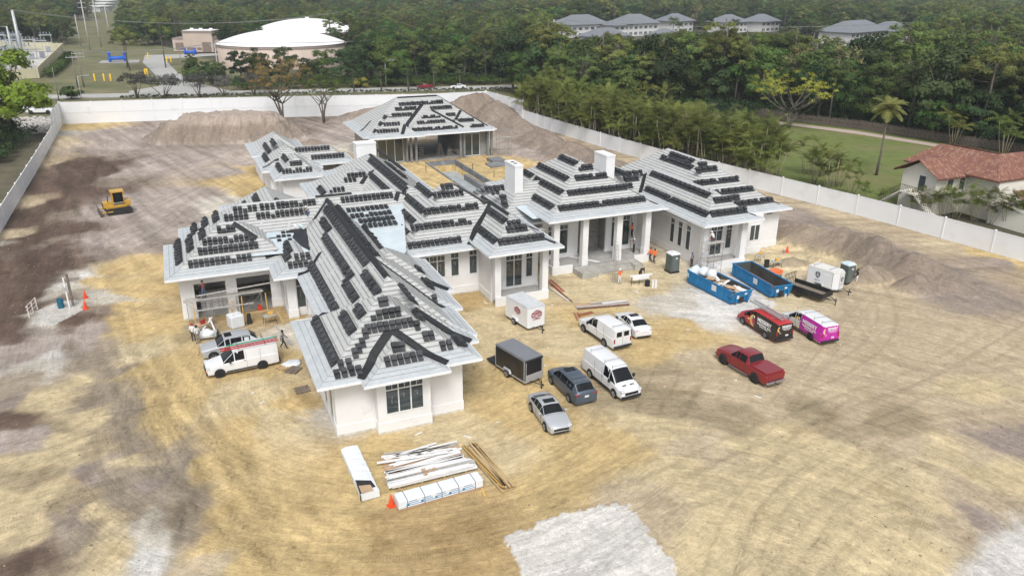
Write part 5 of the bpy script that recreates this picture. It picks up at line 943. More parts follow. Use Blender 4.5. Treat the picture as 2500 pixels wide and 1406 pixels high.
for k_, (ci, wx, wy, h_, rh_, lb) in enumerate(((0, 30, 16, 7.2, 5.0, 'white two-storey condo with grey hip roof, left of the front pair'), (1, 27, 16, 7.2, 5.0, 'white two-storey condo with grey hip roof, right of the front pair'), (2, 20, 15, 7.0, 4.4, 'white two-storey condo with grey hip roof beside tall palms'), (3, 22, 15, 6.6, 4.4, 'grey-roofed condo, fourth from the left, behind palms'), (4, 21, 15, 6.6, 4.4, 'grey-roofed condo, fifth from the left'), (5, 40, 18, 6.6, 5.2, 'widest grey-roofed condo at the right'), (6, 26, 15, 6.2, 4.4, 'rightmost grey-roofed condo beside the widest one'), (7, 24, 14, 3.0, 4.0, 'low grey hip roof in front of the condo pair'), (8, 15, 12, 3.0, 3.4, 'small low grey roof right of the condo pair'), (9, 15, 12, 3.2, 3.0, 'grey hip-roofed house left of the condo row'), (10, 14, 12, 6.6, 2.8, 'recessed wing between the two front condos'))): condo(CONDO[ci][0], CONDO[ci][1], wx, wy, h_, rh_, .30, lb, wins=ci not in (7, 8, 9))
for i, (px, py, sx, mt, lb) in enumerate(((1125, 55, 20, TANR, 'tan tile roof far behind the woods, left'), (1085, 50, 14, REDR, 'small reddish roof far behind the woods'), (1330, 40, 12, REDR, 'red roof left behind the condos'), (1285, 33, 10, CWALL, 'bright white roof left behind the condos'), (1425, 22, 14, CWALL, 'white roof far behind the condos'), (1160, 60, 16, GREYR, 'grey roof behind the woods above the road'), (2260, 45, 38, TANR, 'large tan tile roof at the upper right'), (2400, 48, 30, TANR, 'tan tile roof at the upper right edge'), (2110, 50, 20, TANR, 'small tan roof left of the large tan roof'), (1950, 20, 14, CWALL, 'white roof in the far right woods'), (1900, 22, 8, CWALL, 'tiny white roof in the far woods'))):
    p = at(px, py+22); condo(p.x, p.y, sx, 12, 6.5, 3.8, .3, lb, mt, False)
for i, q in enumerate(((250, 20), (262, 12), (275, 6), (288, 1), (240, 28))): p = at(*q); condo(p.x, p.y, 26, 16, 5, 1.0, 1.2, 'long white warehouse at the far end of the power corridor, %s from the front' % nth((4, 3, 2, 1, 5).index(i)+1 if False else i+1), CWALL, False)
for i, (px, py) in enumerate(((1640, 112), (1655, 105), (1700, 100), (1720, 108), (1790, 105), (1905, 133), (1930, 138), (1975, 130), (1990, 128), (1468, 78), (1545, 75), (2200, 132))): p = at(px, py+4); plant('coconut', p.x, p.y, 1.15 if py > 110 else 1.0, 'tall royal palm among the grey-roofed condos, %s from the left' % nth(i+1), 'tall palms among the condos', var=1, z=-.3)
sheet('parking_road', [tuple(at(*q))[:2] for q in ((1840, 155), (2010, 172), (2010, 178), (1840, 164))], ROADM, -.2)
# neighbour house with clay tile roof
CLAY = mat('clay_tile', (.16, .07, .05), .85, .32, 1.7, .3); CREAMW = mat('cream_stucco', (.70, .67, .59), .9, .04, 1, .2); DKTR = mat('dark_timber', (.07, .05, .04), .8, .2, 2)
nh = empty('tile_roofed_house', (0, 0, 0), 0, 'cream two-storey house with red clay tile roof beyond the right fence', 'house')
def nwall(a, b_): m = MB(); m.bb(a, b_); m.build('wall', CREAMW, nh)
nwall((94.9, 71.6, -.3), (101.9, 77.2, 5.25)); nwall((100.5, 66.5, -.3), (112, 79, 5.5)); nwall((108, 60, -.3), (120, 72, 5.5)); nwall((99.5, 60, -.3), (108, 66.4, 2.6))
m = MB(); m.prism([(94.9, 71.6), (94.9, 77.2), (95.0, 77.2), (95.0, 71.6)], 5.25, 5.26); m.add([(94.9, 71.6, 5.25), (94.9, 77.2, 5.25), (94.9, 74.4, 6.9), (101, 71.6, 5.25), (101, 77.2, 5.25), (101, 74.4, 6.9)], [(0, 2, 1), (0, 3, 5, 2), (1, 2, 5, 4)]); m.build('gable_wall', CREAMW, nh)
NT = {'n': 0}
ct = MB(); 
for k in range(5): a0 = math.pi*k/4
ctv = []; 
for e in (0, .46):
    for k in range(5): a0 = math.pi*k/4; ctv.append((math.cos(a0)*.13*(1-.1*(e > 0)), e, math.sin(a0)*.10+.0))
ct.add(ctv, [(k, k+1, k+6, k+5) for k in range(4)]); ctm = ct.mesh('clay_tile', [mat('clay_a', (.23, .105, .072), .85, .2, 4)]); ctm2 = ct.mesh('clay_tile', [mat('clay_b', (.19, .085, .07), .85, .25, 4)]); ctm3 = ct.mesh('clay_tile', [mat('clay_c', (.28, .165, .12), .85, .2, 4)])
TILEM = MB(); TILEM2 = []
def tiled(A, B, C, D, parent):
    """roof plane A-B eave, D-C ridge; pan sheet plus individual barrel tiles (first ones as parts, rest joined)"""
    A, B, C, D = map(Vector, (A, B, C, D)); m = MB(); m.poly([A, B, C, D]); m.poly([A-Vector((0, 0, .18)), B-Vector((0, 0, .18)), B, A]); rf = m.build('roof', CLAY, parent)
    up = ((D-A)+(C-B))/2; L = max((D-A).length, (C-B).length); W_ = (B-A).length; X = (B-A).normalized(); N_ = X.cross(up).normalized(); Y = N_.cross(X); H_ = abs((D-A).dot(Y)); nr = int(H_/.42); nc = int(W_/.30)
    for i in range(nr):
        t = (i+.0)/nr; l = A.lerp(D, t); rr = B.lerp(C, t); w_ = (rr-l).length; n = int(w_/.30)
        for j in range(n):
            p = l.lerp(rr, (j+.5)/max(n, 1))+N_*.03; M_ = Matrix(((X.x, Y.x, N_.x, p.x), (X.y, Y.y, N_.y, p.y), (X.z, Y.z, N_.z, p.z), (0, 0, 0, 1)))
            me_ = random.choice((ctm, ctm2, ctm, ctm3))
            if NT['n'] < 300: link('clay_tile', me_, rf, M=M_); NT['n'] += 1
            else: TILEM2.append((M_, me_))
    return rf
tiled((93.9, 70.7, 5.2), (102.0, 70.7, 5.2), (104.5, 74.3, 7.3), (93.9, 74.3, 7.2), nh); tiled((100.6, 78.1, 5.4), (93.9, 78.1, 5.2), (93.9, 74.3, 7.2), (104.5, 74.3, 7.3), nh)
tiled((98.2, 80.2, 5.6), (99.8, 66.3, 5.4), (103.6, 69.6, 8.1), (102.6, 78.0, 8.1), nh); tiled((99.8, 66.3, 5.4), (113, 66.3, 5.4), (108, 69.6, 8.1), (103.6, 69.6, 8.1), nh); tiled((113, 66.3, 5.4), (113, 80.2, 5.4), (104, 78, 8.1), (104.3, 69.6, 8.1), nh)
tiled((107.2, 60.5, 5.4), (121, 60.5, 5.4), (118, 66.3, 8.6), (110, 66.3, 8.6), nh); tiled((107.2, 72, 5.4), (107.2, 60.5, 5.4), (110, 66.3, 8.6), (110, 66.4, 8.6), nh); tiled((98.9, 59, 2.6), (108, 59, 2.6), (108, 64.5, 4.4), (100.5, 64.5, 4.4), nh)
V = []; F = []; MI = []; o = 0; vv = np.array([v.co[:] for v in ctm.vertices]); nv = len(vv)
for (M_, me_) in TILEM2: A_ = np.array(M_); V.append(vv@A_[:3, :3].T+A_[:3, 3]); F += [tuple(v+o for v in p.vertices) for p in ctm.polygons]; MI += [(ctm, ctm2, ctm3).index(me_)]*len(ctm.polygons); o += nv
me = bpy.data.meshes.new('clay_tiles'); me.from_pydata(np.concatenate(V).tolist(), [], F); [me.materials.append(MATS[q]) for q in ('clay_a', 'clay_b', 'clay_c')]; me.polygons.foreach_set('material_index', MI); link('clay_tiles', me, nh, kind='stuff')
for (a, b_) in (((94.84, 73.3, 2.9), (94.9, 74.3, 5.0)), ((100.4, 71.5, 3), (100.5, 72.3, 4.8))):
    m = MB(); m.bb((a[0]-.04, a[1]-.12, a[2]-.1), (b_[0], b_[1]+.12, b_[2]+.12)); f = m.build('door' if a[0] < 95 else 'window', WFRAME, nh); m = MB(); m.bb((a[0]-.06, a[1], a[2]), (a[0]-.03, b_[1], b_[2])); m.build('pane', GLASS, f)
for x in (97.2, 99.6): m = MB(); m.bb((x, 71.5, 3.2), (x+.9, 71.6, 4.7)); m.build('window', GLASS, nh)
m = MB(); m.bb((108.2, 59.9, 2.9), (118, 60.0, 5.1)); sc_ = m.build('screen_porch', mat('dark_screen', (.03, .032, .033), .5, .2, 2), nh); m = MB()
for k in range(5): m.bb((108.2+k*2.3, 59.8, 2.9), (108.3+k*2.3, 59.9, 5.1))
m.build('screen_frame', mat('bronze_frame', (.05, .045, .04), .5, .1, 2), sc_)
m = MB(); m.bb((92.6, 73, 2.6), (94.8, 75.4, 2.8)); 
for k in range(13): m.bb((92.7, 72.9-k*.27, 2.5-k*.2), (93.9, 73.17-k*.27, 2.62-k*.2)); m.bb((92.7, 75.4+k*.27, 2.5-k*.2), (93.9, 75.67+k*.27, 2.62-k*.2))
m.build('stairs', CREAMW, nh); m = MB()
m.tube([(92.7, 69.5, 1.0), (92.7, 72.9, 3.7), (92.7, 75.4, 3.7), (92.7, 78.8, 1.2)], .04, 5)
for k in range(34):
    y = 69.5+k*.28; z = 1.0+(y-69.5)*.8 if y < 72.9 else 3.7 if y < 75.4 else 3.7-(y-75.4)*.74
    m.box((92.7, y, z-.5), (.03, .03, 1.0))
m.build('railing', DKTR, nh)
# ================= VEHICLES =================
def paint(name, c, coat=.35, rough=.4, metal=0): return mat(name, c, rough, .05, .6, coat=coat, metal=metal)
CARG = mat('car_glass', (.010, .011, .013), .08, .2, 1, spec=.3); TYRE = mat('tyre_rubber', (.02, .02, .021), .85, .2, 4); RIMG = mat('rim_silver', (.38, .39, .40), .35, .1, 4, metal=.6); RIMB = mat('rim_black', (.025, .025, .027), .4, .2, 4); TRIM = mat('black_trim', (.022, .022, .024), .6, .2, 3)
RLAMP = mat('tail_lamp_red', (.28, .012, .015), .25, .1, 3, coat=1); HLAMP = mat('head_lamp', (.55, .57, .60), .15, .1, 5, coat=1); PLATE = mat('plate_white', (.6, .6, .62), .5, .2, 20); CHROME = mat('chrome', (.5, .51, .53), .2, .1, 3, metal=.9); OLAMP = mat('amber_lamp', (.6, .16, .02), .3, .1, 3, coat=1)
WV = paint('van_white', (.66, .67, .68)); SILV = paint('silver_paint', (.46, .48, .50), metal=.35); GREYB = paint('slate_blue_paint', (.075, .10, .135), metal=.3); REDP = paint('dark_red_paint', (.20, .008, .014), coat=.7, rough=.3); REDV = paint('van_red', (.42, .02, .025)); BLKV = paint('van_black_wrap', (.018, .016, .017)); PINK = paint('magenta_wrap', (.46, .02, .33)); LILAC = paint('lilac_wrap', (.55, .50, .60))
def smooth(o, ang=32):
    me = o.data; me.polygons.foreach_set('use_smooth', [True]*len(me.polygons)); me.set_sharp_from_angle(angle=math.radians(ang)); return o
def wheel(parent, x, y, r, w_, rim, side):
    m = MB(); T = Matrix.Translation((x, y, r)) @ Matrix.Rotation(math.radians(90), 4, 'X'); m.rev([(r*.62, -w_/2), (r*.95, -w_/2), (r, -w_*.3), (r, w_*.3), (r*.95, w_/2), (r*.62, w_/2)], 22, M=T); o = smooth(m.build('wheel', TYRE, parent), 40)
    m = MB(); T2 = T @ Matrix.Translation((0, 0, -side*(w_/2-.02))); m.rev([(r*.62, -.03), (r*.62, .03), (r*.2, .012)], 18, M=T2)
    for k in range(5): a = k*2*math.pi/5; m.box((r*.4*math.cos(a), r*.4*math.sin(a), -side*.03), (r*.5, r*.13, .03), a, M=T2)
    m.build('rim', rim, o); return o
def vehicle(name, label, cat, St, W_, side_iv, wind_iv, rear_iv, bodym, wheels, wr=.34, ww=.22, rim=RIMG, group=None, split=None, trimz=None, gin=.10):
    """St: stations (x, half width, z bottom, z belt, half roof width, z roof), front first"""
    root = empty(name, label=label, cat=cat, group=group); B = MB(); sec = []
    for (x, wb, z0, zb, wr_, zr) in St:
        h = [(wb*.90, z0), (wb*.985, z0+.10), (wb, z0+(zb-z0)*.55), (wb*.975, zb-.03), (wb*.94, zb), (wr_, zr-.045), (wr_*.90, zr-.008), (wr_*.45, zr+.022), (0, zr+.03)]
        sec.append([(x, y, z) for y, z in h]+[(x, -y, z) for y, z in h[-2::-1]])
    n = len(sec[0]); v = [p for s in sec for p in s]; f = []; mi = []
    for i in range(len(sec)-1):
        for k in range(n-1): f.append((i*n+k, i*n+k+1, (i+1)*n+k+1, (i+1)*n+k)); mi.append(split(i, k) if split else 0)
        f.append((i*n+n-1, i*n, (i+1)*n, (i+1)*n+n-1)); mi.append(0)
    f += [tuple(range(n-1, -1, -1)), tuple((len(sec)-1)*n+k for k in range(n))]; mi += [split(0, 2) if split else 0, split(len(sec)-2, 2) if split else 0]
    f = [q[::-1] for q in f]; B.v = v; B.f = f; B.m = mi; body = smooth(B.build('body', bodym, root), 28)
    def quad(P, i_, off, nm, mt=CARG):
        P = [Vector(p) for p in P]; c = sum(P, Vector())/4; nn = (P[1]-P[0]).cross(P[3]-P[0]).normalized()
        if nn.dot(c-Vector((c.x*.6, 0, .6))) < 0: nn = -nn
        Q = [p+(c-p)*i_+nn*off for p in P]; m = MB(); m.v = [tuple(q) for q in Q]+[tuple(q-nn*.02) for q in Q]; m.f = [(0, 1, 2, 3), (0, 4, 5, 1), (1, 5, 6, 2), (2, 6, 7, 3), (3, 7, 4, 0)]; m.m = [0]*5; return m.build(nm, mt, root)
    for i in side_iv:
        a, b_ = (i, i+1) if isinstance(i, int) else i
        for s in (1, -1):
            P = [(sec[a][4][0], s*sec[a][4][1], sec[a][4][2]), (sec[b_][4][0], s*sec[b_][4][1], sec[b_][4][2]), (sec[b_][5][0], s*sec[b_][5][1], sec[b_][5][2]), (sec[a][5][0], s*sec[a][5][1], sec[a][5][2])]; quad(P, gin, .012, 'side_window')
    for iv, nm in ((wind_iv, 'windshield'), (rear_iv, 'rear_window')):
        if iv is None: continue
        a, b_ = (iv, iv+1) if isinstance(iv, int) else iv; m = MB(); ks = [5, 6, 7, 8, 9, 10, 11]; L_ = []
        for t in (.07, .93):
            row = [Vector(sec[a][k]).lerp(Vector(sec[b_][k]), t) for k in ks]; row = [Vector((q.x, q.y*.95, q.z)) for q in row]; L_.append(row)
        nn = (L_[0][4]-L_[0][2]).cross(L_[1][3]-L_[0][3]).normalized()
        if nn.z < 0: nn = -nn
        m.v = [tuple(q+nn*.022) for q in L_[0]]+[tuple(q+nn*.022) for q in L_[1]]; m.f = [(k, k+1, k+8, k+7) for k in range(6)]; m.m = [0]*6; m.build(nm, CARG, root)
    for x in wheels:
        for s in (1, -1):
            wb = W_; m = MB(); m.rev([(wr+.075, -.012), (wr+.075, .012)], 24, M=Matrix.Translation((x, s*(wb+.002), wr+.02)) @ Matrix.Rotation(math.radians(90), 4, 'X')); m.add([(x+(wr+.075)*math.cos(a), s*(wb+.014), wr+.02+(wr+.075)*math.sin(a)) for a in [k*math.pi/12 for k in range(24)]], [tuple(range(24))]); m.build('wheel_well_shade', TRIM, root); wheel(root, x, s*(wb-.07), wr, ww, rim, s)  # black disc on the flank stands for the shaded hollow around the wheel
    return root
def part(root, nm, mt, *boxes):
    m = MB()
    for c, d in boxes: m.box(c, d)
    o = m.build(nm, mt, root); bv = o.modifiers.new('b', 'BEVEL'); bv.width = min(.02, min(min(d) for c, d in boxes)*.3); bv.segments = 1; return o
def set_on(root, front, rear, side, hw):
    """front/rear near-side wheel contact points in the photo; side=+1 when the body lies on the driver's-left (+y) of that line"""
    A, B = at(*front), at(*rear); d = (A-B).normalized(); n = Vector((-d.y, d.x, 0)); c = (A+B)/2+n*side*hw; root.location = (c.x, c.y, gzs(c.x, c.y)-.02); root.rotation_euler[2] = math.atan2(d.y, d.x); return root
def sedan(label, bodym, group=None, L=4.8, top=1.45, roofm=True):
    h = L/2; St = [(h, .62, .32, .60, .50, .64), (h-.10, .80, .22, .68, .62, .72), (h-.55, .90, .18, .80, .74, .84), (h-1.25, .92, .17, .93, .80, .965), (h-1.42, .92, .17, .95, .80, .99), (h-2.15, .925, .17, .96, .66, top-.03), (h-2.75, .925, .17, .965, .65, top), (h-3.35, .92, .17, .97, .64, top-.05), (h-4.15, .91, .18, .98, .74, 1.06), (h-4.4, .90, .2, .97, .76, 1.03), (h-4.7, .84, .24, .92, .70, .97), (h-4.8, .74, .34, .80, .60, .84)]
    r = vehicle('sedan', label, 'car', St, .925, [(4, 5), 5, 6, (7, 8)], 4, 7, bodym, (h-.95, h-3.8), .335, group=group)
    part(r, 'grille', TRIM, ((h-.01, 0, .52), (.08, 1.15, .18)), ((h+.0, 0, .3), (.08, 1.2, .10)))
    for s in (1, -1): part(r, 'headlight', HLAMP, ((h-.24, s*.66, .69), (.36, .30, .11))); part(r, 'tail_light', RLAMP, ((-h+.10, s*.60, .86), (.12, .36, .13))); part(r, 'mirror', bodym, ((h-1.75, s*1.02, .98), (.14, .20, .13)))
    part(r, 'door_seam', TRIM, *[((x, s*.925, .62), (.02, .014, .62)) for x in (h-1.75, h-2.75, h-3.7) for s in (1, -1)]); part(r, 'hood_seam', TRIM, ((h-1.36, 0, 1.005), (.02, 1.45, .012)))
    part(r, 'license_plate', PLATE, ((-h-.0, 0, .74), (.03, .32, .16))); part(r, 'bumper', TRIM, ((-h+.03, 0, .34), (.12, 1.4, .12)))
    part(r, 'sunroof', CARG, ((h-2.55, 0, top+.035), (.55, .85, .02))); return r
set_on(sedan('silver sedan parked nose towards the street side, lowest car in the lot', SILV), (1332.6, 1053), (1296, 1001), 1, .86)
set_on(sedan('white sedan with black windows tucked behind the white ladder-rack van', WV, L=4.8), (1503, 786), (1544, 825), -1, .86)
def van(label, bodym, L, H_, group=None, split=None, rim=RIMG, rearw=True, nose=.95, frontw=True, dark=TRIM):
    h = L/2; hz = 1.08 if H_ > 2.2 else 1.05; St = [(h, .78, .38, .74, .60, .80), (h-.08, .90, .28, .88, .74, .93), (h-nose*.7, .96, .26, hz, .84, hz+.05), (h-nose, .98, .26, hz+.06, .86, hz+.12), (h-nose-.95, .99, .26, 1.18, .76, H_-.10), (h-nose-1.22, 1.0, .26, 1.2, .78, H_), (h-nose-1.75, 1.0, .26, 1.2, .80, H_+.02), (h-nose-2.9, 1.0, .26, 1.2, .82, H_+.02), (-h+.6, 1.0, .26, 1.2, .82, H_+.01), (-h+.08, 1.0, .28, 1.2, .82, H_-.03), (-h, .97, .32, 1.18, .79, H_-.10)]
    r = vehicle('van', label, 'van', St, 1.0, [(3, 4), (4, 6)] if frontw else [], 3, None, bodym, (h-.98, -h+1.35), .36, .23, rim, group, split, gin=.08)
    part(r, 'grille', dark, ((h-.02, 0, .70), (.1, 1.2, .24))); part(r, 'front_bumper', dark, ((h-.03, 0, .42), (.16, 1.75, .22))); part(r, 'rear_bumper', dark, ((-h-.06, 0, .45), (.2, 1.85, .16))); part(r, 'side_moulding', dark, ((-.2, 1.0, .42), (L-2.6, .04, .12)), ((-.2, -1.0, .42), (L-2.6, .04, .12)))
    for s in (1, -1):
        part(r, 'headlight', HLAMP, ((h-.16, s*.76, .86), (.30, .30, .20))); part(r, 'tail_light', RLAMP, ((-h-.005, s*.86, 1.0), (.06, .14, .42))); part(r, 'mirror', dark, ((h-nose-.55, s*1.14, 1.32), (.14, .2, .28)))
        if rearw: part(r, 'rear_window', CARG, ((-h+.02, s*.38, 1.58), (.05, .56, .48)))
        part(r, 'door_seam', dark, ((h-nose-1.85, s*1.001, 1.15), (.015, .012, 1.5)), ((h-nose-2.95, s*1.001, 1.15), (.015, .012, 1.5)), ((h-nose-1.7, s*1.008, 1.12), (.16, .02, .04)))
    part(r, 'door_seam', dark, ((-h-.003, 0, 1.2), (.02, .015, 1.5))); part(r, 'license_plate', PLATE, ((-h-.012, -.25, .75), (.03, .32, .16))); return r, h
def rack(r, xs_, H_, w_=.8, mt=CHROME):
    for x in xs_:
        m = MB(); m.tube([(x, -w_, H_+.02), (x, -w_, H_+.2), (x, w_, H_+.2), (x, w_, H_+.02)], .022, 5); m.tube([(x, -w_, H_+.2), (x, -w_, H_+.34)], .02, 5); m.tube([(x, w_, H_+.2), (x, w_, H_+.34)], .02, 5); m.build('roof_rack_bar', mt, r)
def ladder(nm, L, w_, mt, label, M, cat='ladder', n=None, group=None):
    m = MB(); 
    for s in (1, -1): m.box((0, s*w_/2, 0), (L, .035, .09))
    for i in range(n or int(L/.3)): m.box((-L/2+.2+i*.3, 0, 0), (.035, w_, .03))
    return m.build(nm, mt, label=label, cat=cat, group=group, M=M)
r, h = van('white high-roof van with roof bars and black windshield, nose to the street side', WV, 5.9, 2.12); set_on(r, (1494.5, 966), (1440, 920), 1, .93); rack(r, (1.3, .2, -1.9), 2.14); part(r, 'hood_vent', TRIM, ((h-.55, .35, 1.16), (.1, .34, .03)), ((h-.55, -.35, 1.16), (.1, .34, .03)))
r, h = van('white work van seen from behind with two rear windows and roof rack rails', WV, 5.7, 2.05, nose=1.25); set_on(r, (1428.8, 812), (1478, 846.5), -1, .93); rack(r, (.4, -2.4), 2.06)
r, h = van('white cargo van with ladders on its roof at the garage side', WV, 5.7, 2.05, nose=1.3, rim=RIMB, rearw=False); set_on(r, (541, 920), (651, 897), -1, .93); rack(r, (.2, -1.9), 2.06, mt=TRIM); part(r, 'marker_lamp', OLAMP, ((h-.03, .72, .66), (.12, .3, .08)), ((h-.03, -.72, .66), (.12, .3, .08))); CH = r
bpy.context.view_layer.update()
MW = Matrix.Translation(CH.location) @ Matrix.Rotation(CH.rotation_euler[2], 4, 'Z')
ladder('ladder', 4.1, .42, mat('green_fibreglass', (.02, .22, .13), .5, .1, 2), 'green fibreglass ladder on the roof of the white cargo van', MW @ Matrix.Translation((-.95, .30, 2.36)) @ Matrix.Rotation(math.radians(28), 4, 'X')); ladder('ladder', 4.6, .42, mat('red_fibreglass', (.42, .03, .03), .5, .1, 2), 'red fibreglass ladder beside the green one on the white cargo van', MW @ Matrix.Translation((-.7, .72, 2.30)))
def text(s, size, mt, parent, M, depth=.004, name='lettering', xscale=1., align='CENTER'):
    cu = bpy.data.curves.new('t', 'FONT'); cu.body = s; cu.size = size; cu.extrude = depth; cu.align_x = align; cu.align_y = 'CENTER'; cu.offset = size*.035
    t = bpy.data.objects.new('t', cu); COL.objects.link(t); dg = bpy.context.evaluated_depsgraph_get(); me = bpy.data.meshes.new_from_object(t.evaluated_get(dg)); bpy.data.objects.remove(t); me.materials.clear(); me.materials.append(mt)
    o = link(name, me, parent); o.matrix_basis = M @ Matrix.Diagonal((xscale, 1, 1, 1)); return o
def sideM(x, z, y, s):  # lettering frame on a vehicle side; s=+1 left side (+y)
    return Matrix(((-s, 0, 0, x), (0, 0, s, y*s), (0, 1, 0, z), (0, 0, 0, 1))) if s > 0 else Matrix(((1, 0, 0, x), (0, 0, -1, -y), (0, 1, 0, z), (0, 0, 0, 1)))
def rearM(x, z, y=0): return Matrix(((0, 0, -1, x), (-1, 0, 0, y), (0, 1, 0, z), (0, 0, 0, 1)))
WT = mat('white_letters', (.78, .78, .78), .5, .02, 5); SWO = mat('orange_swoosh', (.75, .30, .03), .5, .1, 5); SWY = mat('yellow_swoosh', (.80, .62, .08), .5, .1, 5)
def swoosh(r, Mx, sc, mts, P):
    for k, mt in enumerate(mts):
        m = MB(); v = []; N_ = 14
        for i in range(N_+1):
            a = math.radians(110+i*155/N_); w_ = .05*math.sin(math.pi*min(1, (i+1)/(N_+1)))+.012; R_ = .52-k*.075; v += [((R_-w_)*math.cos(a), (R_-w_)*math.sin(a), 0), ((R_+w_)*math.cos(a), (R_+w_)*math.sin(a), 0)]
        m.v = v; m.f = [(2*i, 2*i+1, 2*i+3, 2*i+2) for i in range(N_)]; m.m = [0]*N_; o = m.build('swoosh_print', mt, r); o.matrix_basis = Mx @ Matrix.Scale(sc, 4) @ Matrix.Translation((0, 0, .004*k))
def messery(label, front, wrap, mts2, near_f, near_r):
    mats_ = [front, wrap]; r, h = van(label, mats_, 5.6, 1.95, split=lambda i, k: 1 if (i >= 6 and (1 <= k <= 4 or 11 <= k <= 14)) or (i >= 9 and k < 16 and k not in (6, 7, 8, 9)) else 0, rim=RIMG if wrap is BLKV else RIMB, rearw=False, nose=.9)
    set_on(r, near_f, near_r, -1, .93)
    for s in (1, -1):
        text('MESSERY', .50, WT, r, sideM(-1.15, 1.42, 1.004, s) @ Matrix.Rotation(math.radians(0), 4, 'Z'), xscale=.98); text('PAINTING, INC.', .27, WT, r, sideM(-1.2, 1.06, 1.016, s)); m = MB(); o = text('INTERIOR  EXTERIOR', .12, WT, r, sideM(-1.15, .86, 1.014, s)); swoosh(r, sideM(.15, 1.05, 1.02, s), 1.15, mts2, None); text('MP', .2, WT, r, sideM(1.0, .98, 1.012, s))
        part(r, 'drip_print', WT, ((.25, s*1.008, 1.45), (.12, .012, .26)))
    text('MESSERY', .27, WT, r, rearM(-h-.012, 1.62, -.14)); text('PAINTING, INC.', .14, WT, r, rearM(-h-.012, 1.42, -.16)); text('INTERIOR EXTERIOR', .075, WT, r, rearM(-h-.012, 1.28, -.16)); text('239', .1, WT, r, rearM(-h-.012, 1.02, .5)); swoosh(r, rearM(-h-.012, 1.42, .55), .55, mts2, None); return r
GREYSW = mat('grey_swoosh', (.4, .4, .42), .5, .1, 5)
r1 = messery('red and black wrapped painting van with aluminium ladder on its roof', REDV, BLKV, (SWY, SWO, GREYSW), (1816, 792.5), (1871.7, 827.5)); rack(r1, (.6, -1.9), 1.97)
MW1 = Matrix.Translation(r1.location) @ Matrix.Rotation(r1.rotation_euler[2], 4, 'Z'); ladder('ladder', 4.6, .5, METG, 'aluminium extension ladder lying on the red and black van', MW1 @ Matrix.Translation((-.4, .1, 2.26))); ladder('ladder', 4.3, .44, METG, 'upper aluminium ladder section stacked on the red and black van', MW1 @ Matrix.Translation((-.2, .1, 2.37)))
r2 = messery('white and magenta wrapped painting van with empty roof rack', WV, PINK, (SWY, SWO, WT), (1925, 797), (1981, 832)); rack(r2, (1.0, -.2, -1.4, -2.4), 1.97)
# minivan
St = [(2.55, .66, .34, .70, .52, .76), (2.42, .86, .24, .84, .68, .88), (1.75, .96, .2, 1.0, .80, 1.05), (1.45, .97, .2, 1.05, .82, 1.12), (.75, .98, .2, 1.08, .72, 1.66), (.2, .985, .2, 1.08, .72, 1.72), (-.9, .985, .2, 1.1, .72, 1.73), (-1.9, .98, .2, 1.12, .70, 1.69), (-2.42, .96, .22, 1.14, .74, 1.22), (-2.52, .93, .25, 1.08, .76, 1.12), (-2.58, .88, .36, .8, .7, .84)]
r = vehicle('minivan', 'slate blue minivan seen from behind, between the silver sedan and the white van', 'car', St, .985, [(3, 4), 4, 5, 6], 3, 7, GREYB, (1.55, -1.5), .34); set_on(r, (1346.7, 936.5), (1390.6, 981), -1, .91)
for s in (1, -1): part(r, 'tail_light', RLAMP, ((-2.50, s*.78, 1.02), (.12, .36, .14)))
part(r, 'license_plate', PLATE, ((-2.58, 0, .86), (.04, .36, .18))); part(r, 'sunroof', CARG, ((.3, 0, 1.76), (.6, .85, .02))); rack(r, (-.4, -1.1, -1.7), 1.62, .62); part(r, 'mirror', GREYB, ((1.2, 1.05, 1.1), (.14, .2, .14)), ((1.2, -1.05, 1.1), (.14, .2, .14)))
# silver suv by the garage
St = [(2.35, .62, .36, .74, .52, .80), (2.25, .84, .26, .92, .68, .97), (1.5, .95, .24, 1.06, .80, 1.10), (1.1, .96, .24, 1.1, .82, 1.15), (.42, .965, .24, 1.12, .72, 1.66), (0, .965, .24, 1.12, .72, 1.71), (-1.0, .965, .24, 1.13, .70, 1.71), (-1.7, .96, .24, 1.15, .68, 1.62), (-2.25, .94, .28, 1.15, .74, 1.2), (-2.38, .88, .4, .95, .70, 1.0)]
r = vehicle('suv', 'silver suv parked behind the white cargo van, driver door open', 'car', St, .965, [(3, 4), 4, 5, 6], 3, 7, SILV, (1.45, -1.4), .37); A = at(524, 880); Bq = at(622, 858); set_on(r, (520, 879), (613, 861), -1, .9)
for s in (1, -1): part(r, 'headlight', HLAMP, ((2.2, s*.68, .86), (.26, .28, .16))); part(r, 'tail_light', RLAMP, ((-2.28, s*.78, 1.0), (.14, .3, .22)))
part(r, 'sunroof', CARG, ((.05, 0, 1.745), (.6, .85, .02))); part(r, 'roof_rail', METG, ((-.6, .68, 1.74), (2.2, .04, .05)), ((-.6, -.68, 1.74), (2.2, .04, .05))); m = MB(); m.box((.72, -1.35, .98), (.06, .95, 1.3), -.25); m.build('open_door', TRIM, r)
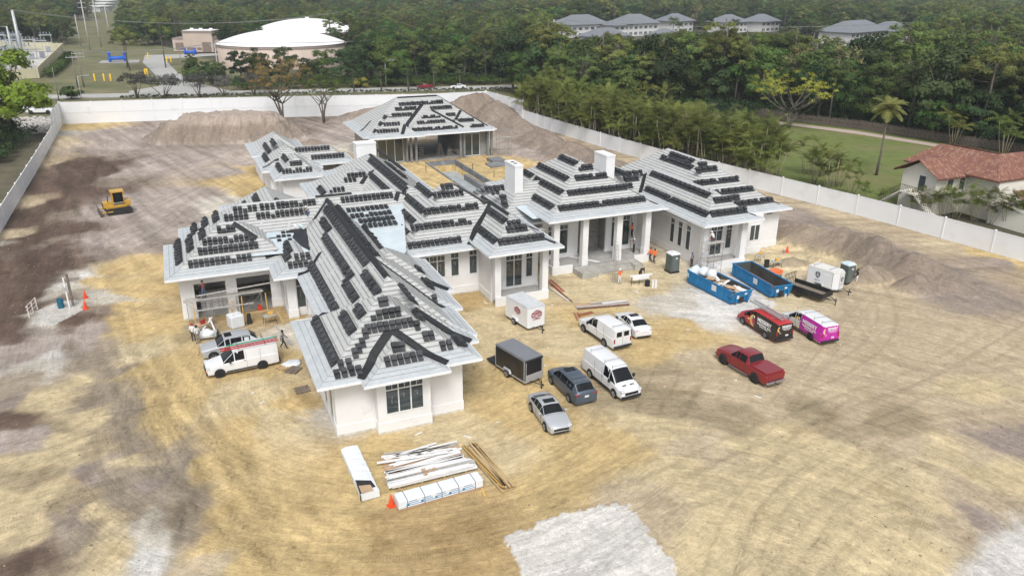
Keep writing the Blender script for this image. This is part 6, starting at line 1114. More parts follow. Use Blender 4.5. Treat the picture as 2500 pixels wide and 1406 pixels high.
# pickup
St = [(2.95, .80, .42, .86, .66, .92), (2.85, .96, .34, 1.05, .80, 1.10), (2.2, 1.0, .34, 1.16, .90, 1.22), (1.45, 1.01, .34, 1.2, .90, 1.26), (1.25, 1.01, .34, 1.2, .88, 1.3), (.62, 1.015, .34, 1.22, .76, 1.84), (.2, 1.015, .34, 1.22, .76, 1.89), (-.6, 1.015, .34, 1.22, .76, 1.86), (-.92, 1.015, .34, 1.22, .80, 1.30), (-1.0, 1.015, .34, 1.20, .9, 1.27), (-2.85, 1.015, .36, 1.20, .9, 1.25), (-2.95, .99, .40, 1.16, .88, 1.2)]
r = vehicle('pickup_truck', 'dark red pickup truck with covered bed parked alone at the right', 'pickup', St, 1.015, [(4, 5), 5, 6], 4, 7, REDP, (1.95, -1.75), .43, .28, RIMB); set_on(r, (1768, 889), (1843, 934.5), -1, .93)
part(r, 'bed_cover', REDP, ((-1.95, 0, 1.305), (1.95, 1.86, .09))); part(r, 'tailgate', REDP, ((-2.96, 0, .92), (.06, 1.55, .5))); part(r, 'rear_bumper', CHROME, ((-3.06, 0, .52), (.2, 1.85, .2))); part(r, 'front_bumper', CHROME, ((3.0, 0, .58), (.16, 1.9, .24))); part(r, 'running_board', CHROME, ((.1, 1.08, .38), (2.1, .12, .06)), ((.1, -1.08, .38), (2.1, .12, .06)))
for s in (1, -1): part(r, 'tail_light', RLAMP, ((-2.93, s*.93, .98), (.1, .16, .42))); part(r, 'mirror', REDP, ((1.1, s*1.14, 1.32), (.14, .22, .2))); part(r, 'door_seam', TRIM, ((.02, s*1.018, .95), (.015, .01, .85)), ((-.55, s*1.018, .95), (.015, .01, .85)), ((1.2, s*1.018, .95), (.015, .01, .85)))
m = MB(); m.tube([(-3.1, 0, .4), (-3.35, 0, .4)], .05, 8); m.rev([(.05, 0), (.06, .06), (.02, .1)], 8, M=Matrix.Translation((-3.35, 0, .4))); m.build('tow_hitch', TRIM, r)
# far road cars
o = sedan('dark red sedan driving on the road behind the plot', REDP); p = at(1037, 216); o.location = p; o.rotation_euler[2] = RA+math.pi; o = sedan('white car driving on the road right of the red sedan', WV); p = at(1118, 217); o.location = p; o.rotation_euler[2] = RA+math.pi
o, h = van('small white van on the condo road among the far trees', WV, 5.2, 2.0, rearw=False); p = at(1930, 161); o.location = p; o.rotation_euler[2] = 2.9
St2 = [(2.9, .80, .42, .86, .66, .92), (2.8, .96, .34, 1.05, .80, 1.10), (1.45, 1.01, .34, 1.2, .90, 1.26), (.62, 1.015, .34, 1.22, .76, 1.84), (-.6, 1.015, .34, 1.22, .76, 1.86), (-.92, 1.015, .34, 1.22, .80, 1.30), (-2.95, .99, .40, 1.16, .88, 1.2)]
o = vehicle('pickup_truck', 'white pickup truck half hidden under the lime green tree', 'pickup', St2, 1.015, [(2, 3), 3], 2, 4, WV, (1.9, -1.8), .42, .26, RIMB); p = at(100, 276); o.location = (p.x, p.y, -.15); o.rotation_euler[2] = RA
# enclosed trailers
def trailer(label, L, W_, H_, m_side, m_roof, m_trim, vnose=False, near_f=None, rz=None, loc=None):
    r = empty('cargo_trailer', label=label, cat='trailer'); h = L/2; z0 = .42; w_ = W_/2
    P = [(-h, -w_), (h-(.55 if vnose else .1), -w_), (h, -w_*.45 if vnose else -w_+.12), (h, w_*.45 if vnose else w_-.12), (h-(.55 if vnose else .1), w_), (-h, w_)]
    m = MB(); m.prism(P, z0, H_-.05); o = m.build('body', m_side, r); Q = [(p[0]*1.006, p[1]*1.015) for p in P]; m = MB(); m.prism(Q, H_-.12, H_-.04); m.prism([(p[0]*.985, p[1]*.96) for p in P], H_-.04, H_+.04); o = m.build('roof', m_roof, r)
    m = MB(); 
    for (x, y) in P: m.tube([(x*1.003, y*1.008, z0), (x*1.003, y*1.008, H_-.05)], .03, 5)
    m.prism(Q, z0-.08, z0+.04); m.build('corner_trim', m_trim, r)
    for s in (1, -1): wheel(r, -.25, s*(w_+.12), .33, .2, RIMG, s); m = MB(); m.tube([(-.72, s*(w_+.12), .5), (-.6, s*(w_+.12), .74), (.1, s*(w_+.12), .74), (.22, s*(w_+.12), .5)], .11, 6); m.build('fender', m_trim, r)
    m = MB(); m.tube([(h-.2, -.5, .38), (h+1.05, 0, .38)], .04, 5); m.tube([(h-.2, .5, .38), (h+1.05, 0, .38)], .04, 5); m.tube([(h+.95, 0, 0), (h+.95, 0, .75)], .045, 6); m.box((h+1.1, 0, .42), (.2, .12, .12)); m.build('tongue', TRIM, r)
    part(r, 'side_door', m_side, ((h-1.15, -w_-.012, 1.15), (.75, .02, 1.35))) if vnose or m_side is BLKV else None
    return r, h, w_
def orient(r, a, b_, off=0):
    """a -> b along the trailer's near side, tail to nose"""
    A, B = at(*a), at(*b_); d = (B-A).normalized(); n = Vector((-d.y, d.x, 0)); c = (A+B)/2+n*off; r.location = (c.x, c.y, gzs(c.x, c.y)); r.rotation_euler[2] = math.atan2(d.y, d.x)
WTR = mat('trailer_white', (.70, .71, .72), .4, .04, .8, coat=.3); WTRR = mat('trailer_roof_dusty', (.52, .54, .56), .5, .1, 1.2, dirt=((.38, .39, .40), 1.5, .55)); MAR = mat('maroon_print', (.28, .02, .04), .5, .1, 5)
r, h, w_ = trailer('white enclosed trailer lettered in maroon beside the side porch', 3.7, 1.9, 2.35, WTR, WTRR, WTR); orient(r, (1243, 781), (1283, 806), 0.9)
def premier(M_, s):
    m = MB(); m.tube([(.52*math.cos(a), .30*math.sin(a), 0) for a in [k*math.pi/12 for k in range(25)]], .02, 4, cap=False)
    for k in range(5): m.box((0, .26+k*.028, 0), (.62-.1*k, .012, .01)); m.box((0, -.26-k*.028, 0), (.62-.1*k, .012, .01))
    o = m.build('emblem', MAR, r); o.matrix_basis = M_ @ Matrix.Scale(s, 4)
    text('PREMIER', .24*s, MAR, r, M_ @ Matrix.Translation((0, .10*s, .006)), xscale=1.05); text('ELECTRIC', .22*s, MAR, r, M_ @ Matrix.Translation((0, -.12*s, .006)), xscale=1.05)
premier(sideM(.1, 1.55, w_+.012, -1), .95); premier(Matrix(((0, 0, 1, h+.012), (1, 0, 0, 0), (0, 1, 0, 1.55), (0, 0, 0, 1))), 1.15)
o = text('Quality & Dependable', .10, MAR, r, Matrix(((0, 0, 1, h+.014), (1, 0, 0, 0), (0, 1, 0, 1.08), (0, 0, 0, 1))))
r, h, w_ = trailer('black and grey enclosed trailer with rear ramp lowered', 3.9, 1.85, 2.3, BLKV, mat('trailer_roof_grey', (.17, .18, .195), .4, .08, 1, coat=.2), METG); orient(r, (1218, 905), (1273, 940), .92); part(r, 'stone_guard', mat('diamond_plate', (.33, .33, .335), .5, .15, 12, .3), ((h+.005, 0, .72), (.04, 1.7, .5)))
m = MB(); m.box((-h-.75, 0, .28), (1.6, 1.6, .06), M=Matrix.Rotation(math.radians(0), 4, 'Y')); m.build('ramp_door', TRIM, r); part(r, 'nose_cap', TRIM, ((h-.02, 0, 2.2), (.14, 1.75, .16)), ((h+.06, 0, 2.2), (.05, 1.0, .04)))
r, h, w_ = trailer('white v-nose enclosed trailer with dark shield emblems', 3.4, 1.75, 2.25, WTR, mat('trailer_roof_cream', (.62, .61, .58), .5, .05, 1), METG, True); orient(r, (1977, 699), (2029, 716), .88)
SH = mat('shield_black', (.03, .03, .035), .5, .2, 6)
def shield(M_, s):
    P = [(-.26, .32), (0, .38), (.26, .32), (.26, 0), (0, -.36), (-.26, 0)]; m = MB(); m.prism([(a*s, b_*s) for a, b_ in P], 0, .01); o = m.build('shield_emblem', SH, r); o.matrix_basis = M_
    m = MB(); m.prism([(a*s*.55, b_*s*.5-.02) for a, b_ in P], .01, .016); m.box((0, .24*s, .013), (.36*s, .06*s, .01)); o = m.build('emblem_mark', GREYSW, r); o.matrix_basis = M_
shield(sideM(-.55, 1.5, w_+.012, -1), 1.0); q = math.atan2(.55*w_, .55); shield(Matrix.Translation((h+.012, 0, 1.45)) @ Matrix(((0, 0, 1, 0), (1, 0, 0, 0), (0, 1, 0, 0), (0, 0, 0, 1))), .85); text('239 777 1390', .11, SH, r, sideM(-.55, .95, w_+.012, -1)); text('239 777 1390', .09, SH, r, Matrix(((0, 0, 1, h+.014), (1, 0, 0, 0), (0, 1, 0, .95), (0, 0, 0, 1)))); rack(r, (-1.2, .6), 2.2, .7)
# open utility trailer
r = empty('utility_trailer', label='black open utility trailer with mesh ramp gate beside the white trailer', cat='trailer'); h = 2.2; w_ = .95; BT = mat('black_steel', (.018, .018, .02), .5, .2, 2)
m = MB(); m.box((0, 0, .58), (2*h, 2*w_, .08)); m.build('deck', mat('deck_planks', (.19, .16, .125), .9, .3, 2, stretch=(1, 6, 1)), r)
for s in (1, -1):
    m = MB(); m.box((0, s*w_, .62), (2*h, .06, .16)); m.box((0, s*w_, 1.05), (2*h, .05, .06)); m.box((0, s*(w_+.0), .84), (2*h, .02, .36)); 
    for k in range(7): m.box((-h+k*2*h/6, s*w_, .85), (.05, .06, .45))
    m.build('side_rail', BT, r); wheel(r, -.3, s*(w_+.16), .33, .2, RIMB, s); m = MB(); m.box((-.3, s*(w_+.16), .72), (.95, .26, .05)); m.build('fender', BT, r)
m = MB(); m.box((h, 0, .84), (.05, 2*w_, .5)); m.build('front_rail', BT, r); m = MB()
for k in range(8): m.box((-h, -w_+k*2*w_/7, 1.25), (.04, .04, 1.25))
m.box((-h, 0, 1.85), (.04, 2*w_, .05)); m.box((-h, 0, 1.25), (.03, 2*w_, .04)); m.build('ramp_gate', BT, r); m = MB(); m.tube([(h, -.5, .55), (h+1.1, 0, .5)], .045, 5); m.tube([(h, .5, .55), (h+1.1, 0, .5)], .045, 5); m.tube([(h+1., 0, 0), (h+1., 0, .8)], .045, 6); m.build('tongue', BT, r); orient(r, (1926, 716), (1988, 738), .95)
# roll-off dumpsters
DB = mat('dumpster_blue', (.01, .16, .36), .5, .14, .9, .15, dirt=((.06, .10, .13), 2.5, .62)); RUST = mat('rusty_steel', (.16, .075, .05), .9, .35, 1.6, .3, dirt=((.07, .07, .065), 1.4, .5)); DKM = mat('dumpster_inside', (.07, .072, .068), .8, .3, 1.3, dirt=((.04, .10, .07), .8, .6))
def dumpster(label, a, b_, off):
    r = empty('dumpster', label=label, cat='dumpster'); L, W_, H_ = 6.9, 2.35, 1.45; h = L/2; w_ = W_/2; z0 = .25
    for s in (1, -1):
        m = MB(); m.box((0, s*w_, (z0+H_)/2), (L, .07, H_-z0)); m.box((0, s*(w_+.03), H_), (L+.06, .13, .10)); m.box((0, s*(w_-.12), .14), (L-.3, .12, .22))
        m.build('side', DB, r)
        for k in range(9): m = MB(); m.box((-h+.35+k*.78, s*(w_+.055), .8), (.09, .07, 1.05)); m.build('rib', DB, r)
        m = MB(); m.box((.9, s*(w_+.11), 1.0), (.7, .02, .6)); m.build('sign_plate', PLATE, r)
    m = MB(); m.box((0, 0, z0), (L, W_, .08)); m.build('floor', RUST, r); m = MB(); m.box((0, w_-.05, .85), (L-.1, .02, 1.1)); m.box((0, -w_+.05, .85), (L-.1, .02, 1.1)); m.box((-h+.06, 0, .85), (.02, W_-.1, 1.1)); m.build('inner_lining', DKM, r)
    m = MB(); m.box((-h, 0, .85), (.08, W_, H_-z0)); m.box((-h, 0, H_), (.13, W_+.06, .1)); m.build('tailgate', DB, r)
    m = MB(); m.add([(h, -w_, z0), (h, w_, z0), (h+.35, w_, H_), (h+.35, -w_, H_), (h-.1, -w_, z0), (h-.1, w_, z0), (h+.25, w_, H_), (h+.25, -w_, H_)], [(0, 1, 2, 3), (7, 6, 5, 4), (3, 2, 6, 7), (0, 3, 7, 4), (1, 5, 6, 2), (0, 4, 5, 1)]); m.box((h+.36, 0, H_), (.12, W_+.06, .1))
    m.box((h+.22, -.75, .55), (.14, .1, .8)); m.box((h+.22, .75, .55), (.14, .1, .8)); m.build('front_wall', DB, r); m = MB(); m.box((h+.12, 0, .55), (.12, .55, .55)); m.build('hook_pocket', TRIM, r); m = MB(); m.box((h+.3, -.62, .92), (.02, .3, .34)); m.box((h+.32, .35, 1.15), (.02, .3, .2)); m.build('sign_plate', PLATE, r)
    for s in (1, -1): wheel(r, h-.2, s*.8, .12, .12, TRIM, s); m = MB(); m.tube([(h-.5, s*(w_+.12), .75), (h+.2, s*(w_+.12), .75)], .03, 5); m.build('tarp_bar', TRIM, r)
    orient(r, a, b_, off); return r
d1 = dumpster('blue roll-off dumpster full of white bags and cardboard', (1683, 694), (1777, 743), 1.17); d2 = dumpster('blue roll-off dumpster, nearly empty with rusty floor, right of the full one', (1790, 676), (1875, 727), 1.17)
MD = Matrix.Translation(d1.location) @ Matrix.Rotation(d1.rotation_euler[2], 4, 'Z'); MD2 = Matrix.Translation(d2.location) @ Matrix.Rotation(d2.rotation_euler[2], 4, 'Z'); CARD = mat('cardboard', (.42, .29, .185), .9, .12, 2); FOAM = mat('white_scrap', (.68, .68, .67), .8, .08, 3); r_ = random.Random(8)
BAG = mat('white_plastic', (.62, .65, .68), .35, .1, 2.5, .5, bscale=4)
def blob(nm, C, M_, mt, label, cat, n=2, amp=.18, group=None):
    m = MB(); rr = random.Random(hash(label) % 999)
    import mathutils
    V = []; F = []
    for i in range(9):
        for k in range(14):
            th = math.pi*i/8; ph = 2*math.pi*k/14; d = Vector((math.sin(th)*math.cos(ph), math.sin(th)*math.sin(ph), math.cos(th))); q = 1+amp*(mathutils.noise.noise(d*2.2+Vector((C[3]*9, 0, 0)))*1.6)
            V.append((C[0]+d.x*q*C[3], C[1]+d.y*q*C[4], C[2]+d.z*q*C[5]))
    F = [(i*14+k, (i+1)*14+k, (i+1)*14+(k+1) % 14, i*14+(k+1) % 14) for i in range(8) for k in range(14)]; m.v = V; m.f = F; m.m = [0]*len(F); return m.build(nm, mt, label=label, cat=cat, group=group, M=M_, smooth=True)
blob('rubbish_bag', (-2.6, .3, 1.35, .75, .7, .5), MD, BAG, 'big white rubbish bag at the far end of the full dumpster, left one', 'bag'); blob('rubbish_bag', (-1.5, .35, 1.45, .62, .6, .5), MD, BAG, 'knotted white rubbish bag beside the larger bag in the full dumpster', 'bag'); blob('plastic_sheet', (-3.35, -.3, 1.1, .55, .95, .75), MD, mat('pale_blue_plastic', (.52, .62, .66), .3, .1, 2, .5), 'pale blue plastic sheet hanging over the end of the full dumpster', 'sheet')
for i in range(26):
    sz = (r_.uniform(.5, 1.7), r_.uniform(.15, .8), .03); card = r_.random() < .45; M_ = MD @ Matrix.Translation((r_.uniform(-1.2, 2.9), r_.uniform(-.7, .7), .75+r_.uniform(.1, .6))) @ Matrix.Rotation(r_.uniform(0, 3), 4, 'Z') @ Matrix.Rotation(r_.uniform(-.3, .3), 4, 'X') @ Matrix.Rotation(r_.uniform(-.3, .3), 4, 'Y'); m = MB(); m.box((0, 0, 0), sz); m.build('cardboard_scrap' if card else 'white_offcut', CARD if card else FOAM, label='flattened brown cardboard lying in the full dumpster' if card else 'white board offcut lying in the full dumpster', cat='cardboard' if card else 'offcut', group='cardboard in the full dumpster' if card else 'white offcuts in the full dumpster', M=M_)
m = MB(); m.box((0, 0, 0), (5.8, 2.0, .5)); m.build('rubbish_fill', mat('mixed_rubbish', (.22, .20, .18), .9, .6, 5, .8), kind='stuff', label='mixed builders rubbish filling the first dumpster', cat='rubbish', M=MD @ Matrix.Translation((0, 0, .62)))
for i in range(5): m = MB(); m.box((0, 0, 0), (r_.uniform(.3, .8), .2, .08)); m.build('white_offcut', FOAM, label='small white scrap on the rusty floor of the emptier dumpster', cat='offcut', group='scraps in the emptier dumpster', M=MD2 @ Matrix.Translation((r_.uniform(-.5, 2.5), r_.uniform(-.9, -.2), .36)) @ Matrix.Rotation(r_.uniform(0, 3), 4, 'Z'))
# bulldozer
DY = mat('dozer_yellow', (.48, .28, .04), .5, .1, 1.5, coat=.2); r = empty('bulldozer', at(288, 519), math.radians(190), 'yellow bulldozer with wide blade grading the grey dirt', 'bulldozer'); r.location.z = 0; r.scale = (1.12, 1.12, 1.12)
for s in (1, -1):
    m = MB(); P = [(-1.55, .3), (-1.35, .08), (1.15, .08), (1.4, .35), (1.3, .72), (-1.3, .80), (-1.55, .6)]; T = Matrix.Translation((0, s*1.0+.28, 0)) @ Matrix.Rotation(math.radians(90), 4, 'X'); m.prism(P, 0, .56, 0, T); tr = m.build('track', TRIM, r)
    m = MB()
    for k in range(14): m.box((-1.45+k*.21, s*1.0, .8), (.06, .58, .05))
    m.build('grouser', BT, tr); m = MB(); m.rev([(.3, -.3), (.3, .3), (.1, .3)], 12, M=Matrix.Translation((-1.15, s*1.0, .45)) @ Matrix.Rotation(math.radians(90), 4, 'X')); m.build('sprocket', RUST, tr)
part(r, 'hood', DY, ((.95, 0, 1.15), (1.1, .95, .75))); part(r, 'grille', TRIM, ((1.52, 0, 1.1), (.08, .85, .6))); part(r, 'chassis', DY, ((-.1, 0, .85), (2.6, 1.2, .4))); part(r, 'rear_body', DY, ((-1.25, 0, 1.25), (.6, 1.5, .6)))
m = MB()
for (x, y) in ((-.85, -.62), (-.85, .62), (.35, -.62), (.35, .62)): m.box((x, y, 1.95), (.09, .09, 1.5))
m.box((-.25, 0, 2.72), (1.5, 1.5, .12)); m.build('cab_frame', DY, r); part(r, 'cab_glass', CARG, ((-.25, 0, 2.0), (1.12, 1.16, 1.2))); m = MB(); m.tube([(.9, .3, 1.4), (.9, .3, 2.2)], .05, 8); m.build('exhaust', TRIM, r)
m = MB(); 
for k in range(5): a = math.radians(-35+k*17.5); m.box((1.95-.35*math.cos(a)+.4, 0, .55+.55*math.sin(a)), (.06, 3.3, .24), M=None)
m.build('blade', mat('worn_blade_steel', (.13, .125, .12), .5, .3, 2, metal=.5), r); m = MB(); m.tube([(.6, 1.25, .5), (1.95, 1.15, .45)], .09, 6); m.tube([(.6, -1.25, .5), (1.95, -1.15, .45)], .09, 6); m.tube([(1.0, .35, 1.1), (1.95, .35, .75)], .05, 6); m.build('push_arm', DY, r)
# ================= SITE OBJECTS =================
ALU = mat('scaffold_steel', (.30, .285, .26), .5, .2, 3, metal=.3, dirt=((.30, .12, .06), 3, .62)); PLANK = mat('timber_plank', (.46, .33, .17), .85, .18, 3, stretch=(1, 8, 8)); PLG = mat('grey_plank', (.38, .365, .34), .85, .2, 3); WPL = mat('white_primed_board', (.70, .70, .69), .6, .06, 2); ORG = mat('cone_orange', (.75, .07, .02), .5, .08, 3); PLAST = MATS['white_plastic']; YTIM = mat('yellow_timber', (.58, .36, .10), .85, .12, 3)
def scaffold(label, x, y, rz, L, D, lifts, h, base=0, planks=(1,), bays=1, mt=ALU):
    r = empty('scaffold', (x, y, base), rz, label, 'scaffold')
    for b_ in range(bays+1):
        X = b_*L
        m = MB()
        for yy in (0, D): m.tube([(X, yy, 0), (X, yy, lifts*h)], .028, 5)
        for k in range(lifts*3+1): m.tube([(X, 0, .15+k*(lifts*h-.2)/(lifts*3)), (X, D, .15+k*(lifts*h-.2)/(lifts*3))], .016, 4)
        m.build('end_frame', mt, r)
        if b_ < bays:
            for l in range(lifts):
                for yy in (0, D): m = MB(); m.tube([(X, yy, l*h+.1), (X+L, yy, (l+1)*h-.1)], .014, 4); m.tube([(X, yy, (l+1)*h-.1), (X+L, yy, l*h+.1)], .014, 4); m.tube([(X, yy, l*h+.06), (X+L, yy, l*h+.06)], .018, 4); m.tube([(X, yy, (l+1)*h-.06), (X+L, yy, (l+1)*h-.06)], .018, 4); m.build('cross_brace', mt, r)
    for l in planks:
        for k in range(2): m = MB(); m.box((L*bays/2, .25+k*.4, l*h+.03), (L*bays+.5, .26, .05)); m.build('plank', PLG, r)
    return r
scaffold('scaffold tower with crouching worker at the right porch corner', 50.3, 62.9, .0, 1.9, 1.3, 2, 1.95, planks=(2, 1)); scaffold('scaffold in front of the garage openings with grey planks', -1.7, 71.2, .03, 2.2, 1.25, 1, 2.35, planks=(1,), bays=3)
m = MB(); m.box((0, 0, 0), (7.2, .22, .05)); m.build('loose_plank', PLG, label='upper long grey plank bridging the garage scaffold', cat='plank', M=Matrix.Translation((2.8, 71.5, 3.0)) @ Matrix.Rotation(-.05, 4, 'Y')); m = MB(); m.box((0, 0, 0), (5.0, .22, .05)); m.build('loose_plank', PLG, label='middle grey plank across the garage scaffold', cat='plank', M=Matrix.Translation((1.6, 71.0, 1.55)))
for i, (x, y, a) in enumerate(((-1.2, 70.9, .05), (2.1, 70.5, .02), (3.0, 70.9, .1), (5.3, 71.0, -.03))): m = MB(); m.tube([(0, 0, 0), (a, .2, 2.3)], .05, 5); m.build('timber_prop', YTIM, label='yellow timber prop leaning on the garage scaffold, %s from the left' % ('first', 'second', 'third', 'fourth')[i], cat='prop', group='yellow props at the garage', loc=(x, y, 0))
scaffold('scaffold inside the tall main entrance opening', 40.9, 74.2, 0, 2.2, 1.2, 2, 2.0, .65, (2, 1)); scaffold('scaffold tower in the gap left of the main entrance', 33.4, 70.9, .0, 1.3, .9, 3, 1.7, 0, (3,)); scaffold('scaffold at the left corner of the pool pavilion', 27.0, 128.5, 0, 1.8, 1.2, 3, 1.7, 0, (2,)); scaffold('scaffold at the right side of the pool pavilion', 53.3, 129, 0, 2.4, 1.3, 3, 1.7, 0, (2,)); scaffold('scaffold frames on the right wall of the guest house', 16.0, 106.9, 0, 1.5, .9, 2, 1.8, 0, ())
scaffold('small trestle scaffold inside the pavilion opening', 44.0, 129.3, 0, 1.6, 1.0, 1, 1.8, 0, ())
m = MB()
for (x, y) in ((0, 0), (.35, 0), (0, .35), (.35, .35)): m.tube([(x, y, 0), (x, y, 4.4)], .025, 5)
for k in range(11): z = .2+k*.4; m.tube([(0, 0, z), (.35, 0, z+.2), (.35, .35, z+.4), (0, .35, z+.6)], .014, 4)
p = at(1499, 694); m.build('mast', ALU, label='tall narrow lattice mast standing before the main entrance steps', cat='mast', loc=p)
def stepladder(x, y, h, rz, label, mt=ALU, z=0):
    r = empty('step_ladder', (x, y, z), rz, label, 'ladder')
    for s in (1, -1):
        m = MB()
        for e in (-.25, .25): m.tube([(s*h*.28, e*1.3, 0), (0, e*.7, h)], .025, 4)
        if s == 1:
            for k in range(1, int(h/.3)): t = k*.3/h; m.box((h*.28*(1-t), 0, k*.3), (.05, .6*(1-t*.45), .03))
        m.build('ladder_side', mt, r)
    return r
stepladder(42.5, 130.8, 3.0, .4, 'tall step ladder in the pavilion opening'); stepladder(44.6, 131.9, 2.2, 1.3, 'shorter step ladder inside the pavilion')
for i in range(2):
    for k in range(5): m = MB(); m.box((0, 0, 0), (.9, .3, .12)); m.build('paver_pile', CONC, label='stacked grey slabs like steps inside the pavilion, %s pile' % ('left', 'right')[i], cat='slab', group='slab piles in the pavilion, %s' % ('left', 'right')[i], loc=(37.9+i*1.9, 133.5, .2+k*.42))
ladder('ladder', 5.2, .45, METG, 'aluminium ladder leaning against the wall right of the garage', Matrix.Translation((7.15, 72.6, 2.1)) @ Matrix.Rotation(math.radians(90), 4, 'Z') @ Matrix.Rotation(math.radians(-75), 4, 'Y'))
ladder('ladder', 3.6, .45, MATS['red_fibreglass'], 'red ladder lying on the ground beside the side porch', Matrix.Translation(at(1356, 697, .15)) @ Matrix.Rotation(math.atan2(at(1372, 710).y-at(1342, 684).y, at(1372, 710).x-at(1342, 684).x), 4, 'Z'))
ladder('ladder', 1.9, .4, mat('rust_red_steel', (.30, .09, .05), .7, .2, 3), 'short rust-red scaffold frame lying near the plank pile', Matrix.Translation(at(1410, 772, .1)) @ Matrix.Rotation(-1.9, 4, 'Z')); ladder('ladder', 1.7, .3, MATS['rust_red_steel'], 'second rust-red frame rail lying beside the plank pile', Matrix.Translation(at(1430, 766, .1)) @ Matrix.Rotation(.15, 4, 'Z'))
def lying(nm, a, b_, w_, h_, mt, label, cat, z=.05, group=None):
    A, B = at(*a), at(*b_); d = B-A; m = MB(); m.box((0, 0, 0), (d.length, w_, h_)); c = (A+B)/2; return m.build(nm, mt, label=label, cat=cat, group=group, M=Matrix.Translation((c.x, c.y, z+h_/2)) @ Matrix.Rotation(math.atan2(d.y, d.x), 4, 'Z'))
lying('loose_plank', (1342, 703), (1388, 736), .25, .06, mat('pale_plank', (.55, .50, .43), .85, .1, 3), 'pale plank lying beside the red ladder', 'plank'); lying('loose_plank', (1346, 696), (1397, 739), .1, .08, RUST, 'long rusty bar lying beside the pale plank', 'bar')
for i, (a, b_, w_, mt, z) in enumerate((((1403, 748), (1534, 737), .9, CARD, 0), ((1405, 752), (1535, 742), .35, PLG, .06), ((1410, 756), (1536, 745), .3, RUST, .05), ((1440, 744), (1500, 738), .25, PLG, .12), ((1470, 745), (1530, 738), .2, WPL, .16))): lying('loose_plank', a, b_, w_, .06, mt, ('brown sheet under the plank pile in the yard', 'long grey plank on the brown sheet in the yard', 'rusty plank at the front edge of the yard pile', 'short grey plank on top of the yard pile', 'white board piece on top of the yard pile')[i], 'plank', z)
lying('loose_plank', (1685, 706), (1720, 725), .14, .05, WPL, 'white board lying in front of the full dumpster', 'board')
# porta potties
PG = mat('porta_grey', (.085, .105, .10), .5, .1, 1.5)
def potty(px, label, rz, roofm):
    p = at(*px); r = empty('portable_toilet', (p.x, p.y, 0), rz, label, 'portable toilet'); m = MB(); m.box((0, 0, .1), (1.18, 1.22, .2)); m.build('base', TRIM, r); m = MB(); m.box((0, 0, 1.15), (1.08, 1.1, 1.95)); m.build('cabin', PG, r)
    m = MB(); m.box((0, -.56, 1.1), (.74, .03, 1.7)); m.build('door', mat('porta_door', (.11, .13, .125), .5, .1, 1.5), r); m = MB(); m.box((.1, -.585, 1.72), (.24, .02, .16)); m.build('sign_plate', PLATE, r)
    m = MB(); m.box((0, 0, 2.16), (1.14, 1.16, .10)); m.box((0, 0, 2.27), (1.1, 1.12, .16), taper=.72); o = m.build('roof', roofm, r); m = MB(); m.tube([(.35, .35, 2.2), (.35, .35, 2.5)], .04, 6); m.build('vent_pipe', PG, r); return r
potty((1640, 663), 'grey portable toilet with white roof beside the scaffold tower', .0, WTR); potty((2064, 690), 'grey portable toilet with pale blue roof behind the white v-nose trailer', 0, MATS['pale_blue_plastic'])
def cone(px, label, s=1.): p = at(*px); r = empty('traffic_cone', (p.x, p.y, .0), .3, label, 'cone'); r.scale = (s, s, s); m = MB(); m.rev([(.17, .04), (.10, .45), (.04, .75)], 12); m.build('body', ORG, r, True); m = MB(); m.box((0, 0, .02), (.42, .42, .05)); m.build('base', ORG, r); return r
cone((955.7, 1234), 'orange traffic cone at the corner of the strapped white bundle', 1.1); cone((209, 728), 'orange cone at the left edge of the yellow sand, upper one', 1.15); cone((209, 754), 'orange cone at the left edge of the yellow sand, lower one', 1.2); cone((1921, 616), 'orange cone behind the right wing near the small grey block', 1.1)
def drum(px, r0, h, mt, label, nm='barrel', lid=None):
    p = at(*px); m = MB(); m.rev([(r0*.92, 0), (r0, .05), (r0*.97, h*.33), (r0, h*.36), (r0*.97, h*.66), (r0, h*.7), (r0*1.02, h), (r0*.9, h), (r0*.85, h*.85)], 16); return smooth(m.build(nm, mt, label=label, cat=nm.replace('_', ' '), loc=(p.x, p.y, 0)), 40)
drum((150, 752), .30, .95, mat('blue_barrel_paint', (.015, .12, .19), .5, .15, 2), 'blue barrel on the pale pad at the left'); drum((1871, 652), .28, .85, TRIM, 'black bin beside the tile saws behind the empty dumpster', 'trash_bin'); drum((1866, 601), .2, .35, CONC, 'small grey bucket at the foot of the far right wall', 'bucket'); drum((1580, 698), .28, .6, TRIM, 'dark bucket under the white-sheeted work table', 'bucket'); drum((1918, 724), .2, .4, WPL, 'white bucket beside the open trailer', 'bucket'); drum((1914, 617), .18, .35, CONC, 'small grey block beside the cone behind the right wing', 'bucket')
# left pad: post, fence bit
p = at(170, 752); r = empty('meter_post', p, 0, 'white and brown utility post on the pale pad at the left', 'post'); m = MB(); m.box((0, 0, 1.6), (.12, .12, 3.2)); m.build('post', WPL, r); m = MB(); m.box((.3, .4, 1.7), (.2, .25, 3.4)); m.build('pole_section', WOODG, r); m = MB(); m.box((-.1, 0, 2.0), (.3, .15, .5)); m.build('meter_box', METG, r)
p = at(82, 765); r = empty('barricade', p, 1.35, 'white wooden barricade frame at the edge of the left pad', 'barricade')
for k in range(3): m = MB(); m.box((-1+k, 0, .6), (.08, .08, 1.2)); m.build('post', WPL, r)
for z in (.4, .8, 1.15): m = MB(); m.box((0, .05, z), (2.4, .04, .1)); m.build('rail', mat('pink_board', (.60, .48, .42), .8, .1, 2), r)
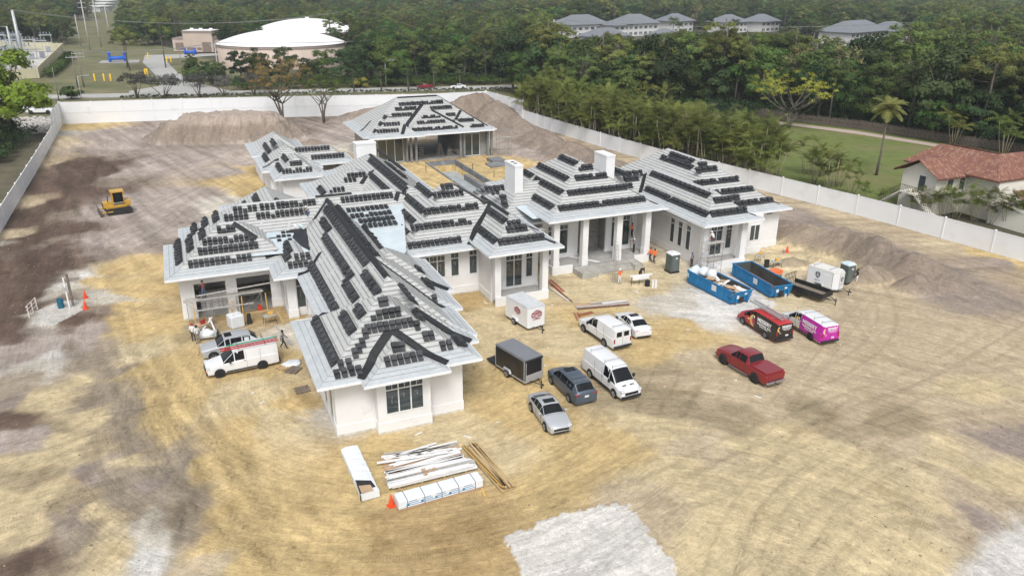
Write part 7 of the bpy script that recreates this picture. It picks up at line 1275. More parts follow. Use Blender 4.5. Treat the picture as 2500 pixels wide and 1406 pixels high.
# lumber in the foreground
def frame4(a, b_, c, d):
    A, B, C, D = [at(*q) for q in (a, b_, c, d)]; L = ((B-A)+(C-D))/2; W_ = ((D-A)+(C-B))/2; return (A+B+C+D)/4, L.length, abs(W_.dot(Vector((-L.y, L.x, 0)).normalized())), math.atan2(L.y, L.x)
c, L, W_, a = frame4((832, 1112), (885, 1228), (926, 1212), (874, 1098)); L *= .98; MA = Matrix.Translation((c.x, c.y, 0)) @ Matrix.Rotation(a, 4, 'Z'); r = empty('wrapped_lumber', (c.x, c.y, 0), a, 'long bundle wrapped in white plastic with torn black end', 'lumber bundle'); W_ = 1.15
m = MB(); N_ = 24; rr = random.Random(2)
for i in range(N_+1):
    x = -L/2+L*i/N_; j = lambda: rr.uniform(-.02, .02); m.v += [(x, -W_/2+j(), .04), (x, -W_/2+j(), .5+j()), (x, -.2+j(), .56+j()), (x, .25+j(), .555+j()), (x, W_/2+j(), .5+j()), (x, W_/2+j(), .04)]
m.f = [(i*6+k, i*6+k+1, (i+1)*6+k+1, (i+1)*6+k) for i in range(N_) for k in range(5)]+[tuple(range(5, -1, -1)), tuple(N_*6+k for k in range(6))]; m.m = [0]*len(m.f); WRAP = mat('bundle_wrap', (.66, .69, .72), .35, .07, 1.3, .5, bscale=3.5); m.build('wrap', WRAP, r, False)
m = MB(); m.add([(L/2-1.6, -.55, .56), (L/2-.1, -.62, .53), (L/2-.4, .45, .58), (L/2-1.1, .35, .60)], [(0, 1, 2, 3)]); m.add([(L/2-.3, -.6, .54), (L/2+.12, -.62, .5), (L/2+.14, -.6, .05), (L/2-.1, -.63, .05)], [(0, 1, 2, 3)]); m.build('torn_black_wrap', TRIM, r); m = MB(); m.add([(L/2-.9, -.5, .575), (L/2-.02, -.52, .57), (L/2-.02, .25, .585), (L/2-.7, .2, .60)], [(0, 1, 2, 3)]); m.build('exposed_board', CARD, r); m = MB(); m.box((0, 0, .02), (L*.9, .9, .04)); m.build('bearer', PLANK, r)
def pile(nm, quad, n, bw, bt, mts, label, cat, z0=.12, layers=1, jit=.04, lenvar=.1, partn='board', straps=0, lab=None):
    c, L, W_, a = frame4(*quad); r = empty(nm, (c.x, c.y, 0), a, label, cat); rr = random.Random(len(label))
    for i in range(4): m = MB(); m.box((-L*.38+i*L*.25, 0, z0/2), (.12, W_*.95, z0)); m.build('bearer', PLANK, r)
    for l in range(layers):
        for i in range(n):
            ll = L*(1-rr.random()*lenvar); m = MB(); m.box((0, 0, 0), (ll, bw, bt)); o = m.build(partn, rr.choice(mts), r); o.location = ((L-ll)*rr.uniform(-.5, .5), -W_/2+W_*(i+.5)/n+rr.uniform(-jit, jit)*.5, z0+bt/2+l*(bt+.006)); o.rotation_euler[2] = rr.uniform(-jit, jit)*.4
    return r, L, W_
q, L, W_ = pile('board_pile', ((940, 1176), (1155, 1130), (1164, 1147), (949, 1203)), 6, .17, .07, (WPL, WPL, PLG), 'neat pile of white boards with four small cardboard bits on top', 'board pile', .2, 4)
for i, (dx, dy) in enumerate(((-.5, .15), (-.15, -.05), (.15, -.02), (-.5, -.3))): m = MB(); m.box((0, 0, 0), (.24, .2, .1)); m.build('cardboard_box', CARD, label='small brown cardboard piece on the white board pile, %s' % ('top left', 'middle', 'right', 'lower left')[i], cat='cardboard', M=Matrix.Translation(q.location+Vector((dx, dy, .57))) @ Matrix.Rotation(.3*i, 4, 'Z'))
pile('board_pile', ((934, 1153), (1128, 1108), (1137, 1122), (946, 1172)), 5, .16, .06, (WPL, WPL), 'loose pile of white boards behind the neat white pile', 'board pile', .12, 1, .1); pile('board_pile', ((925, 1121), (1115, 1081), (1133, 1103), (938, 1140)), 8, .14, .05, (PLG, PLG, WPL), 'scattered grey and white planks on cardboard, rearmost pile', 'board pile', .08, 2, .7, .5)
c, L, W_, a = frame4((938, 1148), (1130, 1104), (1140, 1128), (948, 1180)); m = MB(); m.box((0, 0, .04), (L, W_, .06)); m.build('cardboard_sheet', CARD, label='brown cardboard sheets under the loose white boards', cat='cardboard', loc=(c.x, c.y, 0), rz=a); c, L, W_, a = frame4((924, 1124), (1118, 1082), (1135, 1108), (940, 1146)); m = MB(); m.box((0, 0, .02), (L*.98, W_, .04)); m.build('cardboard_sheet', CARD, label='brown sheet under the scattered grey planks', cat='cardboard', loc=(c.x, c.y, 0), rz=a)
lying('loose_plank', (921, 1139), (1093, 1112), .13, .1, WPL, 'long white board laid across the two rear plank piles', 'board', .25)
c, L, W_, a = frame4((962, 1222), (1165, 1168), (1181, 1195), (975, 1254)); r = empty('strapped_bundle', (c.x, c.y, 0), a, 'white wrapped bundle with blue print and dark straps, front of the lumber', 'lumber bundle'); W_ = 1.0
m = MB(); m.box((0, 0, .42), (L, W_, .58)); o = m.build('wrap', WRAP, r); bv = o.modifiers.new('b', 'BEVEL'); bv.width = .07; bv.segments = 3
BLP = mat('blue_print', (.03, .20, .42), .5, .2, 4)
for k in range(5):
    m = MB(); x = -L/2+.55+k*(L-1.1)/4; m.box((x, 0, .42), (.035, W_+.012, .592)); m.build('strap', TRIM, r)
for k in range(5):
    m = MB(); x = -L/2+.9+k*(L-1.4)/4.6
    for j in range(3): m.box((x, -W_/2-.006, .3+j*.13), (.95-.2*j, .006, .035))
    m.rev([(.09, -.003), (.09, .003)], 12, M=Matrix.Translation((x-.3, -W_/2-.006, .36)) @ Matrix.Rotation(math.radians(90), 4, 'X')); m.build('printed_mark', BLP, r)
m = MB(); m.box((0, 0, .07), (L*1.01, W_*.96, .10)); m.build('bearer', CARD, r); lying('loose_plank', (1177, 1194), (1184, 1214), .12, .05, YTIM, 'short yellow timber by the strapped bundle', 'plank')
q, L, W_ = pile('lumber_pallet', ((1135, 1096), (1222, 1208), (1262, 1193), (1152, 1083)), 7, .13, .09, (YTIM, PLANK, PLANK), 'long pallet of yellow timbers beside the white boards', 'lumber pallet', .28, 1, .12, .15, 'timber'); m = MB()
for s in (-1, 1): m.box((0, s*W_*.5, .2), (L, .06, .12))
for k in range(16): m.box((-L/2+.1+k*(L-.2)/15, 0, .1), (.08, W_, .04))
m.build('pallet_frame', PLANK, q)
# small pallets and debris near the van
def pallet(px, rz, label, mt=PLANK):
    p = at(*px); r = empty('pallet', (p.x, p.y, .02), rz, label, 'pallet')
    for k in range(6): m = MB(); m.box((-.5+k*.2, 0, .12), (.12, 1.0, .025)); m.build('slat', mt, r)
    for k in range(3): m = MB(); m.box((0, -.45+k*.45, .06), (1.15, .09, .09)); m.build('bearer', mt, r)
    return r
pallet((695, 897), .5, 'broken wooden pallet behind the white cargo van, left one'); pallet((717, 905), .9, 'weathered pallet lying beside the broken one', WOODG); pallet((738, 953), .1, 'small wooden crate lid lying alone left of the front wing', WOODG); pallet((668, 712), 0, 'pallet of timber inside the second garage opening')
blob('plastic_sheet', (0, 0, .1, .8, .6, .18), Matrix.Translation(at(712, 890)), BAG, 'crumpled white plastic beside the pallets', 'sheet', amp=.4)
r = empty('foil_bag', at(577, 796), .3, 'big white cube bag of material behind the silver suv', 'bulk bag'); m = MB(); m.box((0, 0, .6), (1.25, 1.15, 1.2)); o = m.build('bag', BAG, r); bv = o.modifiers.new('b', 'BEVEL'); bv.width = .08; bv.segments = 2
for k in range(4): m = MB(); a = k*math.pi/2+.78; m.tube([(.6*math.cos(a), .6*math.sin(a), 1.2), (.45*math.cos(a), .45*math.sin(a), 1.5), (.3*math.cos(a+.3), .3*math.sin(a+.3), 1.2)], .025, 5); m.build('strap', WPL, r)
for i, (px, ww) in enumerate(((510, 1), (535, 1.0))): r = empty('brick_pallet', (at(508+i*32, 752).x, 75.2, .02), .05, 'wrapped cube of white blocks inside the first garage opening, %s' % ('left', 'right')[i], 'block stack'); m = MB(); [m.box((a*.42-.4, 0, .25+b_*.32), (.38, 1.0, .28)) for a in range(3) for b_ in range(5)]; m.build('blocks', FOAM, r, kind='stuff'); m = MB(); m.box((0, 0, .05), (1.2, 1.1, .1)); m.build('pallet_base', PLANK, r)
def saw_table(px, rz, label, top=METG, col=YTIM):
    p = at(*px); r = empty('work_table', (p.x, p.y, 0), rz, label, 'work table'); m = MB(); m.box((0, 0, .85), (1.1, .7, .08)); m.build('table_top', top, r)
    for (x, y) in ((-.45, -.3), (.45, -.3), (-.45, .3), (.45, .3)): m = MB(); m.tube([(x*1.2, y*1.3, 0), (x, y, .82)], .022, 5); m.build('leg', TRIM, r)
    m = MB(); m.box((.1, 0, 1.02), (.4, .35, .25)); m.rev([(.16, -.02), (.16, .02)], 12, M=Matrix.Translation((.25, 0, 1.15)) @ Matrix.Rotation(math.radians(90), 4, 'X')); m.build('saw_motor', col, r); return r
saw_table((660, 790), .2, 'table saw on legs between the vans and the side door'); saw_table((1853, 640), .4, 'mitre saw stand near the black bin'); saw_table((1893, 655), -.3, 'second saw stand beside the orange-covered table')
p = at(1888, 676); r = empty('covered_table', (p.x, p.y, 0), .2, 'low table covered with an orange sheet behind the empty dumpster', 'table'); m = MB(); m.box((0, 0, .75), (1.7, .9, .06)); m.box((0, -.5, .6), (1.75, .04, .35)); m.box((.87, 0, .6), (.04, .95, .35)); m.build('orange_sheet', mat('orange_sheet', (.72, .17, .06), .7, .08, 2), r)
for (x, y) in ((-.75, -.4), (.75, -.4), (-.75, .4), (.75, .4)): m = MB(); m.box((x, y, .36), (.06, .06, .72)); m.build('leg', TRIM, r)
p = at(1564, 692); r = empty('work_table', (p.x, p.y, 0), -.1, 'long work table draped in white in front of the main steps', 'work table'); m = MB(); m.box((0, 0, .95), (2.6, .3, .08)); m.box((-.1, -.2, .75), (1.9, .04, .42)); m.build('white_sheet', WPL, r)
for x in (-1.1, -.2, .8): m = MB(); m.tube([(x-.15, -.3, 0), (x, 0, .9)], .03, 5); m.tube([(x+.15, .3, 0), (x, 0, .9)], .03, 5); m.build('leg', TRIM, r)
for i in range(2): m = MB(); m.box((0, 0, .45), (.22, .12, .95)); m.build('foam_column', WPL, label='white trim piece standing at the right end of the draped table, %s' % ('left', 'right')[i], cat='trim piece', loc=at(1593+i*7, 703))
lying('white_trim', (1385, 640), (1462, 655), .3, .1, WPL, 'white trim board lying on the main porch', 'board', .7)
for i, (a, b_) in enumerate((((445, 812), (445, 868)),)): lying('loose_plank', (482, 845), (483, 868), .22, .05, PLANK, 'plank lying in front of the silver suv', 'plank')
lying('loose_plank', (672, 795), (712, 842), .2, .05, PLG, 'long grey plank on the ground beside the walking worker', 'plank'); lying('loose_plank', (676, 762), (694, 792), .16, .05, PLANK, 'short timber by the table saw', 'plank')
saw_table((495, 812), .3, 'cluttered work bench with red tools beside the two workers', CARD, RLAMP); lying('white_trim', (498, 822), (520, 790), .14, .1, WPL, 'white trim board on the plastic-wrapped bench, first', 'board', .6); lying('white_trim', (513, 790), (527, 822), .14, .1, WPL, 'white trim board on the plastic-wrapped bench, second', 'board', .55); blob('plastic_sheet', (0, 0, .35, .95, .6, .4), Matrix.Translation(at(508, 824)), BAG, 'crumpled clear plastic over the boards beside the suv', 'sheet', amp=.35)
p = at(632, 738+20); drum((636, 757), .22, .5, ORG, 'orange tool bucket by the garage pillar', 'bucket')
r = empty('black_tarp', at(610, 790), 0, 'black tarp bundle hanging on a timber trestle near the garage', 'tarp'); m = MB(); m.box((0, 0, .55), (.5, .3, 1.0), taper=.6); m.build('tarp', TRIM, r); m = MB(); m.box((.9, .3, .95), (2.2, .1, .08)); m.box((.3, .3, .45), (.08, .08, .95)); m.box((1.9, .3, .45), (.08, .08, .95)); m.build('trestle', PLANK, r)
# pool
POOL = mat('pool_shell', (.17, .175, .18), .85, .22, .8, .3, dirt=((.30, .34, .35), .7, .5)); r = empty('swimming_pool', label='empty unfinished concrete swimming pool with inner steps', cat='pool'); m = MB()
x0, x1, y0, y1 = 39.4, 44.6, 103.8, 128.8
m.bb((x0, y0, -1.9), (x1, y1, -1.8)); m.build('pool_floor', mat('pool_floor', (.36, .40, .41), .6, .2, .5, dirt=((.24, .26, .27), .8, .5)), r); m = MB(); m.bb((x0-.3, y0-.3, -2.2), (x0, y1+.3, .18)); m.bb((x1, y0-.3, -2.2), (x1+.3, y1+.3, .18)); m.bb((x0, y1, -2.2), (x1, y1+.3, .18)); m.bb((x0, y0-.3, -2.2), (x1, y0, .18)); m.build('pool_wall', POOL, r)
m = MB(); m.bb((x1-.8, 112, -1.8), (x1-.001, 122, -.9)); m.bb((x1-1.9, 109.5, -1.8), (x1-.001, 111.9, -.5)); 
for k in range(4): m.bb((x1-1.9-.5*(k+1), 109.5, -1.8), (x1-1.9-.5*k-.004, 111.9, -.5-.3*(k+1)))
m.bb((x1-1.2, 104, -1.8), (x1-.001, 109.4, -.7)); m.build('pool_steps', POOL, r); lying('loose_plank', (1176, 380), (1232, 412), .15, .12, YTIM, 'long timber edging right of the pool', 'plank')
m = MB(); m.bb((48.5, 121, -.1), (52, 124, .3)); m.bb((50, 124, -.1), (52.5, 127, .55)); m.build('concrete_plinth', POOL, label='low grey concrete spa base right of the pool', cat='plinth')
for i, q in enumerate(((1154, 415), (1206, 433), (1040, 420))): p = at(*q); m = MB(); m.tube([(0, 0, -.1), (0, 0, 1.1)], .05, 5); m.build('stub_pipe', TRIM, label='dark stub pipe in the sand beside the pool, %s' % ('middle', 'right', 'left')[i], cat='pipe', loc=p)
p = at(2013-275, 250); r = empty('storage_shed', (at(1738, 268).x, at(1738, 268).y, -.2), .3, 'small white-doored green shed among the woods by the driveway', 'shed'); m = MB(); m.box((0, 0, 1.3), (5, 3, 2.6)); m.build('wall', mat('shed_green', (.05, .08, .07), .8, .1, 1), r); m = MB(); m.box((-1.9, -1.52, 1.2), (1.2, .06, 2.1)); m.build('door', WPL, r)
# rolls on the black membrane, tyre piles of cartons
for i, (x, y, mt) in enumerate(((9.35, 80.0-.9, WTR), (9.9, 78.7, MATS['pale_blue_plastic']))): m = MB(); m.tube([(x, y, 6.42+.06*0), (x+.35, y-1.3, 6.38)], .16, 10); m.build('underlay_roll', mt, label='white underlay roll on the black flat roof' if i == 0 else 'pale blue underlay roll beside the white one on the black flat roof', cat='roll')
m = MB(); m.box((0, 0, 0), (.9, 1.0, .12)); m.build('blue_package', MATS['pale_blue_plastic'], label='pale blue package lying on the tiles of the flat roof field', cat='package', M=Matrix.Translation((6.9, 76.6, 6.22)))
# scraps of litter
rr = random.Random(77)
def WH(px, py): return 'left of the front wing' if px < 850 else 'in front of the front wing' if px < 1200 else 'around the black trailer' if px < 1330 else 'between the parked vans' if px < 1560 and py < 860 else 'in front of the silver sedan' if px < 1560 else 'around the red pickup' if px < 1900 else 'right of the red pickup'
for i in range(70):
    px, py = rr.choice(((rr.uniform(1180, 1700), rr.uniform(700, 900)), (rr.uniform(560, 800), rr.uniform(760, 1000)), (rr.uniform(1000, 1500), rr.uniform(850, 1090)), (rr.uniform(1550, 2300), rr.uniform(760, 1000)))); p = at(px, py); m = MB(); s = rr.uniform(.06, .22); dark = rr.random() < .4; m.box((0, 0, 0), (s*rr.uniform(1, 3), s*.5, .03), rr.uniform(0, 3)); m.build('wood_scrap' if dark else 'paper_scrap', PLANK if dark else FOAM, label=('small wood scrap' if dark else 'small pale scrap')+' lying on the sand '+WH(px, py), cat='scrap', group=('wood scraps' if dark else 'pale scraps')+' on the sand '+WH(px, py), loc=(p.x, p.y, gzs(p.x, p.y)+.02))
# ================= PEOPLE =================
SKIN = mat('skin', (.30, .17, .11), .6, .06, 5); SKIND = mat('skin_dark', (.10, .06, .045), .6, .06, 5); HIV = mat('hi_vis_orange', (.85, .16, .03), .7, .06, 3); CL = {'white': mat('cloth_white', (.62, .62, .61), .9, .06, 4), 'black': mat('cloth_black', (.02, .02, .022), .9, .2, 4), 'grey': mat('cloth_grey', (.22, .21, .23), .9, .1, 4), 'jeans': mat('cloth_jeans', (.07, .10, .16), .9, .15, 4), 'khaki': mat('cloth_khaki', (.26, .22, .17), .9, .1, 4), 'dark': mat('cloth_dark', (.05, .045, .05), .9, .2, 4), 'orange': HIV, 'maroon': mat('cloth_maroon', (.16, .05, .06), .9, .1, 4)}
SHOE = mat('boot', (.06, .045, .035), .8, .2, 4); HAIR = mat('dark_hair', (.015, .012, .01), .8, .2, 10)
def person(loc, rz, label, shirt, pants, pose='stand', hat=None, skin=SKIN, group=None, z=0):
    J = {'pel': (0, 0, .95), 'sp': (0, -.01, 1.15), 'ch': (0, 0, 1.36), 'nk': (0, .01, 1.50), 'hd': (0, .02, 1.62), 'tp': (0, .02, 1.72)}
    for s, n in ((1, 'l'), (-1, 'r')):
        J.update({'sh'+n: (s*.18, 0, 1.41), 'el'+n: (s*.26, -.02, 1.13), 'wr'+n: (s*.27, .08, .90), 'ha'+n: (s*.27, .10, .82), 'hp'+n: (s*.10, 0, .90), 'kn'+n: (s*.12, .03, .49), 'an'+n: (s*.13, -.02, .09), 'to'+n: (s*.14, .15, .04)})
    if pose == 'walk': J.update({'knl': (.11, .20, .50), 'anl': (.11, .28, .12), 'tol': (.11, .43, .08), 'knr': (-.11, -.06, .48), 'anr': (-.11, -.30, .14), 'tor': (-.11, -.18, .05), 'ell': (.25, -.16, 1.15), 'wrl': (.26, -.12, .93), 'hal': (.26, -.08, .86), 'elr': (-.25, .08, 1.14), 'wrr': (-.24, .26, .98), 'har': (-.24, .32, .95)})
    if pose == 'raise': J.update({'ell': (.30, .16, 1.28), 'wrl': (.14, .25, 1.50), 'hal': (.09, .22, 1.57), 'elr': (-.28, .18, 1.25), 'wrr': (-.10, .28, 1.45), 'har': (-.06, .26, 1.53)})
    if pose == 'reach': J.update({'ell': (.22, .22, 1.30), 'wrl': (.18, .42, 1.42), 'hal': (.17, .49, 1.45), 'elr': (-.22, .20, 1.2), 'wrr': (-.18, .40, 1.2), 'har': (-.17, .47, 1.21)})
    if pose == 'bend': J.update({'sp': (0, .14, 1.06), 'ch': (0, .34, 1.13), 'nk': (0, .47, 1.13), 'hd': (0, .58, 1.10), 'tp': (0, .67, 1.06), 'shl': (.18, .36, 1.12), 'shr': (-.18, .36, 1.12), 'ell': (.22, .42, .86), 'wrl': (.18, .55, .68), 'hal': (.17, .60, .62), 'elr': (-.22, .42, .86), 'wrr': (-.18, .55, .68), 'har': (-.17, .60, .62)})
    if pose == 'crouch':
        J.update({'pel': (0, 0, .42), 'sp': (0, .08, .60), 'ch': (0, .20, .78), 'nk': (0, .27, .90), 'hd': (0, .32, 1.01), 'tp': (0, .34, 1.10), 'shl': (.18, .20, .82), 'shr': (-.18, .20, .82), 'ell': (.26, .38, .70), 'wrl': (.20, .55, .82), 'hal': (.18, .61, .86), 'elr': (-.26, .36, .62), 'wrr': (-.16, .52, .60), 'har': (-.14, .58, .60), 'hpl': (.10, .02, .40), 'hpr': (-.10, .02, .40), 'knl': (.17, .38, .50), 'knr': (-.17, .34, .40), 'anl': (.15, .20, .09), 'anr': (-.15, .02, .12), 'tol': (.16, .36, .04), 'tor': (-.16, .16, .04)})
    if pose == 'sit': J.update({'pel': (0, 0, .1), 'sp': (0, -.01, .3), 'ch': (0, .03, .51), 'nk': (0, .04, .65), 'hd': (0, .06, .77), 'tp': (0, .07, .87), 'shl': (.18, .02, .56), 'shr': (-.18, .02, .56), 'ell': (.25, .1, .32), 'wrl': (.18, .3, .28), 'hal': (.15, .37, .28), 'elr': (-.25, .1, .32), 'wrr': (-.18, .3, .36), 'har': (-.15, .37, .4), 'hpl': (.10, .02, .06), 'hpr': (-.10, .02, .06), 'knl': (.14, .44, .12), 'knr': (-.14, .44, .12), 'anl': (.14, .46, -.30), 'anr': (-.14, .42, -.30), 'tol': (.14, .6, -.34), 'tor': (-.14, .56, -.34)})
    names = list(J); idx = {n: i for i, n in enumerate(names)}
    E_ = [('pel', 'sp'), ('sp', 'ch'), ('ch', 'nk'), ('nk', 'hd'), ('hd', 'tp')]
    for n in 'lr': E_ += [('ch', 'sh'+n), ('sh'+n, 'el'+n), ('el'+n, 'wr'+n), ('wr'+n, 'ha'+n), ('pel', 'hp'+n), ('hp'+n, 'kn'+n), ('kn'+n, 'an'+n), ('an'+n, 'to'+n)]
    R_ = {'pel': .135, 'sp': .125, 'ch': .145, 'nk': .058, 'hd': .093, 'tp': .075, 'sh': .075, 'el': .05, 'wr': .035, 'ha': .042, 'hp': .098, 'kn': .07, 'an': .05, 'to': .045}
    me = bpy.data.meshes.new('p'); me.from_pydata([J[n] for n in names], [(idx[a], idx[b_]) for a, b_ in E_], []); o = bpy.data.objects.new('p', me); COL.objects.link(o); o.modifiers.new('s', 'SKIN'); sd_ = o.modifiers.new('d', 'SUBSURF'); sd_.levels = 1
    for i, n in enumerate(names): rad = R_[n if n in R_ else n[:2]]; me.skin_vertices[0].data[i].radius = (rad, rad*(.8 if n in ('pel', 'sp', 'ch') else 1)); me.skin_vertices[0].data[i].use_root = (n == 'pel')
    dg = bpy.context.evaluated_depsgraph_get(); bm_ = bpy.data.meshes.new_from_object(o.evaluated_get(dg)); bpy.data.objects.remove(o)
    # fingers
    mb = MB(); mb.v = [tuple(v.co) for v in bm_.vertices]; mb.f = [tuple(p.vertices) for p in bm_.polygons]; nb = len(mb.f)
    for n in 'lr':
        h_, w_ = Vector(J['ha'+n]), Vector(J['wr'+n]); d = (h_-w_).normalized(); s_ = d.cross(Vector((1, 0, 0)) if abs(d.x) < .8 else Vector((0, 1, 0))).normalized()
        for k in range(4): b0 = h_+s_*(.022*(k-1.5)); ln = (.07, .085, .08, .06)[k]; mb.tube([b0, b0+d*ln*.6, b0+d*ln+d.cross(s_)*.02], [.010, .009, .007], 4)
        mb.tube([h_+s_*.035-d*.02, h_+s_*.065+d*.02, h_+s_*.06+d*.05], [.011, .010, .007], 4)
    seg = {'torso': [('pel', 'sp'), ('sp', 'ch'), ('ch', 'nk'), ('ch', 'shl'), ('ch', 'shr'), ('shl', 'ell'), ('shr', 'elr')], 'skin': [('nk', 'hd'), ('hd', 'tp'), ('ell', 'wrl'), ('elr', 'wrr'), ('wrl', 'hal'), ('wrr', 'har')], 'pants': [('pel', 'hpl'), ('pel', 'hpr'), ('hpl', 'knl'), ('hpr', 'knr'), ('knl', 'anl'), ('knr', 'anr')], 'shoe': [('anl', 'tol'), ('anr', 'tor')]}
    order_ = ['torso', 'skin', 'pants', 'shoe']
    def near(c):
        best = (9, 0)
        for gi_, g_ in enumerate(order_):
            for a, b_ in seg[g_]:
                A, B = Vector(J[a]), Vector(J[b_]); t = max(0, min(1, (c-A).dot(B-A)/((B-A).length_squared+1e-9))); dd = (c-A.lerp(B, t)).length
                if (a, b_) in (('ell', 'wrl'), ('elr', 'wrr')) and t < .15: dd += .03
                if dd < best[0]: best = (dd, gi_)
        return best[1]
    mb.m = [near(sum((Vector(mb.v[i]) for i in f), Vector())/len(f)) if i_ < nb else 1 for i_, f in enumerate(mb.f)]
    root = mb.build('person', [CL[shirt], skin, CL[pants], SHOE], label=label, cat='person', group=group, smooth=True); root.location = (loc[0], loc[1], z+loc[2] if len(loc) > 2 else z); root.rotation_euler[2] = rz
    H_ = Vector(J['hd']); up = (Vector(J['tp'])-H_).normalized(); fw = Vector((0, 1, 0)) if pose != 'bend' else Vector((0, .2, -1)); q = up.to_track_quat('Z', 'Y').to_matrix().to_4x4()
    m = MB()
    for s in (1, -1): m.box(H_+fw*.092+Vector((s*.035, 0, .012)), (.02, .008, .012))
    m.build('eyes', HAIR, root); m = MB(); m.box(H_+fw*.105-up*.012, (.022, .03, .04), taper=.6); m.box(H_+fw*.09-up*.055, (.045, .012, .01)); m.build('nose_and_mouth', skin, root)
    m = MB(); T = Matrix.Translation(H_+up*.03-fw*.012) @ q; m.rev([(.108, -.03), (.112, .02), (.098, .075), (.06, .11), (.02, .122)], 14, M=T); m.build('hair' if hat is None else 'hard_hat', HAIR if hat is None else hat, root, True)
    if hat is not None: m = MB(); m.rev([(.145, .0), (.11, .02)], 14, M=T); m.build('hat_brim', hat, root)
    return root
HW, HB, HR = mat('helmet_white', (.7, .7, .7), .4, .03, 3, coat=.4), mat('helmet_blue', (.02, .12, .30), .4, .05, 3, coat=.4), mat('cap_red', (.40, .02, .02), .7, .05, 3)
def P(px, py, z=0.): v = at(px, py, z); return (v.x, v.y, z)
person(P(1587, 639), .4, 'worker in orange shirt and black trousers walking beside the entrance, left of the pair', 'orange', 'black', 'walk'); person(P(1597, 643), .1, 'worker in orange shirt and dark jeans walking beside the entrance, right of the pair', 'orange', 'dark', 'walk')
person(P(1512, 693), 3.3, 'worker in orange shirt, white trousers and white helmet raising hands by the mast', 'orange', 'white', 'raise', HW); person(P(1562, 682), -1.2, 'worker in black bending over behind the white-draped table', 'black', 'black', 'bend')
person(P(2089, 694), 1.2, 'person in black shirt and white trousers standing beside the blue-roofed toilet', 'black', 'white', 'reach', CL['black']); person(P(1688, 652), .3, 'worker with blue helmet standing at the foot of the scaffold tower', 'grey', 'dark', 'stand', HB, SKIND)
person((51.3, 63.5, 3.98), .3, 'worker crouching on top of the scaffold tower under the right porch eave', 'white', 'maroon', 'crouch', HW); person(P(485, 838), .6, 'man in white shirt and khaki trousers seen from behind beside the boards', 'white', 'khaki', 'stand', skin=SKIND); person(P(474, 833), -.4, 'man with red cap behind the white-shirted man', 'white', 'dark', 'stand', HR, SKIND)
person(P(693, 850), -1.9, 'man in grey shirt and dark trousers walking away from the white cargo van', 'grey', 'dark', 'walk', skin=SKIND); person((-.1, 71.75, 2.42), .5, 'man in jeans standing on the garage scaffold under the eave', 'maroon', 'jeans', 'reach', skin=SKIN)
person((46.75, 72.6, 2.3), 1.5, 'worker in orange shirt up on a ladder between the right entrance columns', 'orange', 'black', 'reach'); person((46.7, 71.9, .66), 1.4, 'worker in grey and black on the porch below the ladder', 'grey', 'black', 'reach', CL['white']); person((49.1, 73.2, 2.5), 0, 'second worker in orange shirt half hidden behind the right entrance column', 'orange', 'black', 'reach')
ladder('ladder', 5.0, .42, ALU, 'ladder under the climbing workers at the right of the entrance', Matrix.Translation((46.9, 73.0, 2.6)) @ Matrix.Rotation(math.radians(90), 4, 'Z') @ Matrix.Rotation(math.radians(-76), 4, 'Y')); ladder('ladder', 5.0, .42, ALU, 'ladder in the gap between the entrance and the right wing', Matrix.Translation((49.1, 73.6, 2.6)) @ Matrix.Rotation(math.radians(90), 4, 'Z') @ Matrix.Rotation(math.radians(-76), 4, 'Y'))
person(P(722-240, 590-128+0) if False else (9.3, 80.5, 6.6), 2.0, 'worker in white sitting on the flat roof beside the black membrane', 'white', 'white', 'sit', HW); person((10.9, 77.0, 7.6), 1.0, 'worker crouching among tiles on the long slope behind the front wing', 'grey', 'jeans', 'crouch', HW)
build_ground()
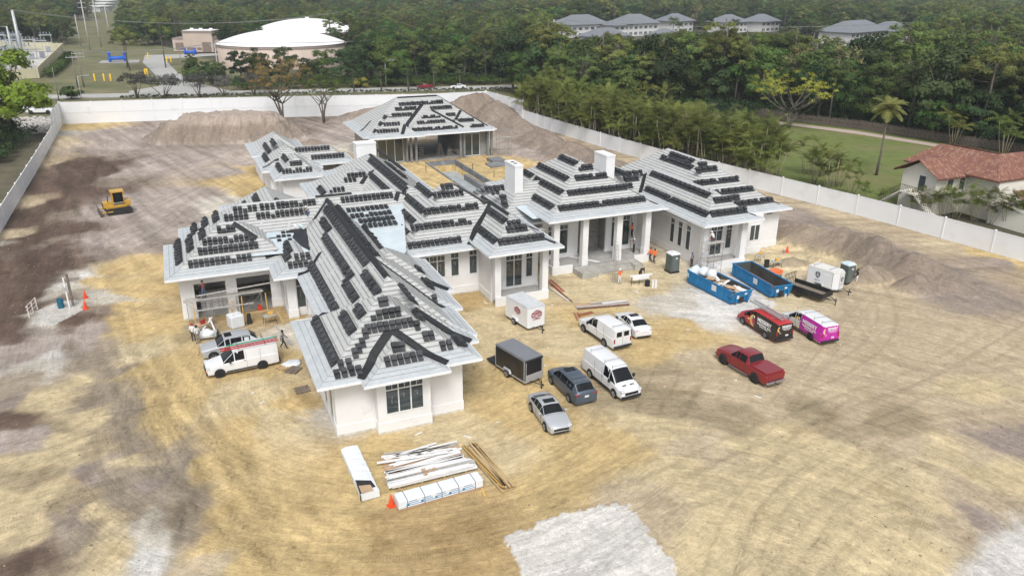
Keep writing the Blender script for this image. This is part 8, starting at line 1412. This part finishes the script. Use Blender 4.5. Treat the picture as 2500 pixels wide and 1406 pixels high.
# wide terrain under everything, reaching the horizon
m = MB()
for a_, b_, c_, d_ in ((-6000, -300, 39.2, 8000), (44.8, -300, 6000, 8000), (39.2, -300, 44.8, 103.6), (39.2, 129.0, 44.8, 8000)): m.poly([(a_, b_, -.35), (c_, b_, -.35), (c_, d_, -.35), (a_, d_, -.35)])
m.build('terrain', mat('forest_floor', (.07, .068, .04), .95, .3, .02, dirt=((.04, .05, .022), .05, .5)), kind='structure')

# haze: one closed box of even air
m = MB(); m.bb((-2600, -300, -1.5), (3600, 2600, 32)); hz = m.build('haze', None, kind='stuff', label='thin pale haze over the whole place'); hm = bpy.data.materials.new('haze'); hm.use_nodes = True; hn = hm.node_tree; hn.nodes.remove(hn.nodes['Principled BSDF']); pv = hn.nodes.new('ShaderNodeVolumePrincipled'); pv.inputs['Color'].default_value = (.80, .88, .93, 1); pv.inputs['Density'].default_value = .00018; hn.links.new(pv.outputs[0], hn.nodes['Material Output'].inputs['Volume']); hz.data.materials.clear(); hz.data.materials.append(hm)

# clods and pebbles loose on the graded soil
q = np.random.RandomState(12); N_ = 9000; X_ = q.uniform(-22, 80, N_); Y_ = 22+q.rand(N_)**1.4*95; keep = np.array([not any(a < x < c and b < y < d for (a, b, c, d) in ((6, 45, 21, 60), (-3, 60, 34, 112), (26, 64, 68, 92), (39, 103, 45, 129))) for x, y in zip(X_, Y_)]) & (fbm(X_*.2, Y_*.2, 3) > .44)
X_, Y_ = X_[keep], Y_[keep]; Z_ = gz(X_, Y_); n = len(X_); r_ = .02+.075*q.rand(n)**3; base = np.array([(1, 0, 0), (0, 1, 0), (-1, 0, 0), (0, -1, 0), (0, 0, .8), (0, 0, -.5)])
V_ = (base[None]*(.7+.6*q.rand(n, 6, 1))*r_[:, None, None]+np.stack([X_, Y_, Z_+r_*.2], -1)[:, None]).reshape(-1, 3); F_ = np.array([(0, 1, 4), (1, 2, 4), (2, 3, 4), (3, 0, 4), (1, 0, 5), (2, 1, 5), (3, 2, 5), (0, 3, 5)]); F_ = (F_[None]+np.arange(n)[:, None, None]*6).reshape(-1, 3)
cm = np_mesh('clods', V_, F_, mat('clod_soil', (.34, .265, .17), .95, .6, .35)); link('soil_clods', cm, kind='stuff', label='small clods and pebbles loose on the graded soil', cat='clods')
